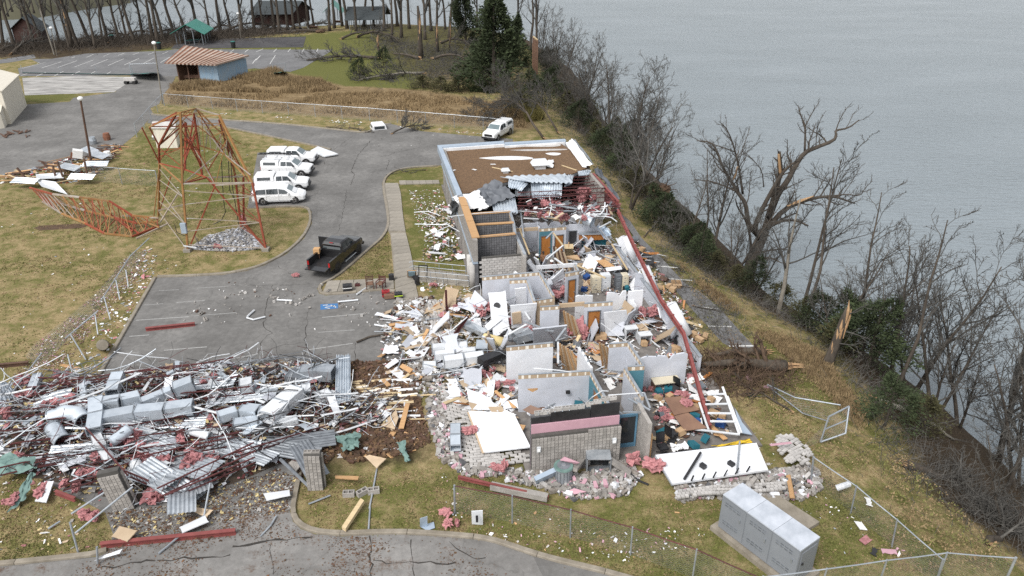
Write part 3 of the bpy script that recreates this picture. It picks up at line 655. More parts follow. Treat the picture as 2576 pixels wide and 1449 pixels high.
log_tree('fallen_tree', GY(1660, 482, 70.)+Vector((0, 0, 0)), GY(1612, 425, 72.), .35, 'fallen trunk with upturned roots at the water edge', 'fallen tree', 51, .5, roots=True)
log_tree('fallen_tree', G(1972, 932), G(1745, 930), .42, 'fallen brown log with splintered pale end lying against the wrecked building', 'fallen tree', 52, 1.7, mats=('bark', 'twigs_brown'), dens=1.3, lenf=.35)
log_tree('fallen_tree', G(1920, 890), G(1790, 900), .28, 'smaller fallen trunk just behind the splintered log', 'fallen tree', 53, 1.5, mats=('bark', 'twigs_brown'))
log_tree('fallen_tree', on_ground(2205, 1012, -1), on_ground(2400, 1112, -3), .24, 'pale fallen tree lying down the slope toward the lake', 'fallen tree', 54, 1.4, mats=('bark_pale', 'twigs'))
log_tree('fallen_tree', on_ground(2270, 1180, -1), on_ground(2540, 1290, -2), .26, 'dark toppled tree sprawled on the bank at the right edge', 'fallen tree', 55, 2.0)
log_tree('fallen_tree', on_ground(2480, 1370, -1), on_ground(2610, 1215, -2), .2, 'fallen crown tangled at the lower right corner', 'fallen tree', 56, 2.0)
log_tree('fallen_tree', G(952, 150), G(775, 153), .33, 'split fallen tree with pale torn trunk beside the far lot', 'fallen tree', 57, 1.8, dens=1.2)
log_tree('fallen_tree', G(1068, 187), G(900, 205), .27, 'fallen grey tree spread across the brown field', 'fallen tree', 58, 1.9, dens=1.2, mats=('bark_pale', 'twigs'))
log_tree('fallen_tree', G(1055, 150), G(985, 138), .3, 'short broken trunk lying under the snapped orange tree', 'fallen tree', 59, .8)
log_tree('fallen_tree', G(806, 82), G(705, 84), .35, 'fallen trunk with root plate near the picnic bench', 'fallen tree', 60, 1.4, roots=True)
for i, (a, b) in enumerate([((30, 138), (125, 112)), ((180, 100), (290, 92)), ((300, 92), (420, 100)), ((560, 85), (700, 72)), ((420, 90), (520, 80)), ((640, 62), (760, 58)), ((0, 130), (60, 120)), ((900, 95), (1010, 112)), ((1110, 110), (1200, 130)), ((1090, 150), (1190, 160)), ((860, 100), (960, 92)), ((270, 110), (200, 112)), ((330, 90), (250, 104)), ((470, 84), (380, 94)), ((520, 76), (610, 86)), ((760, 64), (850, 60))]):
 log_tree('fallen_tree', on_ground(*a), on_ground(*b), .28, 'dark fallen tree tangled on the floor of the far woods', 'fallen tree', 70+i, 1.6, dens=1.1, group='fallen trees in the far woods', rise=1.)
log_tree('fallen_branch', G(985, 338), G(1075, 322), .1, 'leafless branch heap dropped on the upper drive', 'branch', 91, 2.0, dens=1.4, rise=1.)
log_tree('fallen_branch', G(880, 322), G(935, 334), .07, 'thin limb on the verge left of the white truck cap', 'branch', 92, 1.2)
log_tree('fallen_branch', G(1365, 350), G(1205, 300), .16, 'toppled treetop lying over the white truck at the roof corner', 'branch', 93, 1.8, dens=1.3, rise=2.4)
log_tree('fallen_branch', G(1405, 335), G(1265, 285), .14, 'tangled limb heap behind the far edge of the roof', 'branch', 94, 1.8, dens=1.2, rise=2.)
log_tree('fallen_branch', G(1075, 428), G(985, 440), .05, 'thin dead limb on the grass by the sidewalk corner', 'branch', 95, .8)
for i, (a, b) in enumerate([((1640, 640), (1720, 690)), ((1700, 590), (1760, 670)), ((1690, 720), (1800, 745)), ((1740, 775), (1850, 800)), ((1620, 600), (1660, 560)), ((1760, 700), (1800, 720)), ((1990, 1040), (1850, 960)), ((820, 320), (880, 330))]):
 log_tree('fallen_branch', on_ground(*a), on_ground(*b), .06, 'dead twiggy branch lying along the lane behind the building', 'branch', 110+i, 1.2, group='branches on the rear lane and verge')
# snapped stumps with splintered wood
def snag(u, v, H, r0, label, seed, lean=0.):
 r = random.Random(seed); p = on_ground(u, v); root = thing('snapped_tree', p, label, 'tree'); tm = MB(); H *= .9
 tm.tube([p+Vector((lean*f*H+r.gauss(0, .05), 0, f*H-.3)) for f in (0, .2, .45, .7, .85)], [r0*1.6, r0*1.1, r0, r0*.8, r0*.45], 9); tm.build('trunk', 'bark', root, smooth=True)
 sm = MB()
 for i in range(9):
  f = r.uniform(.25, .85); a = r.uniform(-2.6, -.4); o = p+Vector((lean*f*H+cos(a)*r0*.75, sin(a)*r0*.75, f*H-.3))
  sm.tube([o-Vector((0, 0, .16*H)), o, o+Vector((r.gauss(0, .08), r.gauss(0, .05), r.uniform(.06, .16)*H))], [.03, r0*.3, .012], 5)
 sm.build('torn_wood', 'split_wood', root); cm = MB()
 for _ in range(4):
  o = p+Vector((lean*.5*H, 0, r.uniform(.3, .7)*H)); bp = wander(o, (r.gauss(0, 1), r.gauss(0, 1), .4), H*.35, 5, .2, 0, r); cm.tube(bp, taper(.05, .015, 5), 4); twiggy(cm, bp, taper(.05, .015, 5), 3, r)
 cm.build('branches', 'twigs', root)
snag(2078, 925, 6.2, .30, 'snapped stump with bright splintered wood on the grass slope', 61, .12)
snag(1059, 146, 13, .42, 'tall snapped trunk with orange torn wood on the far lawn', 62)
snag(1100, 131, 8, .22, 'thin snapped trunk right of the orange torn one', 63, .03)
snag(955, 145, 6, .25, 'short snapped trunk at the split fallen tree', 64, -.03)
snag(182, 122, 16, .38, 'tall trunk with bright torn wood in the far left woods', 65, .03)
snag(1130, 120, 6, .16, 'pale forked snag near the lakeshore cedar', 66, .1)
# evergreens
CED = [cedar('cedar_tree', 1, 8.5, 2.7, 9000), cedar('cedar_tree', 2, 4.2, 2.1, 4200), cedar('cedar_tree', 3, 3.0, 1.9, 3200, 'cedar_brown')]
def ev(u, v, k, s, label, group=None, z0=0., tilt=None):
 plant(CED[k], on_ground(u, v, z0), rt.uniform(0, 6.28), s, label, group, tilt)
ev(1243, 226, 0, (1.7, 1.7, 1.75), 'big dark cedar standing at the top of the lake bank')
ev(1172, 110, 0, (1.2, 1.2, 1.6), 'tall dark conifer among the bare trees at the top'); ev(1225, 190, 0, .9, 'dark cedar half hidden behind the big cedar'); ev(1300, 165, 0, 1.05, 'dark green conifer left of the wooden poles'); ev(1205, 212, 1, 1.6, 'low cedar at the left foot of the big cedar')
for u, v, k, s in [(1110, 228, 2, (1.7, 1.2, .75)), (1065, 222, 2, (1.5, 1.2, .7)), (1155, 231, 2, (1.5, 1.2, .8))]: ev(u, v, k, s, 'flattened olive cedar bush left of the big cedar', 'flattened cedar bushes on the field')
ev(965, 170, 1, .9, 'small green cedar under the split fallen tree'); ev(905, 200, 1, .9, 'dark cedar clump at the edge of the green hollow')
for u, v, k, s in [(1330, 262, 1, 1.25), (1362, 270, 1, 1.1), (1310, 285, 2, 1.1), (1375, 195, 1, 1.3), (1390, 175, 1, 1.0), (1392, 240, 1, 1.2), (1425, 290, 2, 1.2), (1455, 330, 1, 1.1), (1500, 375, 2, 1.2), (1530, 410, 1, 1.2), (1560, 440, 1, 1.2), (1575, 395, 1, 1.3), (1595, 485, 2, 1.1), (1545, 355, 2, 1.3), (1480, 300, 2, 1.2), (1600, 430, 1, 1.)]:
 ev(u, v, k, s, 'dark green cedar bush in the thicket of the upper bank', 'cedar bushes on the upper bank', -1)
for u, v, k, s in [(1645, 562, 1, .95), (1665, 578, 1, .9), (1705, 598, 1, .8), (1728, 622, 2, .8), (1748, 640, 1, .8), (1760, 668, 1, .8), (1800, 690, 2, .7), (1890, 740, 1, .8), (1850, 725, 2, .7), (2120, 860, 1, 1.0), (2195, 880, 1, 1.35), (2165, 905, 1, .9), (2225, 1072, 1, .85), (2020, 815, 2, .8), (2100, 880, 2, .9), (2320, 1080, 2, .8), (2060, 800, 1, .8), (1960, 775, 2, .8)]:
 ev(u, v, k, s, 'small dark green cedar bush on the slope above the water', 'cedar bushes on the lower bank', -1.5)
# undergrowth: masses nobody could count
def brush(name, label, pts, k, spread, mat, seed, L=(.6, 1.8), rad=.014, z0=-1.):
 r = random.Random(seed); mb = MB(); P = [on_ground(u, v, z0) for u, v in pts]
 for _ in range(k):
  p = interp(P, r.random())+Vector((r.gauss(0, spread), r.gauss(0, spread), 0)); p.z = gz(p.x, p.y) if False else p.z
  q = wander(p, (r.gauss(0, .8), r.gauss(0, .8), r.uniform(.1, 1.)), r.uniform(*L), 3, .28, .0, r); mb.tube(q, taper(rad*r.uniform(.7, 1.6), .006, 3), 3, cap=False)
 # settle on the slope
 A = np.array([(v_.x, v_.y) for v_ in mb.v]); zg = ground_arr(A[:, 0], A[:, 1])[0]; base = np.array([P[0].z]*len(zg))
 for i in range(0, len(mb.v), 12):
  for j in range(i, min(i+12, len(mb.v))): mb.v[j].z += float(zg[i])-P[int(0)].z*0-mb_base(P, mb.v[i])
 mb.build(name, mat, kind='stuff', label=label)
def mb_base(P, v_):
 return min(((p.x-v_.x)**2+(p.y-v_.y)**2, p.z) for p in P)[1]
brush('bank_brush', 'tangle of bare twigs and vines on the upper bank', [(1350, 190), (1385, 245), (1430, 305), (1490, 365), (1550, 430), (1600, 490), (1640, 545)], 2600, 2.2, 'twigs', 1, (.6, 2.))
brush('bank_brush', 'tangle of bare twigs and vines along the lower bank', [(1660, 580), (1740, 650), (1830, 715), (1910, 760), (2010, 815), (2090, 880), (2160, 945), (2230, 1040), (2300, 1120)], 2600, 1.3, 'twigs', 2, (.4, 1.4))
brush('bank_brush', 'dark dead brush at the right edge of the bank', [(2290, 1150), (2360, 1210), (2440, 1260), (2540, 1330), (2600, 1400)], 2000, 1.6, 'twigs', 3, (.5, 1.7))
brush('woods_brush', 'storm littered brush on the floor of the far woods', [(0, 128), (120, 118), (240, 110), (380, 100), (520, 92), (680, 80)], 8000, 4.5, 'bark', 4, (1., 3.2), .035, 0)
brush('woods_brush', 'grey undergrowth between the fallen trees and the cedars', [(960, 110), (1060, 130), (1140, 150), (1180, 185), (1120, 200), (1020, 190)], 3600, 4.5, 'twigs', 5, (.8, 2.6), .024, 0)
brush('fallen_brush', 'heap of brown broken branches around the splintered log', [(1760, 905), (1830, 925), (1900, 930), (1950, 945), (1880, 975), (1800, 965), (1770, 940)], 1300, .9, 'twigs_brown', 6, (.5, 1.8), .02, 0)
brush('fallen_brush', 'twiggy branches strewn over the rear lane', [(1640, 640), (1700, 710), (1770, 790), (1830, 850), (1770, 760)], 700, 1.0, 'twigs', 7, (.5, 1.6), .014, 0)
def blades(name, label, polyV, k, h, mat, seed, w=.035, lean=.5):
 r = random.Random(seed); P = [G(*p) for p in polyV]; P = [(p.x, p.y) for p in P]; x0, x1 = min(p[0] for p in P), max(p[0] for p in P); y0, y1 = min(p[1] for p in P), max(p[1] for p in P)
 mb = MB(); c = 0
 while c < k:
  x, y = r.uniform(x0, x1), r.uniform(y0, y1)
  if not inside((x, y), P): continue
  d = noise.noise((x*.22, y*.22, seed)); c += 1
  if r.random() > .55+1.6*d: continue
  z = 0
  for _ in range(4):
   a = r.uniform(0, 2*pi); hh = h*r.uniform(.5, 1.2)*(1+d); o = Vector((x+r.gauss(0, .12), y+r.gauss(0, .12), z)); q = Vector((cos(a), sin(a), 0))*w
   mb.add([o-q, o+q, o+Vector((r.gauss(0, lean*.5), r.gauss(0, lean*.5), 1))*hh], [(0, 1, 2)])
 mb.build(name, mat, kind='stuff', label=label)
blades('tall_grass', 'tall brown grass in the overgrown field', [(425, 215), (690, 178), (790, 200), (860, 225), (760, 236), (440, 228)], 9000, .75, 'dry_grass', 1, .05)
blades('tall_grass', 'pale dry grass behind the chain link fence', [(420, 236), (760, 236), (1060, 232), (1310, 275), (1325, 322), (1180, 312), (800, 285), (430, 262)], 9000, .38, 'dry_grass', 2, .05)
blades('tall_grass', 'golden grass tufts below the upper thicket', [(1180, 250), (1300, 262), (1330, 305), (1240, 300)], 2200, .8, 'dry_grass', 3, .06)
blades('tall_grass', 'yellowish brush by the fence end', [(1310, 275), (1350, 270), (1365, 300), (1325, 308)], 900, .9, 'yellow_brush', 4, .06)
blades('tall_grass', 'dry grass on the brow of the lake slope', [(1700, 655), (1800, 735), (1900, 800), (2060, 880), (2140, 980), (2200, 1130), (2100, 1010), (1960, 880), (1800, 760)], 6000, .22, 'dry_grass', 5, .03)
# ------------------------------------------------------------------ kit of wreckage
M('drywall', (.50, .52, .57), (.40, .42, .46), .8, .8, vary=.1, dirt=.4, dirtc=(.3, .27, .24))
M('drywall_bright', (.70, .715, .74), (.56, .575, .60), .7, .75, vary=.1, dirt=.35, dirtc=(.35, .32, .28))
M('drywall_paper', (.46, .36, .25), (.36, .27, .18), 1., .9, vary=.12, dirt=.15)
M('joint_mud', (.76, .72, .64), (.66, .62, .54), 2., .8, vary=.05)
M('teal_paint', (.075, .20, .25), (.06, .165, .21), 1., .7, dirt=.1)
M('blue_paint_wall', (.27, .40, .48), (.22, .34, .42), 1., .7, dirt=.1)
M('orange_wood', (.40, .17, .045), (.27, .10, .025), 2., .45, stretch=(6, 6, .6), vary=.12)
M('tan_wood', (.47, .29, .14), (.33, .19, .09), 2.5, .7, stretch=(1, 6, 6), vary=.2, dirt=.15)
M('pale_lumber', (.55, .44, .27), (.40, .30, .17), 2.5, .8, stretch=(1, 6, 6), vary=.2)
M('dark_wood', (.12, .065, .042), (.065, .035, .024), 2.5, .7, vary=.2)
M('brown_table', (.20, .115, .075), (.14, .08, .055), 1.5, .6, vary=.1, dirt=.2)
M('cmu', (.345, .325, .30), (.215, .20, .185), 2.4, .95, bump=.8, bscale=22, vary=.18, dirt=.25, dirtc=(.12, .11, .10))
M('cmu_light', (.46, .445, .425), (.33, .315, .30), 2.0, .95, bump=.6, bscale=22, vary=.15, dirt=.2)
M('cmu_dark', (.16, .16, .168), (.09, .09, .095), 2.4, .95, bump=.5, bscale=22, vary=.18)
M('mortar', (.10, .095, .088), (.06, .057, .052), 3., .95)
M('galv', (.48, .51, .54), (.27, .30, .33), 1.4, .4, metal=.55, vary=.12, dirt=.2, dirtc=(.2, .2, .2))
M('duct_metal', (.58, .63, .68), (.38, .43, .48), .9, .35, metal=.35, vary=.12, dirt=.12, dirtc=(.25, .26, .28))
M('white_metal', (.64, .66, .68), (.48, .50, .52), 1.2, .4, vary=.08, dirt=.12)
M('cream_metal', (.62, .56, .43), (.5, .45, .34), 1.2, .5, vary=.08, dirt=.15)
M('red_steel', (.105, .028, .027), (.045, .016, .016), 2.2, .6, vary=.2, dirt=.35, dirtc=(.05, .03, .025))
M('red_beam', (.235, .068, .062), (.15, .04, .037), 1.6, .6, vary=.05, dirt=.3, dirtc=(.14, .06, .05))
M('grey_steel', (.22, .24, .26), (.12, .13, .145), 2., .5, metal=.4, vary=.2)
M('pink_wool', (.47, .225, .23), (.25, .095, .10), 6., 1., bump=1., bscale=13, vary=.16)
M('pink_foam', (.52, .32, .37), (.42, .245, .29), 1.2, .85, vary=.08, dirt=.1)
M('yellow_foam', (.62, .52, .27), (.46, .36, .17), 2., .95, bump=.5, vary=.15)
M('black_sheet', (.016, .016, .018), (.03, .03, .032), 1.5, .5, vary=.1, dirt=.2, dirtc=(.09, .09, .09))
M('black_plastic', (.014, .014, .016), (.028, .028, .03), 3., .4, vary=.2)
M('tarp_grey', (.135, .145, .16), (.085, .092, .105), 1.2, .55, vary=0, bump=.2)
M('tarp_green', (.16, .25, .225), (.09, .15, .14), 2., .8, vary=.1, bump=.3)
M('membrane', (.76, .77, .78), (.55, .55, .55), .9, .6, vary=.05, dirt=.35, dirtc=(.24, .19, .13))
M('ballast', (.20, .12, .062), (.05, .03, .018), 9., .95, bump=1., bscale=11, vary=0)
M('cardboard', (.42, .29, .17), (.32, .21, .12), 1.5, .9, vary=.2)
M('carpet', (.20, .185, .17), (.11, .10, .095), 2., 1., dirt=.5, vary=0)
M('blue_plastic', (.02, .075, .24), (.015, .05, .17), 2., .45); M('teal_cloth', (.015, .13, .17), (.012, .09, .12), 3., .8)
M('yellow_plastic', (.62, .43, .03), (.5, .33, .02), 3., .6); M('red_cloth', (.35, .02, .025), (.22, .015, .02), 3., .7); M('paper', (.80, .80, .79), (.66, .66, .65), 2., .85, vary=.12)
M('glass_dark', (.02, .025, .03), (.03, .035, .04), 1., .08, spec=.6); M('fascia_blue', (.40, .47, .55), (.31, .38, .46), 1., .4, metal=.3, vary=0); M('blue_frame', (.11, .23, .33), (.08, .18, .27), 2., .5)
M('rubble_mix', (.30, .27, .24), (.10, .085, .07), 6., .95, bump=.7, vary=0)
def xform(c, yaw=0, pitch=0, roll=0): return Matrix.Translation(Vector(c)) @ rot3(yaw, pitch, roll).to_4x4()
def rag(L, W, amount, r, k=5):
 """board outline with broken edges"""
 if amount <= 0: return [(-L/2, -W/2), (L/2, -W/2), (L/2, W/2), (-L/2, W/2)]
 pts = []; c = [(-L/2, -W/2), (L/2, -W/2), (L/2, W/2), (-L/2, W/2)]; bad = r.randrange(4)
 for e in range(4):
  a, b = c[e], c[(e+1) % 4]; pts.append(a)
  if e == bad or r.random() < .3:
   for i in range(1, k):
    f = i/k+r.uniform(-.06, .06); nx, ny = (b[1]-a[1]), -(b[0]-a[0]); l = sqrt(nx*nx+ny*ny); o = -r.uniform(0, amount)*min(L, W)
    pts.append((a[0]+(b[0]-a[0])*f+nx/l*o, a[1]+(b[1]-a[1])*f+ny/l*o))
 return pts
def board(name, mat, c, L, W, T, yaw=0, pitch=0, roll=0, ragged=0, r=rnd, **kw):
 mb = MB(); mb.prism(rag(L, W, ragged, r), -T/2, T/2, xform(c, yaw, pitch, roll)); return mb.build(name, mat, **kw)
def quad_panel(name, corners, T, mat, parent=None, ragged=0, r=rnd, **kw):
 """slab with four corners given as world points (in order), thickness T behind the face"""
 p = [Vector(q) for q in corners]; nrm = (p[1]-p[0]).cross(p[3]-p[0]).normalized()
 out = []
 for e in range(4):
  a, b = p[e], p[(e+1) % 4]; out.append(a); cen = sum(p, Vector())/4
  if ragged:
   for i in range(1, 7):
    q = a.lerp(b, i/7); out.append(q+(cen-q)*r.uniform(0, ragged))
 n_ = len(out); mb = MB(); cen = sum(out, Vector())/n_
 vs = out+[q-nrm*T for q in out]; fs = []
 x = (p[1]-p[0]).normalized(); y = nrm.cross(x)
 tri = tessellate_polygon([[Vector(((q-cen).dot(x), (q-cen).dot(y), 0)) for q in out]])
 for t in tri:
  A, B_, C_ = [Vector(((out[i]-cen).dot(x), (out[i]-cen).dot(y))) for i in t]
  tt = tuple(t) if (B_-A).x*(C_-A).y-(B_-A).y*(C_-A).x > 0 else tuple(t)[::-1]
  fs += [tt, tuple(n_+i for i in tt[::-1])]
 fs += [(i, n_+i, n_+(i+1) % n_, (i+1) % n_) for i in range(n_)]
 mb.add(vs, fs); return mb.build(name, mat, parent, **kw)
def PV(*pts): return [G(u, v, z) for u, v, z in pts]
def pipe(name, mat, pts, rad, n=7, **kw): return MB().tube(pts, rad, n).build(name, mat, smooth=False, **kw)
def rand_pipe(name, mat, c, L, rad, r, yaw=None, bend=.25, zlift=.2, **kw):
 a = r.uniform(0, pi) if yaw is None else yaw; d = Vector((cos(a), sin(a), r.gauss(0, zlift)*.5)); pts = wander(Vector(c)-d*L/2, d, L, 4, bend, 0, r)
 zmin = min(p.z for p in pts)
 if zmin < .05:
  for p in pts: p.z += .06-zmin
 return MB().tube(pts, rad, 5).build(name, mat, **kw)
def wool(c, s, r, flat=.5, n=3, sub=3, **kw):
 mb = MB()
 for _ in range(n):
  o = Vector((r.gauss(0, s*.45), r.gauss(0, s*.45), r.uniform(0, s*.3))); mb.add(*blob(Vector(c)+o, s*r.uniform(.22, .6), s*r.uniform(.22, .6), s*flat*r.uniform(.3, .75), r, sub, 1.0, 2.2))
 return mb.build('insulation', 'pink_wool', smooth=False, **kw)
def corrugated(name, mat, c, L, W, yaw=0, pitch=0, roll=0, amp=.05, pitchw=.2, sag=0., curl=0., r=rnd, **kw):
 """ribbed sheet, ribs along its length; sag bends it, curl lifts one end"""
 X4 = xform(c, yaw, pitch, roll); nu, nv = max(3, int(W/pitchw)*4), 8; mb = MB(); o = r.uniform(0, 9)
 def fn(i, j):
  y = (i-.5)*W; x = (j-.5)*L; ph = (i*W/pitchw) % 1
  z = amp*(0 if ph < .25 else (1 if .5 <= ph < .75 else (ph-.25)*4 if ph < .5 else (1-ph)*4))
  z += sag*(1-4*(j-.5)**2)+curl*j**3+.5*amp*noise.noise((x*.8+o, y*.8, o))
  return X4 @ Vector((x, y, z))
 mb.grid(fn, nu, nv); return mb.build(name, mat, **kw)
def cloth(name, mat, corners, n, amp, fr, r, z=0., **kw):
 """crumpled sheet between four corners"""
 p = [Vector(q) for q in corners]; o = Vector((r.uniform(-50, 50), r.uniform(-50, 50), 0)); nrm = (p[1]-p[0]).cross(p[3]-p[0]).normalized()
 if nrm.z < 0: nrm = -nrm
 def fn(i, j):
  q = p[0].lerp(p[1], i).lerp(p[3].lerp(p[2], i), j); h = noise.noise(Vector((i*fr, j*fr, 0))+o)+.5*abs(noise.noise(Vector((i*fr*2.3, j*fr*2.3, 3))+o))
  e = Vector((noise.noise(Vector((j*5, i*5, 9))+o), noise.noise(Vector((j*5, i*5, 19))+o), 0))*amp*.9
  q = q+nrm*(amp*h)+e; q.z = max(q.z, z+.03); return q
 mb = MB().grid(fn, n, n); return mb.build(name, mat, smooth=True, **kw)
def duct(name, pts, w, h, label, group=None, mat='duct_metal', up=Vector((0, 0, 1)), cat='duct'):
 """run of rectangular hollow duct with raised flanges at every joint"""
 pts = [Vector(p) for p in pts]; root = thing(name, Vector(((pts[0].x+pts[-1].x)/2, (pts[0].y+pts[-1].y)/2, min(p.z for p in pts)-h/2)), label, cat, group)
 for a, b in zip(pts, pts[1:]):
  d = (b-a); L = d.length; d.normalize(); u_ = up if abs(d.dot(up)) < .95 else Vector((1, 0, 0)); x = d.cross(u_).normalized(); z = x.cross(d)
  def ring(p, ww, hh): return [p+x*i*ww/2+z*j*hh/2 for i, j in ((-1, -1), (1, -1), (1, 1), (-1, 1))]
  a2, b2 = a+d*.01, b-d*.01; mb = MB(); o1, o2, i1, i2 = ring(a2, w, h), ring(b2, w, h), ring(a2, w-.03, h-.03), ring(b2, w-.03, h-.03)
  vs = o1+o2+i1+i2; fs = []
  for k in range(4):
   m = (k+1) % 4; fs += [(k, m, 4+m, 4+k), (8+m, 8+k, 12+k, 12+m), (m, k, 8+k, 8+m), (4+k, 4+m, 12+m, 12+k)]
  mb.add(vs, fs); mb.build('duct_section', mat, root)
  for q in (a+d*.04, b-d*.04):
   fm = MB()
   for k in range(4):
    e = ring(q, w+.03, h+.03); fm.bar(e[k], e[(k+1) % 4], .04, .04, up=d)
   fm.build('flange', 'galv', root)
 return root
def round_duct(pts, rad, label, group=None, mat='duct_metal', name='round_duct'):
 pts = [Vector(p) for p in pts]; root = thing(name, Vector((pts[0].x, pts[0].y, min(p.z for p in pts)-rad)), label, 'duct', group); k = len(pts)
 mb = MB(); mb.tube(pts, rad, 16, cap=False); mb.tube(pts, rad*.96, 16, cap=False); mb.build('pipe_wall', mat, root, smooth=True)
 for p, q in ((pts[0], pts[1]), (pts[-1], pts[-2])):
  d = (q-p).normalized(); MB().tube([p, p+d*.07], rad*1.06, 16, cap=False).build('collar', 'galv', root, smooth=True)
 return root
def joist(a, b, depth, label, group, mat='red_steel', sag=0., name='roof_joist', panels=None):
 """open web steel joist: two double-angle chords and a zigzag web rod"""
 a, b = Vector(a), Vector(b); root = thing(name, Vector(((a.x+b.x)/2, (a.y+b.y)/2, min(a.z, b.z))), label, 'joist', group)
 L = (b-a).length; m = 6; top, bot = [], []; d = (b-a).normalized(); tilt = Vector((-d.y, d.x, 0)).normalized()*rnd.uniform(-.5, .5)*depth
 for i in range(m+1):
  f = i/m; p = a.lerp(b, f)-Vector((0, 0, sag*(1-(2*f-1)**2))); bot.append(p); top.append(p+Vector((0, 0, depth*.86))+tilt)
 for nm, pl in (('top_chord', top), ('bottom_chord', bot)):
  mb = MB()
  for p, q in zip(pl, pl[1:]): mb.bar(p, q, .07, .055)
  mb.build(nm, mat, root)
 k = panels or max(4, int(L/.8)); mb = MB()
 for i in range(k):
  p = interp(bot, i/k); q = interp(top, (i+.5)/k); s_ = interp(bot, (i+1)/k); mb.bar(p, q, .026).bar(q, s_, .026)
 mb.build('web_rods', mat, root); return root
def ibeam(name, a, b, h, w, mat, label, cat='beam', group=None, bolts=0):
 a, b = Vector(a), Vector(b); d = (b-a).normalized(); up = Vector((0, 0, 1)); x = d.cross(up).normalized(); z = x.cross(d)
 root = thing(name, Vector(((a.x+b.x)/2, (a.y+b.y)/2, min(a.z, b.z)-h/2)), label, cat, group)
 MB().bar(a, b, .03, h-.06).build('web', mat, root); MB().bar(a+z*h/2, b+z*h/2, w, .035).build('top_flange', mat, root); MB().bar(a-z*h/2, b-z*h/2, w, .035).build('bottom_flange', mat, root)
 for i in range(bolts):
  p = a.lerp(b, (i+.5)/bolts); MB().box(p+x*.05, (.16, .03, h*.8), rot3(atan2(d.y, d.x))).build('clip_angle', mat, root)
  MB().bar(p+z*(h/2+.04)-x*w*.7, p+z*(h/2+.04)+x*w*.7, .12, .06).build('joist_seat', mat, root)
 return root
# concrete blocks share these meshes
def block_mesh(name, L, H, W, hollow, mat):
 mb = MB(); a, b, c = L/2, W/2, H/2
 if not hollow: mb.box((0, 0, 0), (L, W, H))
 else:
  wall = .035
  mb.box((0, -b+wall/2, 0), (L, wall, H)); mb.box((0, b-wall/2, 0), (L, wall, H))
  for x in (-a+wall/2, 0, a-wall/2): mb.box((x, 0, 0), (wall, W-2*wall, H))
 return mb.mesh(name, mat)
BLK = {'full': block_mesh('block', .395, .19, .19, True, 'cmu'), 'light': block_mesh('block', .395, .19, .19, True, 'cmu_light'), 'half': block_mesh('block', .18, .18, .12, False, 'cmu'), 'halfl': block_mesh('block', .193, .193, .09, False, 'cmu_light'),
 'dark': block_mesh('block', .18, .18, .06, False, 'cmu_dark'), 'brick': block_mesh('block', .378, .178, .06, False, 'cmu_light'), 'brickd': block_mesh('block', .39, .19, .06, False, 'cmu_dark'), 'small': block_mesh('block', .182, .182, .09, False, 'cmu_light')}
def block_face(parent, a, b, z0, z1, cw, ch, kind, nrm, r, topfn=None, jit=.006, bond=False):
 """courses of blocks laid on a wall face from a to b; each block a part"""
 a, b = Vector(a), Vector(b); d = b-a; L = d.length; d.normalize(); cols = max(1, round(L/cw)); rows = max(1, round((z1-z0)/ch)); w = parent.location; yaw = atan2(d.y, d.x)
 for j in range(rows):
  for i in range(cols+(1 if bond and j % 2 else 0)):
   f = (i+.5-(.5 if bond and j % 2 else 0))*cw
   if f < 0 or f > L: continue
   z = z0+(j+.5)*ch
   if topfn and z > topfn(f/L): continue
   p = a+d*f+Vector(nrm)*r.uniform(-jit, jit); inst('block', BLK[kind], (p.x-w.x, p.y-w.y, z-w.z), (0, 0, yaw+r.gauss(0, .006)), parent=parent)
def bbox(mb, s0, s1, t0, t1, z0, z1): return mb.box(B((s0+s1)/2, (t0+t1)/2, (z0+z1)/2), (s1-s0, t1-t0, z1-z0), rot3(BA))
class Mound:
 """gentle heap height so that loose pieces lie on one another"""
 def __init__(s, polyV, h): s.P = [(p.x, p.y) for p in (G(*q) for q in polyV)]; s.h = h; s.c = Vector((sum(p[0] for p in s.P)/len(s.P), sum(p[1] for p in s.P)/len(s.P), 0)); s.x0, s.x1 = min(p[0] for p in s.P), max(p[0] for p in s.P); s.y0, s.y1 = min(p[1] for p in s.P), max(p[1] for p in s.P)
 def pick(s, r):
  while True:
   q = (r.uniform(s.x0, s.x1), r.uniform(s.y0, s.y1))
   if inside(q, s.P): return q
 def z(s, x, y):
  d = 1e9
  for a, b in zip(s.P, s.P[1:]+s.P[:1]):
   ex, ey = b[0]-a[0], b[1]-a[1]; k = max(0, min(1, ((x-a[0])*ex+(y-a[1])*ey)/(ex*ex+ey*ey+1e-9))); d = min(d, sqrt((x-a[0]-k*ex)**2+(y-a[1]-k*ey)**2))
  if not inside((x, y), s.P): return 0.
  return s.h*min(1, d/1.6)*(.65+.5*noise.noise((x*.5, y*.5, 1.7)))
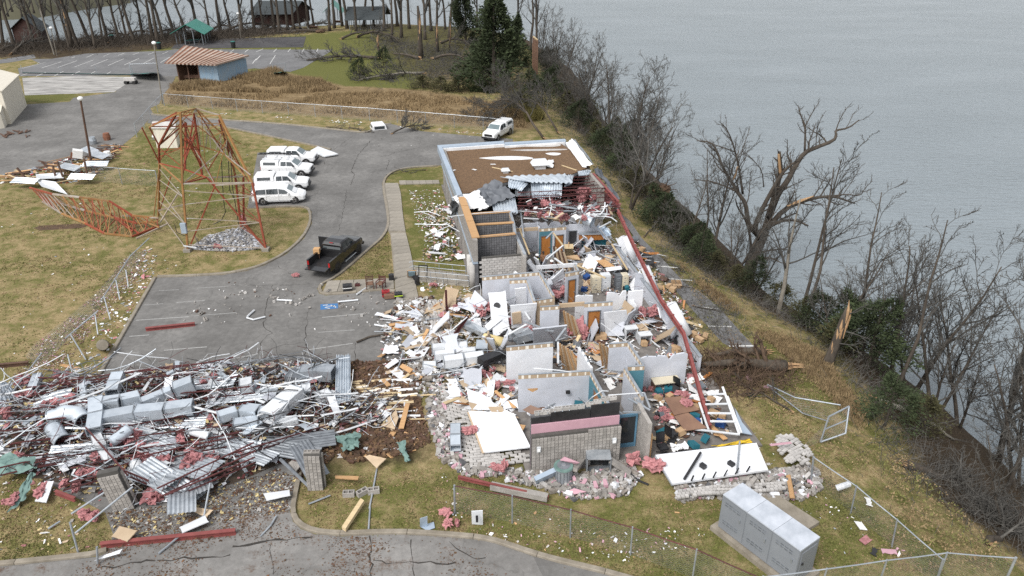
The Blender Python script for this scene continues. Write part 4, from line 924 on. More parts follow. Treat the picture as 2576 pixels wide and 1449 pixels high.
def litter(name, label, mound, k, sizes, mats, seed, base=.02, flat=True, dens=None):
 """scraps too many to count, strewn over an area: one object"""
 r = random.Random(seed); mb = MB()
 for _ in range(k):
  x, y = mound.pick(r)
  if dens is not None and r.random() > dens(x, y): continue
  z = mound.z(x, y)+base; mb.mat(r.randrange(len(mats))); s_ = r.uniform(*sizes)*(1 if r.random() < .85 else 1.9)
  R = rot3(r.uniform(0, 6.28), r.gauss(0, .25), r.gauss(0, .25)); a, b = s_*r.uniform(.5, 1.3), s_*r.uniform(.25, .8); t = s_*(.06 if flat else r.uniform(.35, .8))
  if not flat: a, b, t = s_*1.15, s_*.6, s_*.55
  pts = [Vector((x_*a*.5, y_*b*.5, 0)) for x_, y_ in ((-1, -1), (1, -1), (1, r.uniform(.4, 1)), (-1, 1))] if not flat else [Vector((-a*.5, -b*.5*r.uniform(.3, 1), 0)), Vector((a*.5*r.uniform(.5, 1), -b*.5, 0)), Vector((a*.5, b*.5*r.uniform(.3, 1), 0)), Vector((-a*.5*r.uniform(.3, 1), b*.5, 0))]
  c = Vector((x, y, z+t/2)); top = [c+R @ (p+Vector((0, 0, t/2))) for p in pts]; bot = [c+R @ (p*1.03-Vector((0, 0, t/2))) for p in pts]
  mb.add(top+bot, [(0, 1, 2, 3), (0, 4, 5, 1), (1, 5, 6, 2), (2, 6, 7, 3), (3, 7, 4, 0)])
 return mb.build(name, mats, kind='stuff', label=label)
# ------------------------------------------------------------------ the wrecked building
ZA = lambda x, y, z=0.: (1062.6+x*.35385, 515.2+y*.35385, z)
ZB = lambda x, y, z=0.: (1416.8+x*.27521, 805+y*.27521, z)
ZC = lambda x, y, z=0.: (1062.6+x*.27521, 695.5+y*.27521, z)
ZD = lambda x, y, z=0.: (1577.8+x*.39328, 933.8+y*.39328, z)
R7 = lambda x, y, z=0.: (1094.8+x*.2502, 901.6+y*.2502, z)
R3 = lambda x, y, z=0.: (1030.4+x*.2502, 611.8+y*.2502, z)
Z6 = lambda x, y, z=0.: (1030.4+x*.2502, 322+y*.2502, z)
r = random.Random(21)
mb = bbox(MB(), -.2, 13.2, -.35, 46.5, -.1, .10); mb.build('floor_slab', 'carpet', kind='structure', label='dirty floor slab of the wrecked building')
# left outside wall, standing towards the back
lw = thing('outside_wall', B(0, 34, 0), 'long grey block wall with pale blue band on the drive side', 'wall')
bbox(MB(), 0, .3, 24.2, 46.2, 0, 2.35).build('block_facing', 'cmu', lw); bbox(MB(), -.08, .28, 21.2, 46.25, 2.55, 4.35).build('fascia_panel', 'cmu', lw)
bbox(MB(), -.14, .28, 21.2, 46.25, 2.36, 2.55).build('band', 'fascia_blue', lw)
for i in range(8): bbox(MB(), -.015, .0, 24.5+i*2.75, 24.55+i*2.75, 0, 2.3).build('pilaster_joint', 'mortar', lw)
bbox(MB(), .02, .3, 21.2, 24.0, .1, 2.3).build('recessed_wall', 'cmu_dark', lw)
for t in (22.9, 21.5):
 MB().cyl(B(-.12, t, 0), B(-.12, t, 2.4), .27, 16).build('porch_column', 'cmu_light', smooth=True, label='round grey porch column '+('nearer the sidewalk rail' if t < 22 else 'second from the sidewalk rail'), cat='column')
bw = thing('back_wall', B(6.5, 46.3, 0), 'far end wall below the gravel roof', 'wall'); bbox(MB(), .3, 13.3, 46.0, 46.3, 0, 4.2).build('block_facing', 'cmu', bw)
rw = thing('outside_wall', B(13.1, 38, 0), 'lakeside outside wall under the gravel roof', 'wall'); bbox(MB(), 13.0, 13.3, 31.5, 46.3, 0, 4.1).build('block_facing', 'cmu', rw)
rw2 = thing('knee_wall', B(12.6, 15, 0), 'low white wall stub running along the lake side', 'wall'); bbox(MB(), 12.5, 12.66, 7.2, 25.5, .1, 1.25).build('drywall', 'drywall', rw2); bbox(MB(), 12.46, 12.7, 7.2, 25.5, 1.25, 1.32).build('sill_plate', 'galv', rw2)
# roof
roof = thing('roof', B(6.5, 38, 4), 'flat roof covered in brown gravel with pale metal parapet', 'roof')
RP = [G(*p, 4.2) for p in ((1113, 370), (1407, 358), (1455, 392), (1484, 420), (1440, 437), (1385, 441), (1330, 447), (1290, 453), (1240, 466), (1222, 478), (1155, 488))]
MB().prism([(p.x, p.y) for p in RP], 3.85, 4.12).build('deck', 'galv', roof)
MB().prism([(p.x, p.y) for p in RP], 4.125, 4.2).build('gravel_layer', 'ballast', roof)
def cap(nm, a, b, c, d, z0, z1, mat): MB().prism([(p.x, p.y) for p in (G(*a, z1), G(*b, z1), G(*c, z1), G(*d, z1))], z0, z1).build(nm, mat, roof)
cap('parapet', (1100, 365), (1111, 367), (1163, 488), (1150, 492), 3.9, 4.6, 'fascia_blue')
cap('parapet', (1100, 365), (1268, 354), (1268, 359), (1111, 370), 3.9, 4.62, 'fascia_blue'); cap('parapet', (1269, 358), (1421, 349), (1424, 353), (1269, 363), 3.9, 4.55, 'fascia_blue')
cap('parapet_lining', (1112, 371), (1269, 361), (1269, 363), (1112, 374), 3.9, 4.5, 'membrane'); cap('parapet_lining', (1270, 364), (1420, 354), (1421, 357), (1270, 368), 3.9, 4.4, 'membrane')
cloth('torn_flashing', 'membrane', PV(Z6(1565, 150, 4.3), Z6(1640, 110, 4.9), Z6(1835, 370, 4.8), Z6(1745, 400, 4.2)), 14, .16, 3, r, parent=roof)
cloth('torn_flashing', 'galv', PV(Z6(1640, 110, 4.9), Z6(1668, 118, 4.2), Z6(1850, 360, 4.0), Z6(1835, 370, 4.8)), 12, .12, 3, r, parent=roof)
def lens(pts, mat, z):
 P = smooth_pl([G(a, b, z) for a, b, _ in pts]+[G(pts[0][0], pts[0][1], z)], 2)[:-1]; MB().prism([(p.x, p.y) for p in P], z-.03, z+.02).build('bare_membrane', mat, roof)
lens([Z6(700, 302), Z6(860, 288), Z6(1050, 282), Z6(1250, 296), Z6(1230, 318), Z6(950, 322), Z6(800, 315)], 'membrane', 4.205)
lens([Z6(1010, 222), Z6(1300, 212), Z6(1610, 210), Z6(1560, 224), Z6(1200, 234)], 'cmu_light', 4.205); lens([Z6(1365, 256), Z6(1440, 246), Z6(1540, 256), Z6(1480, 278), Z6(1400, 270)], 'membrane', 4.205); lens([Z6(980, 178), Z6(1250, 172), Z6(1540, 160), Z6(1500, 190), Z6(1200, 190)], 'cmu_light', 4.206)
def hood(c, s_, label, name='roof_vent'):
 t = thing(name, c, label, 'vent'); R = rot3(BA); c = Vector(c)
 MB().box(c+Vector((0, 0, .22*s_)), (1.0*s_, .7*s_, .44*s_), R).build('curb', 'white_metal', t)
 mb = MB(); f = lambda x, y, z: c+R @ Vector((x*s_, y*s_, z*s_))
 mb.add([f(-.85, -.6, .45), f(.85, -.6, .45), f(.85, .6, .45), f(-.85, .6, .45), f(-.62, -.42, .85), f(.62, -.42, .85), f(.62, .42, .85), f(-.62, .42, .85)], [(3, 2, 1, 0), (4, 5, 6, 7), (0, 1, 5, 4), (1, 2, 6, 5), (2, 3, 7, 6), (3, 0, 4, 7)]); mb.build('hood', 'white_metal', t)
hood(G(*Z6(1310, 405)[:2], 4.2), 1.0, 'large white hooded vent on the gravel roof'); hood(G(*Z6(965, 450)[:2], 4.2), .5, 'small square white vent on the gravel roof')
cloth('crumpled_sheet', 'membrane', PV(Z6(1380, 330, 4.4), Z6(1450, 310, 4.5), Z6(1440, 400, 4.3), Z6(1360, 385, 4.3)), 8, .2, 3, r, label='crumpled white sheet beside the large roof vent', cat='sheet')
for a, b, l in [((830, 395), (1035, 438), 'thin lumber strip lying across the roof by the small vent'), ((1530, 375), (1680, 425), 'short lumber strip near the right end of the roof')]:
 MB().bar(G(*Z6(*a)[:2], 4.24), G(*Z6(*b)[:2], 4.24), .1, .06).build('plank', 'pale_lumber', label=l, cat='plank')
for p, l in [((650, 418), 'white scrap on the left half of the gravel roof'), ((445, 425), 'small pale scrap near the left parapet'), ((840, 365), 'narrow white scrap left of the roof vent')]: board('roof_scrap', 'membrane', G(*Z6(*p)[:2], 4.24), .5, .22, .03, r.uniform(0, 3), .05, 0, .3, r, label=l, cat='scrap')
def corr_quad(corners, ribs, label, mat='duct_metal', amp=.11, sag=0., wave=.12, group=None):
 p = [Vector(q) for q in corners]; nrm = (p[1]-p[0]).cross(p[3]-p[0]).normalized(); o = r.uniform(0, 50)
 def fn(i, j):
  q = p[0].lerp(p[1], i).lerp(p[3].lerp(p[2], i), j); ph = (i*ribs) % 1; z = 0 if ph < .25 else 1 if .5 <= ph < .75 else (ph-.25)*4 if ph < .5 else (1-ph)*4
  return q+nrm*(amp*z+wave*noise.noise((i*3+o, j*3, o)))+Vector((0, 0, -sag*j*j))+(p[3]-p[0])*.06*noise.noise((i*ribs*.3, o, j*2))*(1 if j > .9 else 0)
 return MB().grid(fn, ribs*4, 8).build('corrugated_sheet', mat, label=label, cat='metal sheet', group=group)
corr_quad(PV(Z6(905, 490, 4.5), Z6(1560, 450, 4.6), Z6(1640, 550, 4.5), Z6(1200, 545, 4.7)), 9, 'long ribbed roof sheet peeled back along the broken roof edge')
corr_quad(PV(Z6(1215, 505, 4.7), Z6(1530, 530, 4.6), Z6(1525, 685, 3.6), Z6(1230, 690, 3.7)), 13, 'wide ribbed steel sheet hanging down from the roof edge', sag=.1)
corr_quad(PV(Z6(1000, 500, 4.6), Z6(1200, 550, 4.5), Z6(1130, 625, 4.2), Z6(990, 590, 4.2)), 7, 'twisted ribbed sheet left of the hanging one'); corr_quad(PV(Z6(1420, 540, 4.5), Z6(1535, 545, 4.5), Z6(1530, 670, 3.8), Z6(1435, 670, 3.7)), 5, 'narrow ribbed sheet overlapping the right of the hanging one')
corr_quad(PV(Z6(1560, 470, 4.6), Z6(1650, 470, 4.5), Z6(1630, 560, 4.1), Z6(1560, 590, 4.1)), 5, 'ribbed sheet bent over at the right of the roof edge'); corr_quad(PV(Z6(1690, 430, 4.4), Z6(1830, 420, 4.4), Z6(1800, 470, 4.0), Z6(1700, 480, 4.0)), 6, 'small ribbed sheet by the twisted right parapet')
corr_quad(PV(Z6(1060, 600, 4.2), Z6(1220, 560, 4.2), Z6(1215, 690, 3.5), Z6(1070, 690, 3.5)), 7, 'shadowed ribbed sheet under the roof edge', 'grey_steel'); corr_quad(PV(Z6(820, 760, 3.9), Z6(1060, 700, 3.9), Z6(1090, 850, 3.4), Z6(860, 860, 3.4)), 8, 'ribbed sheet poking out below the grey tarp')
cloth('grey_tarp', 'tarp_grey', PV(Z6(650, 640, 4.4), Z6(860, 515, 4.9), Z6(1060, 680, 4.2), Z6(800, 800, 3.8)), 26, .3, 4.5, r, label='crumpled dark grey tarp draped over the broken roof edge', cat='tarp')
cloth('white_membrane', 'membrane', PV(Z6(420, 700, 4.4), Z6(690, 625, 4.6), Z6(800, 800, 3.9), Z6(560, 830, 3.6)), 22, .28, 4.5, r, label='torn white roof membrane hanging over the block rooms', cat='membrane'); cloth('white_membrane', 'membrane', PV(Z6(650, 700, 4.3), Z6(760, 720, 4.3), Z6(790, 810, 3.8), Z6(690, 830, 3.7)), 12, .2, 3, r, label='rolled white membrane flap below the tarp', cat='membrane')
cloth('torn_flashing', 'tarp_grey', PV(Z6(420, 720, 4.3), Z6(530, 730, 4.3), Z6(470, 870, 2.2), Z6(410, 900, 1.6)), 12, .25, 3, r, label='dark flashing hanging off the left wall corner', cat='flashing')
# steel roof joists still spanning
for a, b in [((1600, 520), (1880, 498)), ((1570, 578), (1925, 545)), ((1540, 632), (1965, 590)), ((1090, 690), (1995, 640)), ((1090, 752), (2045, 690)), ((1080, 815), (2095, 755)), ((1180, 870), (2120, 815))]:
 joist(G(*Z6(*a)[:2], 3.75), G(*Z6(*b)[:2], 3.75), .42, 'dark red bar joist still spanning behind the block rooms', 'red joists spanning the open roof', sag=r.uniform(0, .35))
ibeam('eave_beam', G(1492, 440, 4.0), G(1556, 512, 4.0), .36, .2, 'red_beam', 'red eave beam at the lake end of the spanning joists')
fb0 = ibeam('fallen_beam', G(1554, 530, 3.9), G(1594, 618, 3.4), .26, .18, 'red_beam', 'long red steel beam slanting down along the lake side', bolts=4)
for a, b, k in (((1594, 618, 3.4), (1663, 756, 2.6), 4), ((1663, 756, 2.6), (1720, 840, 2.0), 3), ((1720, 840, 2.0), (1786, 1074, .5), 2)):
 t = ibeam('x', G(*a), G(*b), .26, .18, 'red_beam', 'x x x x', bolts=k)
 for c in list(t.children): c.location = c.location+t.location-fb0.location; c.parent = fb0
 bpy.data.objects.remove(t)
for i in range(75):
 c = G(r.uniform(1330, 1535), r.uniform(505, 548), r.uniform(2.9, 3.9)); k = i % 5
 if k < 2: rand_pipe('ceiling_strip', r.choice(('white_metal', 'galv', 'white_metal')), c, r.uniform(.9, 2.6), r.uniform(.03, .06), r, zlift=.6, label='white ceiling strip tangled in the spanning joists', cat='strip', group='ceiling strips in the spanning joists')
 elif k < 4: board('ceiling_piece', r.choice(('paper', 'drywall_bright', 'drywall_paper', 'grey_steel')), c, r.uniform(.4, 1.1), r.uniform(.25, .6), .04, r.uniform(0, 3), r.gauss(0, .5), r.gauss(0, .5), .2, r, label='broken ceiling piece tangled in the spanning joists', cat='ceiling piece', group='ceiling pieces in the spanning joists')
 else: wool(c, r.uniform(.3, .55), r, .8, 3, label='pink shred tangled in the spanning joists', cat='insulation', group='pink shreds in the spanning joists')
for (a, b), l in zip([((1594, 660, .35), (1576, 594, 2.5)), ((1650, 738, .35), (1622, 672, 2.4)), ((1730, 842, .35), (1690, 766, 2.3))], ('farthest', 'middle', 'nearest')):
 MB().tube([G(*a), G(*b)], .34, 20).build('white_column', 'drywall_bright', smooth=True, label='leaning white cylinder column under the red beam, %s of three' % l, cat='column')
cloth('mesh_scrim', 'tarp_grey', PV(Z6(1840, 400, 4.2), Z6(1930, 420, 3.4), Z6(2110, 720, 2.6), Z6(2050, 680, 3.6)), 12, .3, 3, r, label='grey scrim hanging off the lake side eave', cat='scrim')
# interior partitions measured along their tops
def vwall(a, b, zt, mat='drywall', label='', band=True, th=.13, z0=.1, door=None, group=None, dmat='orange_wood', name='partition_wall', cat='wall', bandmat='drywall_paper'):
 A, B_ = G(a[0], a[1], zt), G(b[0], b[1], zt); d = (B_-A); L = d.length; d.normalize(); yaw = atan2(d.y, d.x); nrm = Vector((d.y, -d.x, 0))
 if nrm.y > 0: nrm = -nrm
 root = thing(name, Vector(((A.x+B_.x)/2, (A.y+B_.y)/2, z0)), label, cat, group); mid = (A+B_)/2; bh = .26 if band else 0
 segs = [(0, L)]
 if door:
  f0, f1 = door[0]*L, door[1]*L; segs = [(0, f0), (f1, L)]
  dz = min(zt-bh-.05, 2.15)
  for s0, s1, q0, q1 in ((f0, f1, dz, zt-bh),):
   if q1-q0 > .02: MB().box(A+d*(s0+s1)/2-Vector((0, 0, zt-(q0+q1)/2)), (s1-s0, th, q1-q0), rot3(yaw)).build('lintel', mat, root)
  fr = MB();
  for f in (f0+.03, f1-.03): fr.box(A+d*f-Vector((0, 0, zt-(z0+dz)/2)), (.07, th+.04, dz-z0), rot3(yaw))
  fr.box(A+d*(f0+f1)/2-Vector((0, 0, zt-dz+.03)), (f1-f0, th+.045, .07), rot3(yaw)); fr.build('door_frame', 'grey_steel', root)
  dr = MB().box(A+d*(f0+f1)/2-Vector((0, 0, zt-(z0+dz)/2)), (f1-f0-.14, .05, dz-z0-.08), rot3(yaw)).build('door', dmat, root)
  MB().box(A+d*(f0+(f1-f0)*.85)-Vector((0, 0, zt-1.05))+nrm*.06, (.12, .06, .04), rot3(yaw)).build('handle', 'galv', dr)
 for s0, s1 in segs:
  if s1-s0 > .03 and band: MB().box(A+d*(s0+s1)/2-Vector((0, 0, zt-(z0+zt-bh)/2)), (s1-s0, th, zt-bh-z0), rot3(yaw)).build('drywall', mat, root)
  elif s1-s0 > .03:
   M4 = Matrix(((d.x, 0, nrm.x, A.x), (d.y, 0, nrm.y, A.y), (0, 1, 0, z0), (0, 0, 0, 1))); k = max(3, int((s1-s0)/.22)); Ht = zt-z0
   MB().prism([(s0, 0), (s1, 0)]+[(s1+(s0-s1)*i/k, Ht-(r.uniform(0, .12) if r.random() < .6 else 0)-(.4 if r.random() < .05 else 0)) for i in range(k+1)], -th/2, th/2, M4).build('drywall', mat, root)
   for i in range(1, int((s1-s0)/.6)): MB().box(A+d*(s0+i*.6)-Vector((0, 0, .15)), (.05, th-.02, .5), rot3(yaw)).build('stud', 'galv', root)
 if band:
  MB().box(mid-Vector((0, 0, bh/2)), (L, th+.006, bh), rot3(yaw)).build('unpainted_band', bandmat, root); pm = MB(); k = int(L/.42)
  for i in range(k):
   pm.box(A+d*((i+.5+r.uniform(-.15, .15))*L/k)-Vector((0, 0, bh/2)), (r.uniform(.07, .2), th+.014, bh-.02-r.uniform(0, .06)), rot3(yaw))
  pm.build('joint_compound', 'joint_mud', root)
 if band: MB().box(mid+Vector((0, 0, .02)), (L, th+.02, .035), rot3(yaw)).build('top_track', 'galv', root)
 return root
V_ = vwall
V_((1274, 873), (1391, 862), 2.7, 'drywall_bright', 'big bright white partition right of the fallen duct boxes')
wf = V_((1304, 943), (1484, 933), 2.7, 'drywall', 'pale grey partition with cork board, nearest the standing block wall')
V_((1486, 934), (1533, 1020), 2.7, 'teal_paint', 'teal and white corridor wall running toward the standing block wall', door=(.25, .55)); V_((1572, 925), (1617, 998), 2.7, 'drywall', 'white corridor wall parallel to the teal one'); V_((1580, 922), (1621, 920), 2.7, 'teal_paint', 'teal wall end facing the camera by the open office')
V_((1604, 899), (1730, 886), 2.4, 'drywall', 'long pale wall under the red beam with a desk before it', band=False); V_((1533, 865), (1579, 861), 2.6, 'drywall', 'short white wall with a small shelf behind the corridor'); V_((1580, 861), (1619, 918), 2.6, 'drywall', 'white side wall joining the teal wall end', door=(.62, .95), dmat='grey_steel')
V_((1456, 871), (1489, 925), 2.5, 'drywall_bright', 'narrow bright wall seen edge on beside the brown panel stack', band=False)
V_((1359, 772), (1407, 769), 2.7, 'drywall', 'pale wall left of the torn opening with pink wool'); V_((1470, 764), (1541, 759), 2.7, 'drywall', 'white wall with the nearest orange door', door=(.12, .60)); MB().bar(G(1407, 769, 2.55), G(1470, 764, 2.55), .14, .28).build('header', 'drywall_paper', label='tan header spanning the torn opening', cat='header')
V_((1448, 743), (1491, 740), 2.4, 'drywall_bright', 'bright wall stub behind the nearest orange door', band=False); V_((1527, 736), (1575, 731), 2.5, 'drywall_bright', 'bright tilted wall left of the lake side gap', band=False); V_((1581, 732), (1618, 729), 2.5, 'drywall_bright', 'bright wall piece next to the low lakeside wall', band=False)
w14 = V_((1213, 697), (1358, 684), 2.7, 'drywall', 'long pale wall with a blue painted patch by the porch'); V_((1358, 685), (1393, 744), 2.7, 'drywall', 'white wall running forward from the blue patched wall')
quad_panel('blue_patch', PV((1238, 713, 1.9), (1282, 709, 1.9), (1285, 737, .6), (1240, 742, .6)), .02, 'blue_paint_wall', w14)
V_((1282, 705), (1326, 703), 2.6, 'drywall', 'small closet front wall in the middle of the ruin'); V_((1326, 703), (1345, 758), 2.6, 'drywall', 'small closet side wall in the middle of the ruin'); wex = V_((1349, 756), (1395, 749), 2.5, 'drywall_paper', 'tan wall stub bearing the exit sign')
V_((1423, 688), (1455, 682), 2.7, 'drywall', 'white wall with the middle orange door', door=(.18, .82)); V_((1455, 682), (1447, 664), 2.7, 'drywall', 'side wall behind the middle orange door')
V_((1357, 575), (1389, 573), 2.8, 'teal_paint', 'teal wall with the tall far orange door', door=(.1, .92)); V_((1390, 573), (1424, 570), 2.8, 'drywall', 'white wall with the second far orange door', door=(.15, .85)); MB().bar(G(1298, 579, 2.65), G(1357, 575, 2.65), .14, .28).build('header', 'drywall_paper', label='tan header over the dark corridor by the block rooms', cat='header')
V_((1298, 565), (1353, 558), 2.8, 'drywall', 'back wall of the dark closet behind the corridor', band=False); V_((1354, 559), (1420, 555), 2.8, 'drywall', 'back wall of the far white closet', band=False); V_((1352, 558), (1357, 574), 2.8, 'drywall', 'divider between the two far closets', band=False); V_((1420, 556), (1424, 570), 2.8, 'drywall', 'right side of the far white closet', band=False)
V_((1426, 565), (1508, 561), 2.7, 'drywall', 'far white wall with a dark doorway above the cabinets', band=False, door=(.06, .32), dmat='black_sheet')
MB().bar(G(1348, 673, 1.6), G(1452, 666, 1.6), .14, .3).build('header', 'drywall_bright', label='fallen white header beam in front of the workers', cat='header')
Q = quad_panel
Q('leaning_drywall', PV((1339, 826, 2.1), (1426, 816, 2.1), (1428, 856, .3), (1341, 865, .3)), .1, 'drywall', ragged=.03, label='grey leaning wall panel with broken top in mid ruin', cat='wall panel')
p9 = Q('leaning_drywall', PV((1283, 767, 2.5), (1350, 761, 2.5), (1346, 815, .6), (1287, 824, .6)), .1, 'drywall_bright', ragged=.03, label='white leaning panel with a brown bare patch', cat='wall panel'); Q('bare_patch', PV((1287, 786, 1.9), (1310, 783, 1.95), (1312, 812, .95), (1290, 815, .9)), .09, 'drywall_paper', p9)
hp = Q('fallen_drywall', PV((1228, 738, 2.1), (1271, 732, 2.1), (1283, 838, .3), (1241, 850, .3)), .08, 'drywall_bright', ragged=.05, label='tall white fallen panel with a round hole', cat='wall panel')
MB().tube([G(1250, 769, 1.52), G(1250, 769, 1.62)], .24, 12).build('hole', 'black_sheet', hp)  # black disc put on the panel for the shade inside the hole
Q('leaning_drywall', PV((1294, 725, 2.6), (1322, 721, 2.6), (1325, 764, 1.0), (1299, 767, 1.0)), .08, 'drywall_bright', ragged=.06, label='small bright panel standing above the exit sign wall', cat='wall panel'); Q('leaning_drywall', PV((1518, 785, 2.3), (1575, 779, 2.3), (1582, 838, .25), (1524, 851, .25)), .1, 'drywall_bright', label='big white panel leaning right of the nearest orange door', cat='wall panel')
Q('fallen_drywall', PV((1180, 762, .9), (1195, 731, 1.4), (1227, 762, 1.3), (1215, 779, .8)), .06, 'drywall', label='square grey panel propped left of the holed panel', cat='wall panel'); Q('fallen_drywall', PV(ZC(320, 235, .9), ZC(495, 270, .8), ZC(480, 335, .6), ZC(330, 280, .7)), .05, 'drywall', label='flat pale panel with cables near the red pole', cat='wall panel'); Q('fallen_drywall', PV(ZC(570, 455, .8), ZC(690, 345, 1.1), ZC(725, 400, 1.), ZC(600, 500, .7)), .05, 'drywall_bright', label='broken white board at the foot of the holed panel', cat='wall panel')
Q('leaning_drywall', PV(R3(1420, 360, 2.4), R3(1540, 250, 2.4), R3(1560, 520, .4), R3(1480, 500, .4)), .08, 'drywall_bright', ragged=.08, label='torn triangular white panel left of the middle orange door', cat='wall panel')
# exit sign with its four letters
ex = thing('exit_sign', G(*ZA(858, 705)[:2], 1.7), 'small white EXIT sign on the tan wall stub', 'sign'); ec = G(*ZA(858, 705)[:2], 1.7)+Vector((0, -.1, 0))
MB().box(ec, (.75, .03, .42)).build('board', 'paper', ex)
def seg(mb, a, b): mb.bar(ec+Vector((a[0], -.03, a[1])), ec+Vector((b[0], -.03, b[1])), .055, .03, up=Vector((0, 1, 0)))
for nm, x0, segs_ in (('letter_e', -.27, [((0, -.14), (0, .14)), ((0, .13), (.12, .13)), ((0, 0), (.1, 0)), ((0, -.13), (.12, -.13))]), ('letter_x', -.1, [((0, -.14), (.13, .14)), ((.13, -.14), (0, .14))]), ('letter_i', .09, [((.03, -.14), (.03, .14))]), ('letter_t', .17, [((.06, -.14), (.06, .14)), ((-.02, .13), (.14, .13))])):
 mb = MB()
 for a, b in segs_: seg(mb, (a[0]+x0, a[1]), (b[0]+x0, b[1]))
 mb.build(nm, 'dark_wood', ex)
# pieces fixed to the grey front partition
Q('cork_board', PV(R7(928, 300, 1.75), R7(1030, 295, 1.75), R7(1030, 362, 1.25), R7(930, 370, 1.25)), .04, 'tan_wood', label='tan cork board on the grey partition', cat='board'); Q('wall_phone', PV(R7(1312, 322, 1.6), R7(1355, 318, 1.6), R7(1355, 346, 1.35), R7(1313, 350, 1.35)), .08, 'black_plastic', label='black phone box on the grey partition', cat='phone')
# block rooms with wooden copings
def blockroom(a, b, zt, label, kind, cw, ch, lo, coping=True, th=.2, top=None, bond=False):
 A, B_ = G(a[0], a[1], zt), G(b[0], b[1], zt); d = (B_-A); L = d.length; d.normalize(); yaw = atan2(d.y, d.x); nrm = Vector((d.y, -d.x, 0)); nrm = -nrm if nrm.y > 0 else nrm
 root = thing('block_wall', Vector(((A.x+B_.x)/2, (A.y+B_.y)/2, .1)), label, 'wall'); MB().box((A+B_)/2-Vector((0, 0, zt-(.1+zt)/2)), (L, th, zt-.1), rot3(yaw)).build('core', 'mortar', root)
 block_face(root, A+nrm*(th/2+.005), B_+nrm*(th/2+.005), lo, zt, cw, ch, kind, nrm, r, bond=bond)
 if coping: MB().box((A+B_)/2+Vector((0, 0, .05)), (L, th+.14, .07), rot3(yaw)).build('coping_board', 'tan_wood', root)
 return root
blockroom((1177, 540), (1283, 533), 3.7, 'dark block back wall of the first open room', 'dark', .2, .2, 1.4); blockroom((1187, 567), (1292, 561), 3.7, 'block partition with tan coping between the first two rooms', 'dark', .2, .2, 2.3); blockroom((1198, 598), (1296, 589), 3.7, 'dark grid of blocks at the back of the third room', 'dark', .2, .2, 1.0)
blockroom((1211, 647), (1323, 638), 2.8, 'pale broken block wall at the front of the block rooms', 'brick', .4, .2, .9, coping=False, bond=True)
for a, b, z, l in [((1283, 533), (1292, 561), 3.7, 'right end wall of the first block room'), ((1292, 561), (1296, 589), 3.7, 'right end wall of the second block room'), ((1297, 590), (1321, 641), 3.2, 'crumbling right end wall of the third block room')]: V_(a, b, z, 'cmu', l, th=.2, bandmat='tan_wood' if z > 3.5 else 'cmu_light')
cpw = thing('wall_coping', B(.3, 27, 4.2), 'tan board coping along the top of the left wall', 'coping')
for t0, t1 in ((21.6, 24.9), (25.0, 28.4), (28.5, 30.6)): bbox(MB(), -.1, .5, t0, t1, 4.352, 4.43).build('board', 'tan_wood', cpw)
corr_quad(PV(ZA(365, 175, 2.6), ZA(500, 170, 2.6), ZA(512, 215, 2.4), ZA(370, 222, 2.4)), 8, 'white ribbed sheet inside the second block room', 'white_metal')
for a, b, l in [((560, 160), (590, 210), 'first'), ((620, 150), (640, 205), 'second')]: MB().bar(G(*ZA(*a)[:2], 2.6), G(*ZA(*b)[:2], 2.5), .1).build('strut', 'white_metal', label=l+' white strut inside the second block room', cat='strut')
# standing front block wall in layers
fw = thing('front_block_wall', B(2.5, 0, 0), 'standing split-face block wall with pink foam and black sheathing layers', 'wall')
fa, fb_ = B(.12, -.12), B(4.95, -.12)
bbox(MB(), .12, 4.95, -.12, .12, 0, 2.32).build('core', 'mortar', fw); block_face(fw, fa-BV*.05, fb_-BV*.05, 0, 2.4, .2, .2, 'half', -BV, r, topfn=lambda f: 2.2+.16*f)
bbox(MB(), .14, 4.9, .15, .24, 0, 2.85).build('pink_foam', 'pink_foam', fw)
for s0, s1, z1 in ((.14, 1.15, 3.2), (1.2, 3.3, 3.42), (3.34, 4.9, 3.62)): bbox(MB(), s0, s1, .25, .33, 2.4 if s0 < 3 else 2.2, z1).build('black_sheathing', 'black_sheet', fw)
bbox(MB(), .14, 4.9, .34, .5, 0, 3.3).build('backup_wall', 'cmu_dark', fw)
for s0, z1, k in ((.55, 3.3, 3), (1.6, 3.42, 4), (3.3, 3.5, 1), (3.72, 3.62, 1), (4.13, 3.75, 2)):
 for i in range(k):
  p = B(s0+i*.405, .43, z1+.1)-fw.location; inst('block', BLK['light'], p, (0, 0, BA+r.gauss(0, .03)), parent=fw)
for x, y in ((1040, 560), (1130, 548), (1205, 535), (1280, 528), (1350, 520)): MB().tube([G(*R7(x, y)[:2], 2.9), G(*R7(x, y)[:2], 3.9)], .035, 6).build('rebar_tube', 'grey_steel', fw)
for x, y, l in ((1060, 930, 'left'), (1815, 905, 'right')):
 t = thing('floodlight', G(*R7(x, y)[:2], 1.4), 'small grey security light at the %s of the standing block wall' % l, 'light'); c = B(*( (.45, -.3) if l == 'left' else (4.55, -.3)), 1.6)
 t.location = c; MB().box(c, (.2, .12, .28), rot3(BA)).build('housing', 'white_metal', t); MB().box(c+Vector((.0, -.08, -.02)), (.14, .03, .14), rot3(BA)).build('lens', 'paper', t)
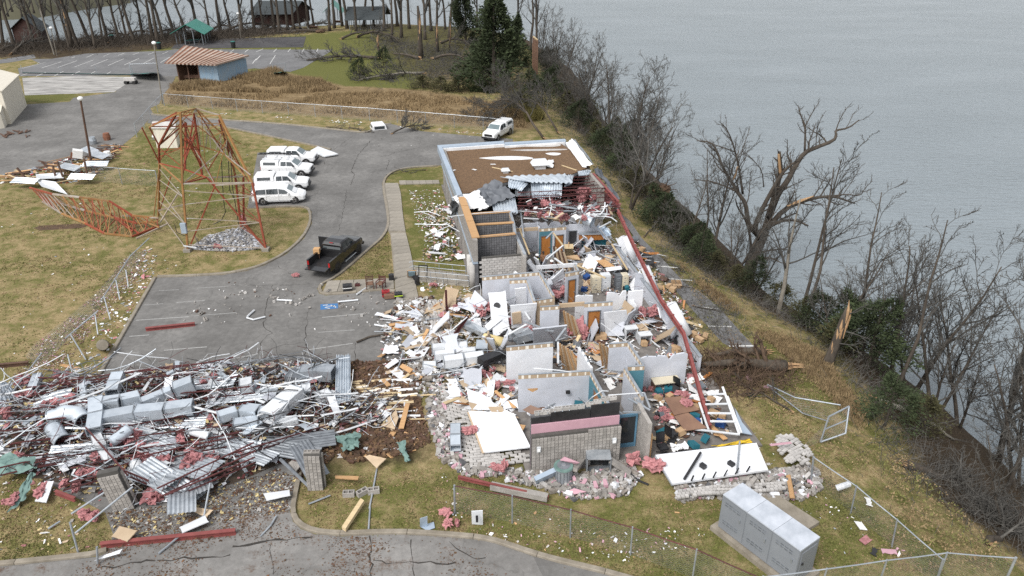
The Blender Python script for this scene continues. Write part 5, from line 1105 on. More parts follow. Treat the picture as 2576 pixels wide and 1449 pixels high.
# side return of the wall with blue glazed door
sd_ = thing('side_block_wall', B(6.4, .2, 0), 'rough block return wall right of the blue door', 'wall'); MB().box((B(6.35, -.4)+B(6.35, 1.6))/2+Vector((0, 0, 1.35)), (.22, 2.4, 2.7), rot3(BA)).build('core', 'cmu', sd_)
MB().box((B(6.62, -.4)+B(6.62, 1.))/2+Vector((0, 0, .9)), (.08, 1.3, 1.7), rot3(BA)).build('wood_panel', 'tan_wood', sd_)
dd = thing('glazed_door', B(5.5, .9, .1), 'blue framed glass door right of the standing block wall', 'door')
for s0, s1, z0, z1 in ((5.1, 5.2, .1, 2.3), (6.1, 6.2, .1, 2.3), (5.2, 6.1, .1, .35), (5.2, 6.1, 2.15, 2.3)): bbox(MB(), s0, s1, .85, .95, z0, z1).build('frame', 'blue_frame', dd)
bbox(MB(), 5.2, 6.1, .89, .91, .35, 2.15).build('glass', 'glass_dark', dd)
# window framing above the corridor
for pts, l in [([R7(1740, 370, 2.7), R7(2100, 345, 2.7)], 'white tube rail on top of the corridor walls'), ([R7(1500, 470, 1.2), R7(1580, 390, 2.4), R7(1680, 325, 2.9), R7(1740, 330, 2.8)], 'bent white conduit arching over the corridor'), ([R7(990, 100, 2.9), R7(1250, 120, 2.9), R7(1370, 140, 2.7)], 'bent conduit above the grey partition')]: pipe('conduit', 'white_metal', PV(*pts), .035, label=l, cat='pipe')
for i, (a, b) in enumerate([((1940, 405), (2160, 520)), ((2020, 410), (2120, 500)), ((1580, 540), (1750, 490)), ((1890, 540), (2100, 545)), ((1640, 420), (1700, 520)), ((1760, 480), (1880, 560)), ((2100, 345), (2160, 500))]):
 MB().bar(G(*R7(*a)[:2], 2.8), G(*R7(*b)[:2], 2.5), .11, .06).build('metal_stud', 'galv', label='bright metal stud fallen over the blue door', cat='stud', group='studs over the blue door')
# ladder-like window frame beside the red beam
wfm = thing('window_frame', G(*ZD(620, 250)[:2], .2), 'toppled white window frame with rungs beside the red beam', 'window frame')
for a, b in [((610, 100, 1.6), (715, 400, .6)), ((640, 160, 1.2), (730, 395, .5)), ((460, 200, .9), (520, 375, .4))]: MB().bar(G(*ZD(*a)), G(*ZD(*b)), .12, .06).build('stile', 'white_metal', wfm)
for a, b in [((520, 150, 1.2), (620, 145, 1.5)), ((500, 212, 1.0), (645, 208, 1.3)), ((515, 268, .9), (668, 270, 1.1)), ((530, 320, .8), (690, 322, .9)), ((380, 365, .5), (720, 405, .6))]: MB().bar(G(*ZD(*a)), G(*ZD(*b)), .12, .06).build('rung', 'white_metal', wfm)
Q('blue_sill', PV(ZD(690, 240, .6), ZD(735, 330, .5), ZD(800, 410, .3), ZD(720, 395, .4)), .05, 'fascia_blue', label='pale blue wedge of wall by the fallen window frame', cat='wall panel')
# fallen outside panels
wp = Q('fallen_drywall', PV(ZD(180, 545, .45), ZD(825, 468, .75), ZD(900, 640, .6), ZD(290, 730, .35)), .12, 'drywall_bright', label='large white wall panel lying flat behind the generator', cat='wall panel'); MB().bar(G(*ZD(185, 540, .5)), G(*ZD(825, 464, .8)), .12, .1).build('edge_strip', 'black_sheet', wp); MB().bar(G(*ZD(180, 545, .42)), G(*ZD(290, 730, .34)), .12, .1).build('edge_strip', 'galv', wp)
for k in range(6): MB().bar(G(*ZD(410+k*70, 700-k*10, .6)), G(*ZD(425+k*72, 668-k*12, 1.05)), .06).build('anchor_post', 'black_sheet', wp)
pipe('black_pole', 'black_sheet', PV(ZD(365, 690, .6), ZD(470, 520, .9)), .07, label='black square pole on the white fallen panel', cat='pole'); pipe('grey_pole', 'galv', PV(ZD(720, 450, 1.), ZD(702, 650, .7)), .05, label='thin galvanized stud on the white fallen panel', cat='stud')
for x, y, s_, l in ((485, 605, .32, 'small black box'), (665, 592, .34, 'black toolbox')): board('small_box', 'black_plastic', G(*ZD(x, y, .75)), s_, s_*.7, .2, 2.2, label=l+' on the white fallen panel', cat='box')
Q('fallen_drywall', PV(R7(335, 535, .45), R7(790, 560, .6), R7(960, 900, .4), R7(490, 955, .3)), .08, 'drywall_bright', label='white wall panel with tan taped edge lying on the fallen blocks', cat='wall panel'); MB().bar(G(*R7(345, 540, .48)), G(*R7(495, 950, .34)), .28, .03).build('taped_edge', 'drywall_paper', label='tan taped strip along the left fallen panel', cat='strip')
Q('fallen_drywall', PV(R7(300, 290, .5), R7(560, 400, .5), R7(640, 540, .4), R7(360, 520, .35)), .05, 'drywall_bright', ragged=.12, label='broken white sheet above the taped fallen panel', cat='wall panel')
# veneer walls that fell flat, block by block
def fallen_wall(name, polyV, kind, cw, ch, label, z=.16, yaw=BA, cap_=290, keep=.93, tilt=0., warp=.5):
 P = [G(*p) for p in polyV]; P2 = [(p.x, p.y) for p in P]; c = sum(P, Vector())/len(P); root = thing(name, Vector((c.x, c.y, 0)), label, 'wall'); u_ = Vector((cos(yaw), sin(yaw), 0)); v_ = Vector((-sin(yaw), cos(yaw), 0)); k = 0
 for j in range(-40, 41):
  for i in range(-40, 41):
   p = c+u_*(i+(.5 if j % 2 else 0))*cw+v_*j*ch
   if not inside((p.x, p.y), P2) or r.random() > keep or k >= cap_: continue
   n_ = noise.noise((p.x*.8, p.y*.8, 4)); q = p+Vector((noise.noise((p.x*.7, p.y*.7, 9))*warp*.3, noise.noise((p.x*.7, p.y*.7, 14))*warp*.3, 0)); k += 1
   inst('block', BLK[kind], (q.x-c.x, q.y-c.y, z+.1*max(0, n_)+r.uniform(-.01, .02)), (pi/2+r.gauss(0, .05), r.gauss(0, .05), yaw+r.gauss(0, .03)+.4*n_*warp), parent=root)
 return root
sub = lambda f, pts: [f(*p)[:2] for p in pts]
fallen_wall('fallen_block_wall', sub(R7, [(60, 290), (290, 270), (370, 560), (480, 960), (900, 960), (940, 1060), (350, 1130), (130, 640)]), 'brick', .40, .2, 'flattened veneer of pale blocks left of the standing wall')
fallen_wall('fallen_block_wall', sub(ZC, [(60, 240), (250, 240), (270, 420), (290, 610), (80, 640)]), 'brick', .40, .2, 'strip of fallen blocks in courses beside the red pole', z=.2, yaw=BA+pi/2, keep=.88)
fallen_wall('fallen_block_wall', sub(ZD, [(930, 460), (1050, 450), (1180, 560), (1150, 640), (1010, 630), (960, 560)]), 'small', .2, .2, 'tilted patch of fallen square blocks at the right corner', z=.45, yaw=.6, warp=.8)
fallen_wall('fallen_block_wall', sub(ZD, [(320, 790), (620, 770), (1000, 750), (990, 800), (640, 830), (320, 840)]), 'small', .2, .2, 'long low course of fallen blocks behind the generator', z=.4, yaw=.1)
# loose blocks in the rubble
def scatter_blocks(m, k, label, group, kinds=('full', 'light', 'half', 'small'), up=.0):
 for _ in range(k):
  x, y = m.pick(r); inst('concrete_block', BLK[r.choice(kinds)], (x, y, m.z(x, y)+.1+up), (r.gauss(0, .5) if r.random() < .6 else pi/2, r.gauss(0, .4), r.uniform(0, 6.28)), 1, label=label, cat='block', group=group)
mA = Mound([R7(*p)[:2] for p in ((720, 1120), (1000, 1150), (1500, 1180), (1900, 1060), (2080, 1180), (1930, 1390), (1400, 1430), (1000, 1290), (700, 1240))], .35)
mB_ = Mound(sub(ZD, [(300, 740), (900, 640), (1180, 600), (1260, 760), (1100, 830), (780, 800), (330, 850)]), .45)
mC = Mound(sub(R7, [(-60, 300), (60, 290), (140, 700), (330, 1100), (700, 1090), (720, 1180), (300, 1200), (40, 1000), (-80, 600)]), .3)
mE = Mound([(985, 760), (1090, 745), (1100, 900), (1110, 960), (1050, 1010), (1010, 960), (1040, 880)], .25)
scatter_blocks(mA, 95, 'loose grey concrete block in the rubble before the standing wall', 'loose blocks before the standing wall'); scatter_blocks(mB_, 70, 'loose grey concrete block heaped behind the generator', 'loose blocks behind the generator')
scatter_blocks(mC, 55, 'loose pale concrete block edging the flattened veneer', 'loose blocks edging the flattened veneer'); scatter_blocks(mE, 40, 'loose concrete block strewn at the edge of the near lot', 'loose blocks at the lot edge')
for m, nm, sd2 in ((mA, 'rubble of broken blocks before the standing wall', 1), (mB_, 'rubble of broken blocks behind the generator', 2), (mC, 'rubble around the flattened veneer', 3)): litter('rubble', nm, m, 900, (.07, .22), ['cmu', 'cmu_light', 'rubble_mix', 'cmu', 'cmu', 'cmu_dark', 'rubble_mix', 'drywall_bright', 'cmu', 'pink_foam'], sd2, flat=False)
litter('rubble', 'rubble at the edge of the near lot', mE, 900, (.06, .25), ['cmu_light', 'cmu', 'drywall_bright', 'rubble_mix', 'dark_wood', 'cmu', 'rubble_mix'], 4, flat=False)
# mixed wreckage inside, room by room
def wreck(polyV, h, n_, seed, where, mix=None, big=1., floor=.12):
 """boards, studs, wool, tiles and cartons tumbled over a part of the ruin"""
 q = random.Random(seed); m = Mound(polyV, h); mix = mix or ['white', 'stud', 'wool', 'tan', 'tile', 'dark', 'orange', 'stand', 'white', 'stud']
 for i in range(n_):
  x, y = m.pick(q); z = m.z(x, y)+floor+.05; k = q.choice(mix); yaw = q.uniform(0, pi); p, ro = q.gauss(0, .25), q.gauss(0, .25)
  if k == 'white': board('drywall_piece', q.choice(('drywall_bright', 'drywall', 'drywall_bright')), (x, y, z), q.uniform(.7, 2.2)*big, q.uniform(.4, 1.1)*big, .03, yaw, p, ro, .25, q, label='broken white drywall piece '+where, cat='drywall', group='drywall pieces '+where)
  elif k == 'stand': board('propped_drywall', q.choice(('drywall_bright', 'drywall', 'drywall_paper', 'drywall')), (x, y, z+.55), q.uniform(1.2, 2.1), q.uniform(.7, 1.3), .08, yaw, q.choice((-1, 1))*q.uniform(.7, 1.25), q.gauss(0, .2), .2, q, label='slab of wall propped at an angle '+where, cat='drywall', group='propped wall slabs '+where)
  elif k == 'tan': board('drywall_piece', 'drywall_paper', (x, y, z), q.uniform(.6, 1.8)*big, q.uniform(.4, 1.0)*big, .03, yaw, p, ro, .3, q, label='tan backed drywall piece '+where, cat='drywall', group='tan drywall '+where)
  elif k == 'stud': rand_pipe('metal_stud', q.choice(('galv', 'white_metal', 'galv')), (x, y, z+.25), q.uniform(1.2, 3.4), q.uniform(.025, .05), q, bend=.1, zlift=.5, label='bent metal stud '+where, cat='stud', group='metal studs '+where)
  elif k == 'wool': wool((x, y, z), q.uniform(.3, .65), q, label='pink insulation tuft '+where, cat='insulation', group='pink insulation '+where)
  elif k == 'tile': board('ceiling_tile', 'paper', (x, y, z), .6, q.choice((.6, 1.2)), .025, yaw, p, ro, .1, q, label='white ceiling tile '+where, cat='tile', group='ceiling tiles '+where)
  elif k == 'dark': board('dark_panel', q.choice(('black_sheet', 'dark_wood', 'grey_steel')), (x, y, z), q.uniform(.5, 1.3), q.uniform(.3, .7), q.choice((.04, .3)), yaw, p, ro, 0, q, label='dark furniture panel '+where, cat='panel', group='dark panels '+where)
  elif k == 'orange': board('wood_plank', q.choice(('tan_wood', 'orange_wood', 'pale_lumber')), (x, y, z), q.uniform(.8, 2.4), q.uniform(.15, .35), .05, yaw, p, ro, .1, q, label='torn wooden plank '+where, cat='plank', group='wooden planks '+where)
  elif k == 'carton': board('carton', 'cardboard', (x, y, z+.12), q.uniform(.35, .6), q.uniform(.3, .45), q.uniform(.25, .35), yaw, p*.5, ro*.5, 0, q, label='brown carton '+where, cat='carton', group='cartons '+where)
  elif k == 'blue': board('plastic_bin', q.choice(('blue_plastic', 'teal_cloth')), (x, y, z+.1), q.uniform(.35, .7), q.uniform(.3, .5), .3, yaw, p*.5, ro*.5, 0, q, label='blue or teal bin '+where, cat='bin', group='bins '+where)
 return m
WR = [([(1280, 690), (1420, 680), (1440, 740), (1300, 755)], .5, 16, 'in the small closets', ['stud', 'stand', 'tile', 'tan', 'stud', 'white']), ([(1500, 860), (1590, 860), (1610, 960), (1520, 980)], .3, 14, 'in the corridor', ['tile', 'tan', 'stud', 'white', 'dark']), ([(1650, 880), (1720, 870), (1740, 930), (1650, 950)], .2, 8, 'by the pale desk', ['tile', 'dark', 'tile', 'carton']), ([(1220, 735), (1340, 720), (1350, 860), (1240, 865)], .5, 22, 'around the holed panel', None), ([(1360, 700), (1450, 690), (1460, 760), (1365, 780)], .4, 14, 'left of the middle orange door', None),
 ([(1460, 660), (1570, 640), (1640, 740), (1470, 745)], .6, 26, 'beside the cream cabinets', ['white', 'stud', 'dark', 'carton', 'tan', 'orange', 'blue', 'stud', 'stand', 'tile', 'stand']), ([(1400, 590), (1530, 580), (1560, 650), (1420, 670)], .5, 20, 'below the far cabinets', ['white', 'stud', 'dark', 'tan', 'stud', 'stand', 'tile', 'stand']),
 ([(1470, 800), (1660, 770), (1700, 870), (1480, 880)], .5, 30, 'right of the nearest orange door', ['white', 'stud', 'dark', 'carton', 'tan', 'orange', 'tile', 'stand', 'wool', 'stand', 'stud']), ([(1390, 860), (1480, 850), (1560, 900), (1490, 925), (1400, 930)], .6, 16, 'behind the grey partition', ['tan', 'tan', 'stud', 'orange', 'dark']),
 ([(1310, 985), (1480, 975), (1540, 1040), (1340, 1060)], .25, 14, 'in the front office', ['dark', 'white', 'blue', 'stud', 'carton']), ([(1630, 960), (1770, 950), (1840, 1090), (1660, 1120)], .35, 30, 'in the open corner office', ['dark', 'carton', 'tile', 'dark', 'tile', 'blue', 'orange', 'wool']),
 ([(1090, 760), (1230, 750), (1240, 860), (1100, 900)], .5, 24, 'around the leaning red post', None), ([(1080, 890), (1270, 880), (1290, 1000), (1110, 960)], .5, 22, 'among the fallen duct boxes', ['white', 'stud', 'dark', 'wool', 'tan', 'stud', 'stand']),
 ([(1040, 925), (1120, 920), (1290, 1010), (1290, 1090), (1120, 1000)], .35, 20, 'above the taped fallen panel', ['white', 'white', 'tan', 'stud', 'orange']), ([(1290, 560), (1420, 550), (1480, 555), (1560, 545), (1550, 520), (1300, 530)], 1.4, 26, 'under the spanning joists', ['white', 'wool', 'stud', 'wool', 'white', 'stud']),
 ([(1080, 520), (1140, 520), (1165, 660), (1060, 660)], .15, 9, 'on the grass by the long wall', ['white', 'stud', 'stud', 'tile', 'dark']), ([(1560, 600), (1600, 600), (1780, 860), (1740, 880)], .15, 22, 'along the lake side of the ruin', ['white', 'stud', 'orange', 'carton', 'dark']),
 ([(960, 790), (1080, 770), (1090, 900), (985, 1000), (960, 900)], .15, 20, 'on the edge of the near lot', ['white', 'orange', 'stud', 'white', 'tan'])]
for i, (poly, h, k, where, mix) in enumerate(WR):
 m = wreck(poly, h*1.35, int(k*1.8), 300+i, where, mix); litter('wreckage_scraps', 'small scraps '+where, m, 620, (.06, .28), ['drywall_bright', 'drywall_paper', 'rubble_mix', 'black_sheet', 'pink_wool', 'galv', 'paper', 'dark_wood'], 500+i, base=.12)
for a in [(1700, 650), (1780, 640), (1900, 620), (1960, 700), (2040, 740), (1490, 780), (1500, 880), (1330, 850), (1870, 700), (1980, 870), (1800, 880), (1740, 720), (1450, 790)]:
 wool(G(*Z6(*a)[:2], 2.6), r.uniform(.4, .7), r, .8, 4, label='big pink wool clump caught among the spanning joists', cat='insulation', group='pink wool in the spanning joists')
for p, s_, l in [(R3(1700, 900, .5), .9, 'pink wool sheet spilling through the torn opening'), (R3(2430, 720, .9), .8, 'pink wool bundle against the lakeside stub'), (ZD(130, 600, .4), .9, 'long pink wool drape at the left of the white fallen panel'), (ZC(530, 330, .6), .7, 'pink wool heap under the square grey panel'), (ZC(215, 330, .4), .6, 'pink wool strip beside the red pole'), (ZD(350, 190, 1.), .6, 'pink tuft on the overturned brown table'), (R7(320, 715, .5), .5, 'pink tuft left of the taped fallen panel'), (R7(680, 1085, .5), .4, 'pink tuft below the taped fallen panel'), (R3(1480, 520, .8), .7, 'pink wool behind the torn triangular panel')]: wool(G(*p), s_, r, .6, 4, label=l, cat='insulation')
Q('wool_sheet', PV(R3(1660, 760, 1.6), R3(1740, 720, 1.8), R3(1760, 960, .3), R3(1640, 950, .3)), .15, 'pink_wool', ragged=.2, label='hanging pink wool sheet in the torn opening', cat='insulation')
# brown panels fanned out like cards, behind the partitions
for base, n_, l in ((R3(1500, 1010), 7, 'tan panel in the fanned stack behind the grey partition'), (R3(1900, 1000), 5, 'tan panel in the fanned stack left of the small shelf'), (R3(1540, 680), 6, 'tan panel fanned in the torn opening'), (R3(1440, 30), 6, 'dark panel fanned left of the tan cupboard')):
 for i in range(n_):
  u, v = base[0]+i*5, base[1]+i*3; z1 = 2.5-.06*i
  Q('fanned_panel', PV((u, v, z1), (u+4, v-1, z1), (u+14+i*2, v+62, .2), (u+9+i*2, v+63, .2)), .04, 'drywall_paper' if i % 2 else ('tan_wood' if 'dark' not in l else 'dark_wood'), label=l, cat='panel', group=l.replace('panel', 'panels'))
# ducts and boxes lying left of the bright partition
D_ = lambda pts, w, h, l, mat='white_metal': duct('rectangular_duct', PV(*pts), w, h, l, mat=mat)
D_([ZC(85, 665, .9), ZC(250, 650, .95), ZC(415, 640, .95)], .55, .5, 'white duct box topmost of the three beside the bright partition'); D_([ZC(105, 725, .75), ZC(300, 705, .8), ZC(490, 685, .85)], .5, .45, 'white duct box middle of the three beside the bright partition'); D_([ZC(190, 785, .8), ZC(380, 760, .85), ZC(565, 735, .9)], .65, .6, 'white duct box lowest of the three with black open end')
D_([ZC(540, 700, 1.0), ZC(550, 620, 1.05)], .75, .7, 'white square duct box with black mouth above the three', 'duct_metal'); D_([ZC(0, 810, .4), ZC(130, 805, .4)], .6, .2, 'flat white tray at the left of the duct boxes'); D_([ZC(840, 560, .9), ZC(990, 520, .9)], .9, .55, 'grey dented air unit box in mid ruin', 'galv')
Q('fallen_drywall', PV(ZC(360, 470, .9), ZC(390, 415, 1.), ZC(600, 520, .9), ZC(560, 550, .6)), .3, 'galv', label='long grey cable tray sloping beside the red post', cat='tray')
MB().tube(PV(ZC(560, 560, .9), ZC(735, 600, .8)), .33, 14).build('yellow_roll', 'yellow_foam', smooth=True, label='pale yellow foam roll beside the duct boxes', cat='roll')
rk = thing('black_rack', G(*ZC(640, 780)[:2], .3), 'black equipment rack lying on its side by the bright partition', 'rack')
a, b, c, d = PV(ZC(500, 790, .9), ZC(700, 720, .9), ZC(770, 745, .85), ZC(560, 835, .85)); Q('side_panel', (a, b, c, d), .5, 'black_plastic', rk)
for k in range(5): MB().bar(a.lerp(b, .1+.2*k)+Vector((0, 0, .04)), d.lerp(c, .1+.2*k)+Vector((0, 0, .04)), .05, .04).build('rail', 'grey_steel', rk)
for a, b in [((610, 800), (770, 750)), ((600, 740), (760, 700)), ((690, 640), (740, 820))]: MB().bar(G(*ZC(*a, 1.)), G(*ZC(*b, 1.05)), .06).build('rail', 'black_sheet', rk)
ibeam('red_post', G(*ZC(222, 310, .3)), G(*ZC(215, 130, 2.2)), .16, .16, 'red_steel', 'upright thin red steel post by the handrails', 'post'); ibeam('red_post', G(*ZC(280, 555, .3)), G(*ZC(415, 360, 1.9)), .2, .18, 'red_steel', 'leaning red steel post by the cable tray', 'post')
pipe('long_pipe', 'white_metal', PV(ZC(120, 570, .4), ZC(270, 490, .9), ZC(410, 370, 1.9)), .045, label='white pipe leaning against the red post', cat='pipe')
for i, (a, b) in enumerate([((750, 550), (950, 440)), ((930, 410), (1080, 465)), ((900, 270), (980, 390)), ((1220, 590), (1310, 470)), ((1240, 600), (1240, 790)), ((1010, 480), (1200, 500)), ((700, 355), (800, 370)), ((770, 220), (850, 185))]): MB().bar(G(*ZC(*a, 1.6)), G(*ZC(*b, 1.9)), .13, .07).build('metal_stud', 'galv' if i % 2 else 'white_metal', label='long bright stud crossing the middle of the ruin', cat='stud', group='studs crossing mid ruin')
for i, (a, b) in enumerate([((700, 60), (720, 230)), ((720, 95), (830, 100)), ((690, 170), (760, 350)), ((930, 0), (1310, 75)), ((640, 50), (1000, 35)), ((725, 72), (1015, 108)), ((880, 240), (930, 190)), ((885, 385), (1000, 290)), ((1000, 290), (930, 200)), ((1255, 165), (1340, 270)), ((1255, 165), (1340, 120)), ((1340, 270), (1456, 460)), ((1140, 350), (1260, 330)), ((940, 380), (1010, 430)), ((1100, 430), (1300, 520))]): MB().bar(G(*ZA(*a, 2.8)), G(*ZA(*b, 3.0)), .12, .08).build('metal_stud', ('galv', 'white_metal', 'pale_lumber')[i % 3], label='twisted stud or strip over the far rooms', cat='stud', group='studs over the far rooms')
pipe('blue_strut', 'grey_steel', PV(Z6(1400, 765, 4.3), Z6(1690, 815, 4.2)), .09, label='dark blue strut lying across the spanning joists', cat='strut'); pipe('long_cable', 'white_metal', PV(ZA(180, 85, 4.0), ZA(400, 60, 4.5), ZA(650, 40, 4.4)), .03, label='long pale cable stretched over the block rooms', cat='cable')
round_duct(PV(Z6(1760, 920, 3.4), Z6(1840, 950, 3.3)), .42, 'short round silver duct hanging below the joists')
# furniture and loose equipment
def office_chair(loc, yaw, label, tilt=(0, 0)):
 t = thing('office_chair', loc, label, 'chair'); t.rotation_euler = (tilt[0], tilt[1], yaw)
 def sm(nm, mb, m='black_plastic'): me = mb.mesh(nm, m); o = inst(nm, me, (0, 0, 0), parent=t)
 sm('seat', MB().box((0, 0, .48), (.52, .5, .1))); bk = MB(); bk.grid(lambda i, j: ((i-.5)*.5, .26+.05*cos((i-.5)*2)+.06*j, .55+.65*j), 6, 5); bk.grid(lambda i, j: ((.5-i)*.5, .32+.05*cos((i-.5)*2)+.06*j, .55+.65*j), 6, 5); sm('backrest', bk)
 sm('post', MB().cyl((0, 0, .12), (0, 0, .44), .04, 8), 'grey_steel')
 for k in range(5): a = k*2*pi/5; sm('leg', MB().bar((0, 0, .12), (cos(a)*.32, sin(a)*.32, .06), .05, .04), 'black_sheet')
 for s_ in (-1, 1): sm('armrest', MB().box((s_*.3, 0, .68), (.06, .34, .04)).bar((s_*.3, .1, .48), (s_*.3, .1, .68), .04))
def desk(loc, L, W, H, yaw, label, top='cream_metal', leg='dark_wood', tilt=(0, 0)):
 t = thing('desk', loc, label, 'desk'); t.rotation_euler = (tilt[0], tilt[1], yaw)
 inst('top', MB().box((0, 0, H), (L, W, .05)).mesh('top', top), (0, 0, 0), parent=t)
 for s_ in (-1, 1): inst('side_panel', MB().box((s_*(L/2-.05), 0, H/2), (.05, W*.9, H-.06)).mesh('side_panel', leg), (0, 0, 0), parent=t)
 inst('modesty_panel', MB().box((0, W*.4, H*.62), (L-.14, .03, H*.6)).mesh('modesty_panel', leg), (0, 0, 0), parent=t)
office_chair(G(*R7(2280, 960)[:2], .1), .3, 'black office chair at the left corner of the white fallen panel'); office_chair(G(*R7(2370, 830)[:2], .1), 2.2, 'black office chair beside the overturned brown table'); office_chair(G(*ZD(300, 140)[:2], .1), -.8, 'black office chair at the pale desk', (.4, .1)); office_chair(G(*ZB(970, 190)[:2], .2), 1., 'black chair lying near the red beam', (1.2, .2))
desk(G(*ZB(930, 640)[:2], .1), 1.7, .75, .74, BA, 'pale desk with papers under the long pale wall'); desk(G(*ZB(740, 210)[:2], .1), .9, .6, .74, BA, 'small white desk behind the long pale wall', 'white_metal', 'white_metal'); desk(G(*ZB(610, 170)[:2], .2), .9, .6, .9, BA, 'white side table next to the small white desk', 'white_metal', 'white_metal'); desk(G(*ZB(520, 400)[:2], .1), .9, .4, .8, BA, 'small white shelf unit inside the corridor room', 'white_metal', 'galv')
for c4, l in [(((235, 175, 1.), (360, 160, 1.1), (460, 250, .8), (300, 285, .7)), 'overturned brown table top left of the red beam'), (((300, 290, .7), (390, 268, .8), (510, 365, .6), (370, 385, .5)), 'second brown table top below the overturned one')]: Q('table_top', PV(*[ZD(*p) for p in c4]), .05, 'brown_table', label=l, cat='table')
Q('table_top', PV(R7(880, 520, .7), R7(960, 470, .95), R7(1090, 520, .9), R7(1000, 575, .6)), .05, 'brown_table', label='tilted brown table top in the front office', cat='table')
for p, s_, m, l in [(R7(1270, 570, .5), (.75, .5, .4), 'blue_plastic', 'bright blue plastic crate in the front office'), (R7(1440, 480, .7), (.5, .45, .5), 'teal_cloth', 'teal upholstered chair back in the front office'), (ZD(500, 430, .5), (.5, .35, .3), 'teal_cloth', 'teal folder box left of the yellow cloth'), (ZD(425, 470, .45), (.65, .4, .25), 'teal_cloth', 'teal cushion on white paper')]: board('loose_item', m, G(*p), *s_, r.uniform(0, 2), .2, .2, label=l, cat='box')
cloth('yellow_cloth', 'yellow_plastic', PV(ZD(540, 480, .5), ZD(790, 430, .6), ZD(810, 465, .5), ZD(640, 480, .4)), 12, .18, 4, r, label='bunched yellow cloth at the back of the white fallen panel', cat='cloth'); cloth('white_sheet', 'paper', PV(ZD(270, 470, .4), ZD(380, 460, .5), ZD(385, 500, .4), ZD(290, 515, .3)), 9, .2, 3, r, label='crumpled white paper behind the white fallen panel', cat='paper')
board('red_box', 'red_cloth', G(*ZB(975, 690, .5)), .4, .3, .3, .5, label='red bag by the pale desk', cat='bag')
cb = thing('wall_cabinet', G(*ZA(1200, 240)[:2], 1.2), 'orange wooden cabinets along the far white wall', 'cabinet')
for a, b in (((1115, 225), (1200, 222)), ((1203, 222), (1292, 218))): MB().bar(G(*ZA(*a, 1.7)), G(*ZA(*b, 1.7)), .5, .55).build('cabinet_box', 'orange_wood', cb)
MB().bar(G(*ZA(1112, 205, 1.98)), G(*ZA(1295, 200, 1.98)), .56, .04).build('cabinet_top', 'galv', cb); MB().bar(G(*ZA(1130, 270, .9)), G(*ZA(1300, 262, .9)), .6, .5).build('counter', 'teal_cloth', cb)
for x0, x1, y0, y1, m, l in [(1200, 1262, 520, 625, 'cream_metal', 'cream file cabinet left of three'), (1265, 1330, 530, 610, 'white_metal', 'white file cabinet in the middle of three'), (1370, 1410, 520, 615, 'grey_steel', 'dark grey file cabinet next to the cream one'), (1412, 1456, 505, 610, 'cream_metal', 'cream file cabinet by the lakeside stub')]:
 t = thing('file_cabinet', G(*ZA((x0+x1)/2, y1)[:2], .1), l, 'cabinet'); c = G(*ZA((x0+x1)/2, y1)[:2], .1); w = (x1-x0)*.35385/31.
 MB().box(c+Vector((0, .3, .65)), (w, .6, 1.3), rot3(BA)).build('body', m, t)
 for k in range(3): dr = MB().box(c+Vector((0, -.015, .28+.38*k)), (w-.08, .03, .34), rot3(BA)).build('drawer', m, t); MB().box(c+Vector((0, -.045, .36+.38*k)), (.14, .03, .03), rot3(BA)).build('pull', 'galv', dr)
cup = Q('tan_cupboard', PV(ZA(1008, 280, 2.1), ZA(1072, 278, 2.1), ZA(1072, 350, .3), ZA(1010, 350, .3)), .4, 'pale_lumber', label='open tan cupboard right of the dark panels', cat='cupboard'); MB().bar(G(*ZA(1040, 282, 2.1)), G(*ZA(1042, 350, .3)), .05, .45).build('divider', 'tan_wood', cup)
Q('carton_sheet', PV(ZA(1012, 365, 1.6), ZA(1100, 355, 1.6), ZA(1125, 390, 1.3), ZA(1018, 388, 1.3)), .04, 'cardboard', label='flat cardboard sheet above the workers', cat='cardboard'); Q('striped_door', PV(ZA(1230, 395, 1.6), ZA(1300, 390, 1.6), ZA(1370, 440, 1.1), ZA(1290, 442, 1.1)), .05, 'tan_wood', label='tilted tan door leaf near the lake side', cat='door'); Q('fallen_drywall', PV(ZA(1300, 450, 1.4), ZA(1410, 435, 1.4), ZA(1420, 460, 1.2), ZA(1310, 475, 1.2)), .05, 'drywall_bright', label='white panel lying on top of the cabinets', cat='wall panel'); corr_quad(PV(ZA(1235, 150, 2.6), ZA(1300, 145, 2.8), ZA(1345, 210, 2.2), ZA(1290, 240, 2.0)), 6, 'blue ribbed sheet bent beside the far cabinets', 'fascia_blue')
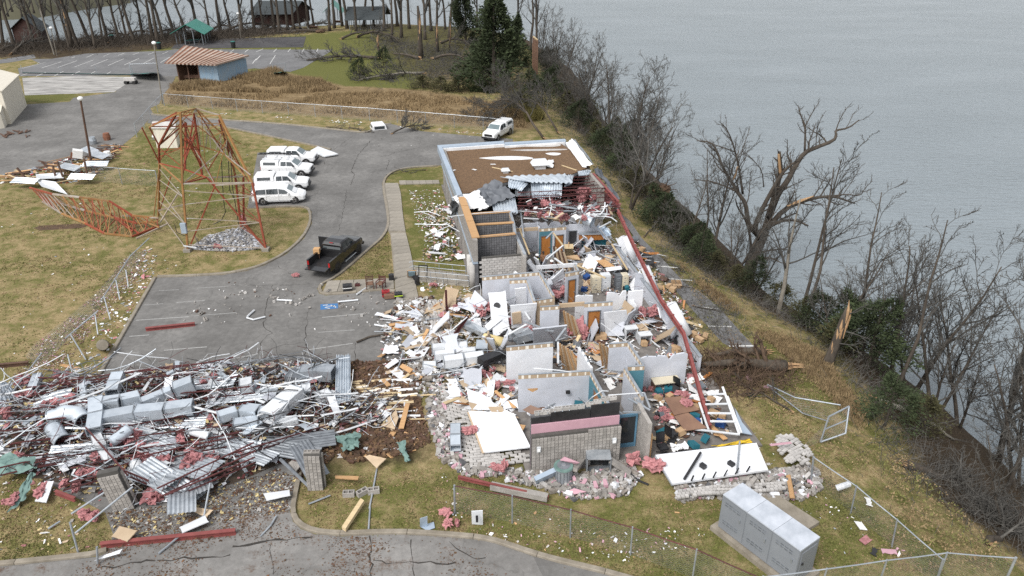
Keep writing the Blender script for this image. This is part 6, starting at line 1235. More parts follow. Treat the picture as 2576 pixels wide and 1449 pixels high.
# ------------------------------------------------------------------ collapsed wing on the lot (left pile)
L5 = lambda x, y, z=0.: (x*.3777, 901.6+y*.3777, z)
L6 = lambda x, y, z=0.: (579.6+x*.3777, 901.6+y*.3777, z)
r = random.Random(88)
PILE = [(-40, 1010), (60, 965), (240, 955), (400, 935), (600, 918), (840, 908), (850, 1000), (990, 1010), (1000, 1085), (840, 1110), (830, 1150), (700, 1170), (560, 1225), (440, 1262), (340, 1260), (230, 1240), (100, 1200), (-40, 1170)]
mp = Mound(PILE, .75)
GP = dict(group='dark red joists in the collapsed wing')
for a, b in [((270, 160), (600, 155)), ((180, 240), (780, 165)), ((0, 420), (640, 330)), ((290, 330), (1000, 290)), ((780, 140), (1490, 60)), ((700, 215), (1340, 150)), ((860, 300), (1700, 230)), ((330, 430), (1200, 330)), ((100, 520), (700, 430)), ((320, 560), (1000, 500)), ((700, 520), (1500, 370)), ((850, 470), (1700, 330)), ((250, 720), (900, 600)),
 ((480, 780), (1000, 670)), ((700, 600), (1700, 480)), ((800, 660), (1600, 540)), ((420, 880), (800, 780)), ((0, 340), (280, 270)), ((60, 600), (500, 560)), ((0, 510), (420, 450)), ((900, 720), (1680, 560)), ((930, 130), (1560, 35)), ((150, 690), (560, 640)), ((1060, 250), (1700, 130)), ((380, 200), (900, 130)), ((0, 780), (480, 690))]:
 joist(G(*L5(*a, r.uniform(.35, .9))), G(*L5(*b, r.uniform(.35, 1.0))), r.uniform(.38, .5), 'dark red bar joist lying in the collapsed wing', GP['group'], sag=r.uniform(-.15, .2))
for a, b, l in [((1060, 925, .8), (1705, 615, 1.5), 'long red joist girder on the right of the collapsed wing'), ((1110, 945, .5), (1705, 690, 1.3), 'red girder nearest the ribbed sheets of the collapsed wing'), ((600, 495, 1.2), (860, 790, 1.3), 'bent red girder slanting past the block pier'), ((855, 785, 1.3), (1010, 850, .7), 'broken end of the bent red girder')]: joist(G(*L5(*a)), G(*L5(*b)), .5, l, None, name='joist_girder')
joist(G(*L6(0, 665, .9)), G(*L6(650, 470, .5)), .4, 'red joist reaching out toward the gravel strip', None);
ibeam('red_beam', G(*L5(670, 1245, .14)), G(*L5(1570, 1155, .14)), .26, .22, 'red_beam', 'red steel beam lying at the entrance road edge'); ibeam('red_beam', G(*(1465*.2502, 644+738*.2502, .12)), G(*(1960*.2502, 644+685*.2502, .12)), .24, .22, 'red_beam', 'short red steel channel alone on the near lot'); ibeam('red_beam', G(*L5(370, 890, .5)), G(*L5(500, 940, .4)), .2, .16, 'red_beam', 'short bright red beam at the pile front')
ibeam('dark_beam', G(-20, 922, .12), G(72, 914, .12), .26, .2, 'dark_wood', 'dark beam lying at the left edge of the lawn'); ibeam('red_beam', G(*R7(230, 1195, .6)), G(*R7(1140, 1400, .3)), .16, .14, 'red_beam', 'thin red rail fallen along the front of the rubble')
# ducts
dk = dict(mat='duct_metal')
def D2(f, pts, w, h, l, mat='duct_metal'): return duct('rectangular_duct', [G(*f(*p)) for p in pts], w, h, l, mat=mat)
D2(L5, [(640, 275, 1.4), (640, 380, 1.3), (625, 490, 1.2)], .75, .5, 'silver duct elbow standing across the joists'); D2(L5, [(680, 300, 1.35), (800, 285, 1.3), (930, 255, 1.2)], .7, .55, 'silver duct running right from the elbow'); D2(L5, [(940, 300, 1.1), (1090, 240, 1.2), (1150, 215, 1.3)], .55, .5, 'tapered silver duct in the upper pile'); D2(L5, [(1160, 215, 1.3), (1290, 165, 1.5)], .8, .75, 'flared silver duct with dark square mouth')
D2(L5, [(680, 405, 1.1), (900, 365, 1.1), (1100, 345, 1.1), (1290, 320, 1.1)], .8, .65, 'long silver duct through the middle of the pile'); D2(L5, [(215, 215, .6), (255, 115, .8)], .5, .45, 'short silver duct standing at the lawn edge'); D2(L5, [(745, 235, 1.1), (765, 170, 1.2), (790, 110, 1.3)], .7, .55, 'silver duct poking up at the back of the pile'); D2(L5, [(1450, 395, 1.2), (1580, 355, 1.2)], .6, .5, 'short silver duct left of the big box duct'); D2(L5, [(1600, 350, 1.2), (1720, 360, 1.2), (1800, 365, 1.1)], .6, .5, 'silver duct piece right of centre in the pile')
D2(L5, [(640, 520, 1.1), (690, 620, .9), (740, 690, .8)], .5, .4, 'white duct sloping down to the block pier', 'white_metal'); D2(L6, [(240, 400, 1.2), (340, 310, 1.2), (450, 215, 1.3)], 1.0, .7, 'big pale box duct at the right of the pile', 'white_metal'); D2(L6, [(580, 270, .6), (670, 235, .6)], .8, .45, 'pale flat box near the ribbed deck strip', 'white_metal'); D2(L6, [(510, 245, .8), (505, 185, .9)], .5, .5, 'white upright box left of the ribbed deck strip', 'white_metal'); D2(L6, [(320, 440, .9), (450, 405, .9)], .5, .35, 'white duct lid at the foot of the big box duct', 'white_metal'); D2(L6, [(1500, 600, .45), (1498, 525, .5), (1500, 450, .5)], .55, .4, 'silver duct lying on the flattened veneer'); D2(L6, [(20, 440, 1.0), (190, 420, 1.0)], .6, .45, 'long silver duct below the big box duct'); D2(L6, [(60, 185, 1.1), (150, 170, 1.1)], .8, .6, 'white box with dark slot in the upper pile', 'white_metal'); D2(L6, [(100, 340, 1.1), (200, 350, 1.1)], .6, .5, 'silver duct with joint strip left of the big box duct'); D2(L6, [(470, 100, .8), (560, 90, .9), (690, 100, .9)], .9, .75, 'grey air handler section at the lot edge', 'galv'); D2(L6, [(385, 115, .6), (540, 130, .6)], 1.0, .55, 'tan topped crate unit beside the air handler', 'grey_steel')
round_duct([G(*L5(355, 465, .8)), G(*L5(390, 520, .75)), G(*L5(425, 560, .7))], .46, 'fat round silver duct with open end in the left pile'); round_duct([G(*L5(735, 560, 1.2)), G(*L5(800, 520, 1.3)), G(*L5(860, 470, 1.4))], .3, 'crinkled round silver duct beside pink wool'); round_duct([G(*L5(330, 400, 1.0)), G(*L5(440, 360, 1.2)), G(*L5(520, 370, 1.2)), G(*L5(560, 420, 1.1))], .45, 'curved silver duct elbow at the left of the pile')
round_duct([G(*L5(1270, 480, 1.2)), G(*L5(1400, 520, 1.1))], .24, 'white insulated pipe with collar in the right pile', mat='white_metal'); round_duct([G(*L5(900, 690, .9)), G(*L5(920, 740, .7))], .3, 'short white insulated pipe stub near the block pier', mat='white_metal')
# ribbed deck sheets
for c4, k, l in [(((1065, 990, .9), (1205, 985, .9), (1210, 1460, .7), (1050, 1460, .7)), 6, None)]:
 corr_quad([G(579.6+x*.2502, 644+y*.2502, z) for x, y, z in c4], 6, 'upright strip of ribbed galvanized deck reaching over the lot edge')
corr_quad(PV(L5(0, 150, .9), L5(40, 150, .9), L5(190, 330, .5), L5(0, 310, .5)), 5, 'ribbed galvanized sheet at the left picture edge', wave=.05)
for i, (x, y, yaw, L_, W_) in enumerate([(1000, 780, -.5, 4.2, 1.6), (1120, 830, -.5, 4.0, 1.4), (1250, 720, -.5, 4.5, 1.5), (1310, 830, -1.0, 2.2, 1.3), (1210, 960, -1.2, 1.8, 1.3), (760, 330, .1, 5, 1.5), (1080, 420, .1, 5, 1.5), (980, 560, -.4, 4, 1.5), (560, 640, .2, 3.5, 1.4), (1500, 600, -.3, 4, 1.4), (300, 300, .3, 3, 1.4), (1620, 260, .1, 4, 1.3), (1660, 640, -.4, 3, 1.3), (1350, 180, .1, 4, 1.3)]):
 corrugated('corrugated_sheet', 'galv', G(*L5(x, y, .45+.25*r.random())), L_, W_, yaw, r.gauss(0, .1), r.gauss(0, .12), .05, .2, r.uniform(0, .2), r.uniform(0, .4), r, label='ribbed galvanized deck sheet twisted in the collapsed wing', cat='metal sheet', group='ribbed sheets in the collapsed wing')
for i, (x, y, yaw) in enumerate([(620, 680, -1.0), (600, 560, .3), (500, 620, -.2)]): corrugated('corrugated_sheet', 'grey_steel', G(*L6(x-100, y, .5)), 3.2, 1.2, yaw, .1, r.gauss(0, .2), .05, .2, .1, .2, r, label='dark ribbed sheet bent behind the right block pier', cat='metal sheet', group='ribbed sheets by the right pier')
# the rest of the tumbled material
def mix(k, fn):
 for _ in range(k):
  x, y = mp.pick(r); fn(x, y, mp.z(x, y))
mix(70, lambda x, y, z: board('white_board', r.choice(('drywall_bright', 'white_metal', 'drywall', 'duct_metal')), (x, y, z+r.uniform(.1, .5)), r.uniform(.35, 1.5), r.uniform(.15, .55), r.choice((.03, .03, .12)), r.uniform(0, pi), r.gauss(0, .3), r.gauss(0, .3), .15, r, label='white metal or drywall scrap in the collapsed wing', cat='scrap', group='white scraps in the collapsed wing'))
mix(150, lambda x, y, z: rand_pipe('conduit', r.choice(('white_metal', 'galv', 'grey_steel', 'grey_steel', 'galv', 'black_sheet')), (x, y, z+r.uniform(.2, .9)), r.uniform(1.2, 4.5), r.uniform(.018, .045), r, yaw=r.choice((r.gauss(.15, .35), r.uniform(0, pi))), bend=.14, zlift=.25, label='bent conduit or rod in the collapsed wing', cat='pipe', group='conduits in the collapsed wing'))
mix(17, lambda x, y, z: rand_pipe('water_pipe', 'white_metal', (x, y, z+r.uniform(.3, .8)), r.uniform(2., 4.5), r.uniform(.045, .08), r, yaw=r.gauss(.12, .3), bend=.06, zlift=.1, label='white pipe length in the collapsed wing', cat='pipe', group='white pipes in the collapsed wing'))
mix(40, lambda x, y, z: board('foam_board', r.choice(('yellow_foam', 'yellow_foam', 'drywall_paper', 'black_sheet', 'tan_wood')), (x, y, z*.6+.15), r.uniform(.4, 1.3), r.uniform(.2, .6), .06, r.uniform(0, pi), r.gauss(0, .25), r.gauss(0, .25), .2, r, label='broken tan or yellow board in the collapsed wing', cat='board', group='tan boards in the collapsed wing'))
for x, y, s_ in [(880, 510, .75), (850, 545, .6), (1090, 640, .55), (1250, 650, .7), (940, 660, .75), (480, 770, .65), (220, 830, .55), (1020, 860, .7), (970, 570, .6), (640, 630, .5), (1640, 580, .4), (330, 290, .5), (430, 280, .6), (380, 60, .6), (120, 100, .6), (1010, 245, .5), (1160, 285, .4), (260, 425, .4), (1400, 115, .5), (60, 860, .5), (80, 620, .4), (520, 735, .4), (590, 720, .4), (570, 980, .5), (180, 215, .4), (1380, 640, .4), (20, 340, .4), (840, 430, .35), (560, 1000, .4), (1210, 545, .4)]:
 p = G(*L5(x, y, .9)); wool((p.x, p.y, mp.z(p.x, p.y)+.25), s_, r, .6, 4, label='pink insulation tuft caught in the collapsed wing', cat='insulation', group='pink tufts in the collapsed wing')
M('dark_soil', (.07, .05, .035), (.025, .02, .016), 2., .95, bump=.6, vary=0)
mb = MB(); X0, X1, Y0, Y1 = mp.x0-1, mp.x1+1, mp.y0-1, mp.y1+1
mb.grid(lambda i, j: (X0+(X1-X0)*i, Y0+(Y1-Y0)*j, .0 if not inside((X0+(X1-X0)*i, Y0+(Y1-Y0)*j), mp.P) else mp.z(X0+(X1-X0)*i, Y0+(Y1-Y0)*j)*.7+.03), 60, 40)
for v_ in mb.v: v_.z -= .012
mb.build('debris_bed', 'dark_soil', smooth=True, kind='stuff', label='dark crushed rubble under the collapsed wing')
litter('wreckage_scraps', 'crushed scraps throughout the collapsed wing', mp, 6500, (.08, .32), ['drywall_bright', 'galv', 'black_sheet', 'red_steel', 'yellow_foam', 'drywall_paper', 'pink_wool', 'grey_steel', 'dark_wood', 'dark_wood', 'cmu', 'duct_metal', 'black_sheet', 'red_steel', 'rubble_mix'], 61, base=.05)
# block piers left standing, block by block
def pier(uv, w, h, label, tilt=0., yaw=.25):
 p = G(*uv); root = thing('block_pier', p, label, 'pier'); root.rotation_euler = (0, tilt, yaw); me = MB().box((0, 0, h/2), (w-.03, .34, h)).mesh('core', 'mortar'); inst('core', me, (0, 0, 0), parent=root); cols, rows = int(w/.2), int(h/.2)
 for j in range(rows):
  for i in range(cols): inst('block', BLK['half'], (-w/2+.1+i*.2, -.2, .1+j*.2), (0, 0, r.gauss(0, .01)), parent=root)
  for i in (-1, 1): inst('block', BLK['half'], (i*(w/2-.01), .05, .1+j*.2), (0, 0, pi/2), parent=root)
 for i in range(cols//2): inst('block', BLK['full'], (-w/2+.2+i*.4, 0, rows*.2+.1), (0, 0, 0), parent=root)
pier((797, 1226), .85, 2.3, 'right standing pier of grey blocks in the collapsed wing', .02, .05); pier((318, 1275), 1.05, 2.4, 'left leaning pier of grey blocks in the collapsed wing', -.14, .15)
# named boards, tarps and poles round the pile
for c4, m, l in [((L5(235, 955), L5(300, 820), L5(362, 820), L5(310, 965)), 'white_metal', 'white light fixture tray lying left of the block pier'), ((L5(1195, 1130), L5(1370, 1050), L5(1392, 1090), L5(1215, 1165)), 'drywall_bright', 'white panel on the road above the red beam'), ((L5(745, 1190), L5(800, 1120), L5(918, 1150), L5(850, 1225)), 'drywall_paper', 'pinkish tan sheet on the lawn above the red beam'), ((L5(1230, 990), L5(1250, 980), L5(1425, 1010), L5(1380, 1060)), 'drywall_paper', 'tan sheet at the front of the collapsed wing'),
 ((L6(895, 655), L6(930, 645), L6(1040, 670), L6(975, 735)), 'drywall_paper', 'tan drywall sheet on the mulch strip'), ((L6(1000, 450), L6(1105, 345), L6(1120, 400), L6(1095, 475)), 'drywall_paper', 'tan triangular sheet beside the orange plank'), ((L6(940, 395), L6(1000, 340), L6(1075, 365), L6(1010, 420)), 'drywall_bright', 'white sheet left of the tan triangle'), ((L6(955, 330), L6(1020, 270), L6(1050, 285), L6(985, 345)), 'drywall_bright', 'white sheet above the tan triangle'), ((L6(620, 400), L6(690, 378), L6(725, 420), L6(690, 460)), 'drywall_bright', 'white square sheet on the gravel strip'),
 ((L6(160, 650), L6(190, 580), L6(340, 620), L6(310, 700)), 'drywall', 'pale panel leaning in front of the girders'), ((L6(390, 700), L6(450, 645), L6(505, 680), L6(440, 755)), 'cmu', 'slab of joined blocks left of the right pier'), ((L6(220, 905), L6(395, 880), L6(400, 915), L6(240, 950)), 'drywall_bright', 'white panel on the drive below the right pier'), ((L6(1030, 55), L6(1100, 0), L6(1125, 20), L6(1050, 70)), 'drywall_bright', 'white sheet at the top of the mulch strip'), ((L5(630, 1350), L5(700, 1310), L5(818, 1270), L5(800, 1300)), 'drywall_bright', 'white curved strip on the bottom left kerb')]:
 Q('loose_sheet', [G(u, v, .18+.12*i % .25) for i, (u, v, _) in enumerate(c4)], .05, m, ragged=.05, label=l, cat='sheet')
for c4, l in [((L6(1125, 60), L6(1150, 38), L6(1220, 75), L6(1195, 100)), 'orange plank beside the duct boxes'), ((L6(1010, 150), L6(1030, 135), L6(1075, 180), L6(1045, 190)), 'short orange plank on the mulch strip'), ((L6(1120, 470), L6(1165, 305), L6(1195, 305), L6(1155, 470)), 'long orange plank standing out of the rubble'), ((L6(700, 785), L6(858, 790), L6(850, 812), L6(700, 802)), 'tan plank on the grass of the island'), ((R7(590, 330), R7(620, 320), R7(825, 495), R7(790, 505)), 'orange plank leaning over the taped fallen panel'), ((R7(745, 850), R7(850, 670), R7(910, 680), R7(800, 880)), 'brown plank lying on the taped fallen panel'), ((R7(845, 910), R7(890, 825), R7(918, 825), R7(890, 910)), 'short brown plank at the right edge of the taped panel'), ((ZD(1020, 670), ZD(1045, 665), ZD(1075, 815), ZD(1045, 815)), 'orange plank standing in the rubble behind the generator'), ((ZC(0, 560), ZC(40, 480), ZC(65, 490), ZC(15, 590)), 'orange plank at the lot edge'), ((ZC(230, 165), ZC(300, 160), ZC(335, 190), ZC(250, 195)), 'orange broken board behind the red pole'), ((L5(400, 45), L5(420, 35), L5(540, 60), L5(515, 75)), 'yellow plank on the lawn behind the pile')]:
 Q('wood_plank', [G(u, v, .45 if i in (1, 2) else .3) for i, (u, v, _) in enumerate(c4)], .06, 'tan_wood', label=l, cat='plank')
Q('block_lintel', PV(L6(745, 1140, .2), L6(870, 950, .25), L6(893, 965, .25), L6(770, 1155, .2)), .2, 'pale_lumber', label='long pale lintel beam lying on the island kerb', cat='beam')
cloth('green_tarp', 'tarp_green', PV(L5(-20, 640, .9), L5(210, 660, 1.1), L5(250, 740, .8), L5(-10, 780, .6)), 18, .28, 4, r, label='grey green tarp sprawled at the left picture edge', cat='tarp'); cloth('green_tarp', 'tarp_green', PV(L5(200, 760, .8), L5(240, 760, .8), L5(170, 940, .3), L5(50, 1030, .1)), 14, .15, 4, r, label='green tarp tail trailing on the lawn', cat='tarp'); cloth('green_tarp', 'tarp_green', PV(L6(700, 520, .6), L6(860, 490, .9), L6(850, 590, .5), L6(760, 625, .3)), 16, .25, 4, r, label='green tarp bunched right of the right pier', cat='tarp'); cloth('green_tarp', 'tarp_green', PV(L6(1110, 560, .5), L6(1165, 545, .9), L6(1195, 690, .2), L6(1170, 690, .2)), 10, .2, 4, r, label='small green rag hanging on the fence corner', cat='tarp')
for a, b, l in [((475, 1035), (870, 780), 'upper'), ((500, 1165), (885, 855), 'lower')]: pipe('fence_rail', 'galv', PV(L5(*a, .6), L5(*b, 1.6)), .05, label='long %s galvanized rail leaning over the left pier' % l, cat='pipe')
for a, b, l in [((1055, 1300, .1), (1360, 1045, .3), 'galvanized pole lying across the red beam'), ((1360, 1045, .3), (1400, 830, 1.7), 'galvanized post leaning in front of the girders'), ((320, 1135, .1), (400, 1085, .15), 'short pipe on the bottom left lawn'), ((650, 1365, .1), (645, 1255, 1.), 'short leaning post at the bottom left kerb'), ((520, 1290, .05), (465, 1090, 1.6), 'leaning fence post on the bottom left lawn')]: pipe('metal_pole', 'galv', PV(L5(*a), L5(*b)), .05, label=l, cat='pole')
for pts, l in [([(930, 990, .05), (920, 1140, .06)], 'pipe lying across the island kerb'), ([(975, 735, .05), (945, 900, .08), (925, 1000, .05)], 'thin pole under the tan sheet on the island'), ([(520, 970, .1), (665, 912, .12)], 'white pipe on the grass below the right pier'), ([(330, 670, 1.2), (520, 850, .2)], 'blue grey steel channel leaning on the right pier'), ([(200, 1185, .05), (270, 1110, .1), (305, 1050, .1)], 'bent grey rod on the drive')]: pipe('metal_pole', 'grey_steel' if 'blue' in l else 'galv', PV(*[L6(*p) for p in pts]), .09 if 'blue' in l else .045, label=l, cat='pole')
for p, l in [(L6(790, 915), 'first of three blocks on the island grass'), (L6(880, 905), 'middle of three blocks on the island grass'), (L6(955, 895), 'last of three blocks on the island grass')]: q = G(*p); inst('concrete_block', BLK['full'], (q.x, q.y, .14), (0, 0, r.uniform(0, 1)), 1.5, label=l, cat='block')
for c4, l, m in [((L6(1262, 1070), L6(1310, 1050), L6(1360, 1095), L6(1310, 1150)), 'bent grey metal flashing on the island', 'fascia_blue')]:
 t = thing('metal_flashing', G(*L6(1310, 1110)), l, 'flashing'); Q('leaf', PV(L6(1262, 1065, .7), L6(1312, 1050, .8), L6(1312, 1115, .08), L6(1262, 1120, .08)), .02, m, t); Q('leaf', PV(L6(1262, 1120, .05), L6(1355, 1090, .05), L6(1362, 1130, .04), L6(1310, 1150, .04)), .02, m, t)
t = thing('access_panel', G(*L6(1645, 1085)), 'white metal panel with slots standing on the island', 'panel'); Q('plate', PV(L6(1605, 1015, 1.0), L6(1680, 1010, 1.0), L6(1682, 1105, .05), L6(1608, 1100, .05)), .04, 'white_metal', t)
for z in (.62, .82): MB().box(G(*L6(1645, 1060, .5))+Vector((0, -.32, z-.5)), (.12, .05, .2)).build('slot', 'black_sheet', t)
mulch = Mound([L6(*p)[:2] for p in ((700, 30), (1130, 20), (1210, 120), (1300, 420), (1330, 560), (1180, 640), (800, 700), (700, 640), (640, 700), (450, 830), (440, 560), (560, 330), (700, 310))], .06)
litter('gravel_spill', 'brown roof gravel spilled between pile and veneer', mulch, 9000, (.06, .16), ['mud', 'ballast', 'dark_wood', 'mud'], 62, base=.02, flat=False); litter('wreckage_scraps', 'pale scraps on the spilled roof gravel', mulch, 500, (.12, .5), ['drywall_bright', 'cmu_light', 'drywall_paper', 'tan_wood', 'cmu'], 63)
M('rust_leaf', (.17, .085, .04), (.10, .05, .025), 3., .9)
lf = Mound([(-50, 1440), (250, 1410), (300, 1330), (450, 1300), (700, 1270), (760, 1345), (1100, 1362), (1330, 1410), (1350, 1480), (-50, 1490)], .01)
litter('leaf_litter', 'brown gravel and leaves strewn on the entrance road', lf, 11000, (.03, .085), ['mud', 'dark_wood', 'ballast', 'rust_leaf'], 64, base=.03, dens=lambda x, y: max(0, .25+1.4*noise.noise((x*.35, y*.5, 2.))))
# mulch-like long fibres where the roof edge burst
for i in range(46):
 x, y = r.uniform(740, 1150), r.uniform(150, 420); pipe('felt_strip', r.choice(('membrane', 'joint_mud', 'pale_lumber')), PV(L6(x, y, .15), L6(x+r.uniform(60, 230), y+r.uniform(-25, 5), .18)), r.uniform(.04, .1), n=5, label='pale roofing strip on the spilled gravel', cat='strip', group='pale roofing strips on the gravel')
# ------------------------------------------------------------------ lattice tower, bent over
T7 = lambda x, y: (322+.5111*x, 257.6+.5111*y)
M('tower_red', (.28, .06, .025), (.14, .032, .018), 1.6, .7, vary=.2, dirt=.5, dirtc=(.10, .06, .045)); M('tower_yellow', (.30, .165, .055), (.20, .085, .03), 1.6, .7, vary=.2, dirt=.6, dirtc=(.20, .17, .13)); M('tower_grey', (.36, .34, .31), (.24, .17, .11), 1.0, .6, vary=.1, dirt=.3, dirtc=(.25, .12, .05))
tw = thing('lattice_tower', G(570, 605), 'buckled red and yellow lattice tower standing on the gravel bed', 'tower')
N_ = {}
def nd(k, x, y, Y): N_[k] = GY(*T7(x, y), Y)
for k, x, y, Y in [('a0', 295, 732, 60.0), ('a1', 268, 400, 60.3), ('a2', 258, 50, 60.6), ('b0', 678, 718, 60.2), ('b1', 612, 395, 61.2), ('b2', 575, 362, 61.6), ('c0', 556, 612, 65.0), ('c1', 528, 360, 64.4), ('c2', 500, 240, 63.8), ('d0', 150, 560, 68.), ('d1', 155, 300, 66.5), ('d2', 152, 212, 66.), ('e', 105, 122, 65.), ('f', 335, 30, 63.), ('g', 448, 62, 62.6), ('h', 325, 55, 62.4), ('i', 365, 360, 63.2), ('j', 388, 370, 62.6), ('k', 430, 408, 61.6), ('l', 470, 250, 62.8), ('m', 487, 180, 63.), ('n', 240, 50, 62.4), ('o', 285, 100, 63.5), ('p', 280, 330, 63.6), ('q', 570, 612, 65.4), ('s', 568, 365, 64.8), ('t', 345, 210, 63.4)]: nd(k, x, y, Y)
def memb(a, b, w, m, nm='leg'): MB().bar(N_[a], N_[b], w).build(nm, m, tw)
for a, b, m in [('a0', 'a1', 'tower_yellow'), ('a1', 'a2', 'tower_yellow'), ('b0', 'b1', 'tower_red'), ('b1', 'g', 'tower_yellow'), ('c0', 'c1', 'tower_red'), ('c1', 'c2', 'tower_red'), ('c2', 'g', 'tower_grey'), ('d0', 'd1', 'tower_yellow'), ('d1', 'd2', 'tower_red'), ('q', 's', 'tower_red'), ('h', 'i', 'tower_red'), ('o', 'p', 'tower_red'), ('n', 'd2', 'tower_red')]: memb(a, b, .155, m)
for a, b, m in [('j', 'b0', 'tower_red'), ('k', 'a0', 'tower_red'), ('j', 'a1', 'tower_red'), ('d1', 'p', 'tower_red'), ('d2', 'e', 'tower_red'), ('e', 'n', 'tower_red'), ('e', 'a2', 'tower_yellow'), ('a2', 'f', 'tower_yellow'), ('f', 'g', 'tower_grey'), ('f', 'h', 'tower_grey'), ('f', 'm', 'tower_yellow'), ('g', 'm', 'tower_yellow'), ('m', 'c1', 'tower_yellow'), ('h', 'l', 'tower_grey'), ('l', 'b2', 'tower_yellow'), ('t', 'l', 'tower_yellow'), ('k', 'b1', 'tower_grey'), ('j', 'k', 'tower_red'), ('a1', 'b1', 'tower_grey'), ('j', 's', 'tower_grey'), ('i', 'a1', 'tower_yellow'), ('d1', 'a1', 'tower_yellow'), ('d2', 'o', 'tower_red'), ('p', 'j', 'tower_red')]: memb(a, b, .1, m, 'brace')
rr_ = random.Random(4)
for _ in range(46):
 ka, kb = rr_.sample(list(N_), 2)
 if (N_[ka]-N_[kb]).length < 6.5: MB().bar(N_[ka].lerp(N_[kb], .05), N_[kb]+Vector((rr_.gauss(0, .5), rr_.gauss(0, .3), rr_.gauss(0, .6))), rr_.uniform(.04, .09)).build('bent_bar', rr_.choice(('tower_red', 'tower_red', 'tower_yellow', 'tower_grey')), tw)
for (a0, a1), (b0, b1), k, m in [(('a0', 'a1'), ('b0', 'b1'), 5, 'tower_grey'), (('a1', 'a2'), ('h', 'i'), 7, 'tower_red'), (('d1', 'd2'), ('o', 'p'), 4, 'tower_red'), (('d0', 'd1'), ('a0', 'a1'), 5, 'tower_grey'), (('c0', 'c1'), ('b0', 'b1'), 5, 'tower_red'), (('h', 'l'), ('g', 'm'), 6, 'tower_yellow'), (('a2', 'f'), ('n', 'd2'), 4, 'tower_yellow'), (('c0', 'c1'), ('q', 's'), 7, 'tower_grey'), (('l', 'b2'), ('m', 'c1'), 6, 'tower_grey'), (('i', 'h'), ('o', 'p'), 7, 'tower_red'), (('t', 'l'), ('f', 'm'), 5, 'tower_grey')]:
 for q in range(k):
  f = (q+.5)/k; g2 = min(1, f+.5/k*(1 if q % 2 else -1)); MB().bar(N_[a0].lerp(N_[a1], f), N_[b0].lerp(N_[b1], g2), .055).build('lacing_bar', m, tw)
for pts in [[(460, 280), (470, 480), (480, 540), (460, 580), (420, 600)], [(230, 600), (240, 640), (290, 660)], [(330, 660), (360, 720), (420, 710)], [(505, 270), (515, 420), (545, 600)], [(495, 290), (500, 430), (520, 470)]]: MB().tube([GY(*T7(*p), 62.5) if p[1] < 650 else G(*T7(*p), .2) for p in pts], .035, 5).build('hanging_cable', 'black_plastic', tw)
MB().box(N_['a0']+Vector((.1, -.1, 2.2)), (.45, .25, .9)).build('control_box', 'fascia_blue', tw); MB().bar(N_['a0']+Vector((-.2, -.2, .6)), N_['a0']+Vector((.9, -.2, .4)), .1, .08).build('white_board', 'white_metal', tw)
for k in ('a0', 'b0', 'c0'): MB().box(Vector((N_[k].x, N_[k].y, .12)), (.6, .6, .3)).build('footing', 'concrete', tw)
# the toppled upper part of the tower
S4 = lambda x, y: (x*.2502, 322+y*.2502)
ft = thing('toppled_tower', G(240, 545), 'toppled red and yellow lattice mast lying across the left lawn', 'tower')
ch = [[S4(*p) for p in ((300, 600), (530, 665), (800, 695), (1100, 735), (1330, 880), (1590, 905))], [S4(*p) for p in ((430, 740), (620, 860), (860, 960), (1050, 1060), (1330, 1090), (1600, 985))], [S4(*p) for p in ((400, 690), (620, 760), (860, 830), (1150, 900), (1380, 960), (1590, 940))]]
hs = [[.9, 1.9, 2.0, 2.2, 1.1, .9], [.2, .15, .12, .12, .1, .3], [.4, .5, .5, .5, .5, .6]]; cp = [[G(u, v, z) for (u, v), z in zip(c, h)] for c, h in zip(ch, hs)]
cols_ = ['tower_red', 'tower_grey', 'tower_yellow', 'tower_red', 'tower_yellow']
for c in cp:
 for q in range(5): MB().bar(c[q], c[q+1], .15).build('chord', cols_[(q+(1 if c is cp[1] else 0)) % 5], ft)
for a, b in ((0, 1), (1, 2), (2, 0)):
 for q in range(15):
  f = (q+.3)/15; MB().bar(interp(cp[a], f), interp(cp[b], min(1, f+.035)), .06).build('lacing_bar', cols_[int(f*5) % 5], ft); MB().bar(interp(cp[b], min(1, f+.035)), interp(cp[a], min(1, f+.066)), .055).build('lacing_bar', cols_[int(f*5+1) % 5], ft)
for a, b, z0, z1, m in [((1230, 880), (1590, 905), .8, 1.0, 'tower_grey'), ((1150, 900), (1330, 1040), .5, .4, 'tower_red'), ((1300, 880), (1600, 1000), .7, .5, 'tower_yellow'), ((1100, 860), (1400, 1060), .6, .3, 'tower_red'), ((1590, 830), (1850, 770), .9, 1.3, 'tower_grey'), ((1610, 950), (1800, 640), .3, 2.6, 'tower_grey'), ((1370, 1110), (1690, 960), .1, .5, 'tower_grey')]: MB().bar(G(*S4(*a), z0), G(*S4(*b), z1), .1).build('loose_bar', m, ft)
# ------------------------------------------------------------------ vehicles
def paint(nm, c, rough=.28):
 n = N(nm); n.col(c); n.set(rough, 0, .5); n.b.inputs['Coat Weight'].default_value = .4; n.b.inputs['Coat Roughness'].default_value = .1
 n.bump(n.noise(n.coord('Object'), 1.4, 2), .03, .02)
paint('car_white', (.72, .73, .74)); paint('car_black', (.010, .010, .011), .2)
M('tyre', (.018, .018, .018), (.03, .029, .028), 6., .85); M('rim', (.45, .45, .46), (.3, .3, .31), 3., .35, metal=.8); M('chrome_dark', (.03, .03, .032), (.05, .05, .05), 3., .3, metal=.5); M('lamp_clear', (.6, .62, .62), (.5, .5, .5), 3., .15); M('lamp_red', (.35, .012, .012), (.25, .01, .01), 3., .25)
M('window_glass', (.025, .032, .036), (.04, .05, .055), .8, .06, spec=.8); M('windshield_glass', (.12, .16, .17), (.09, .12, .13), .8, .08, spec=.8)
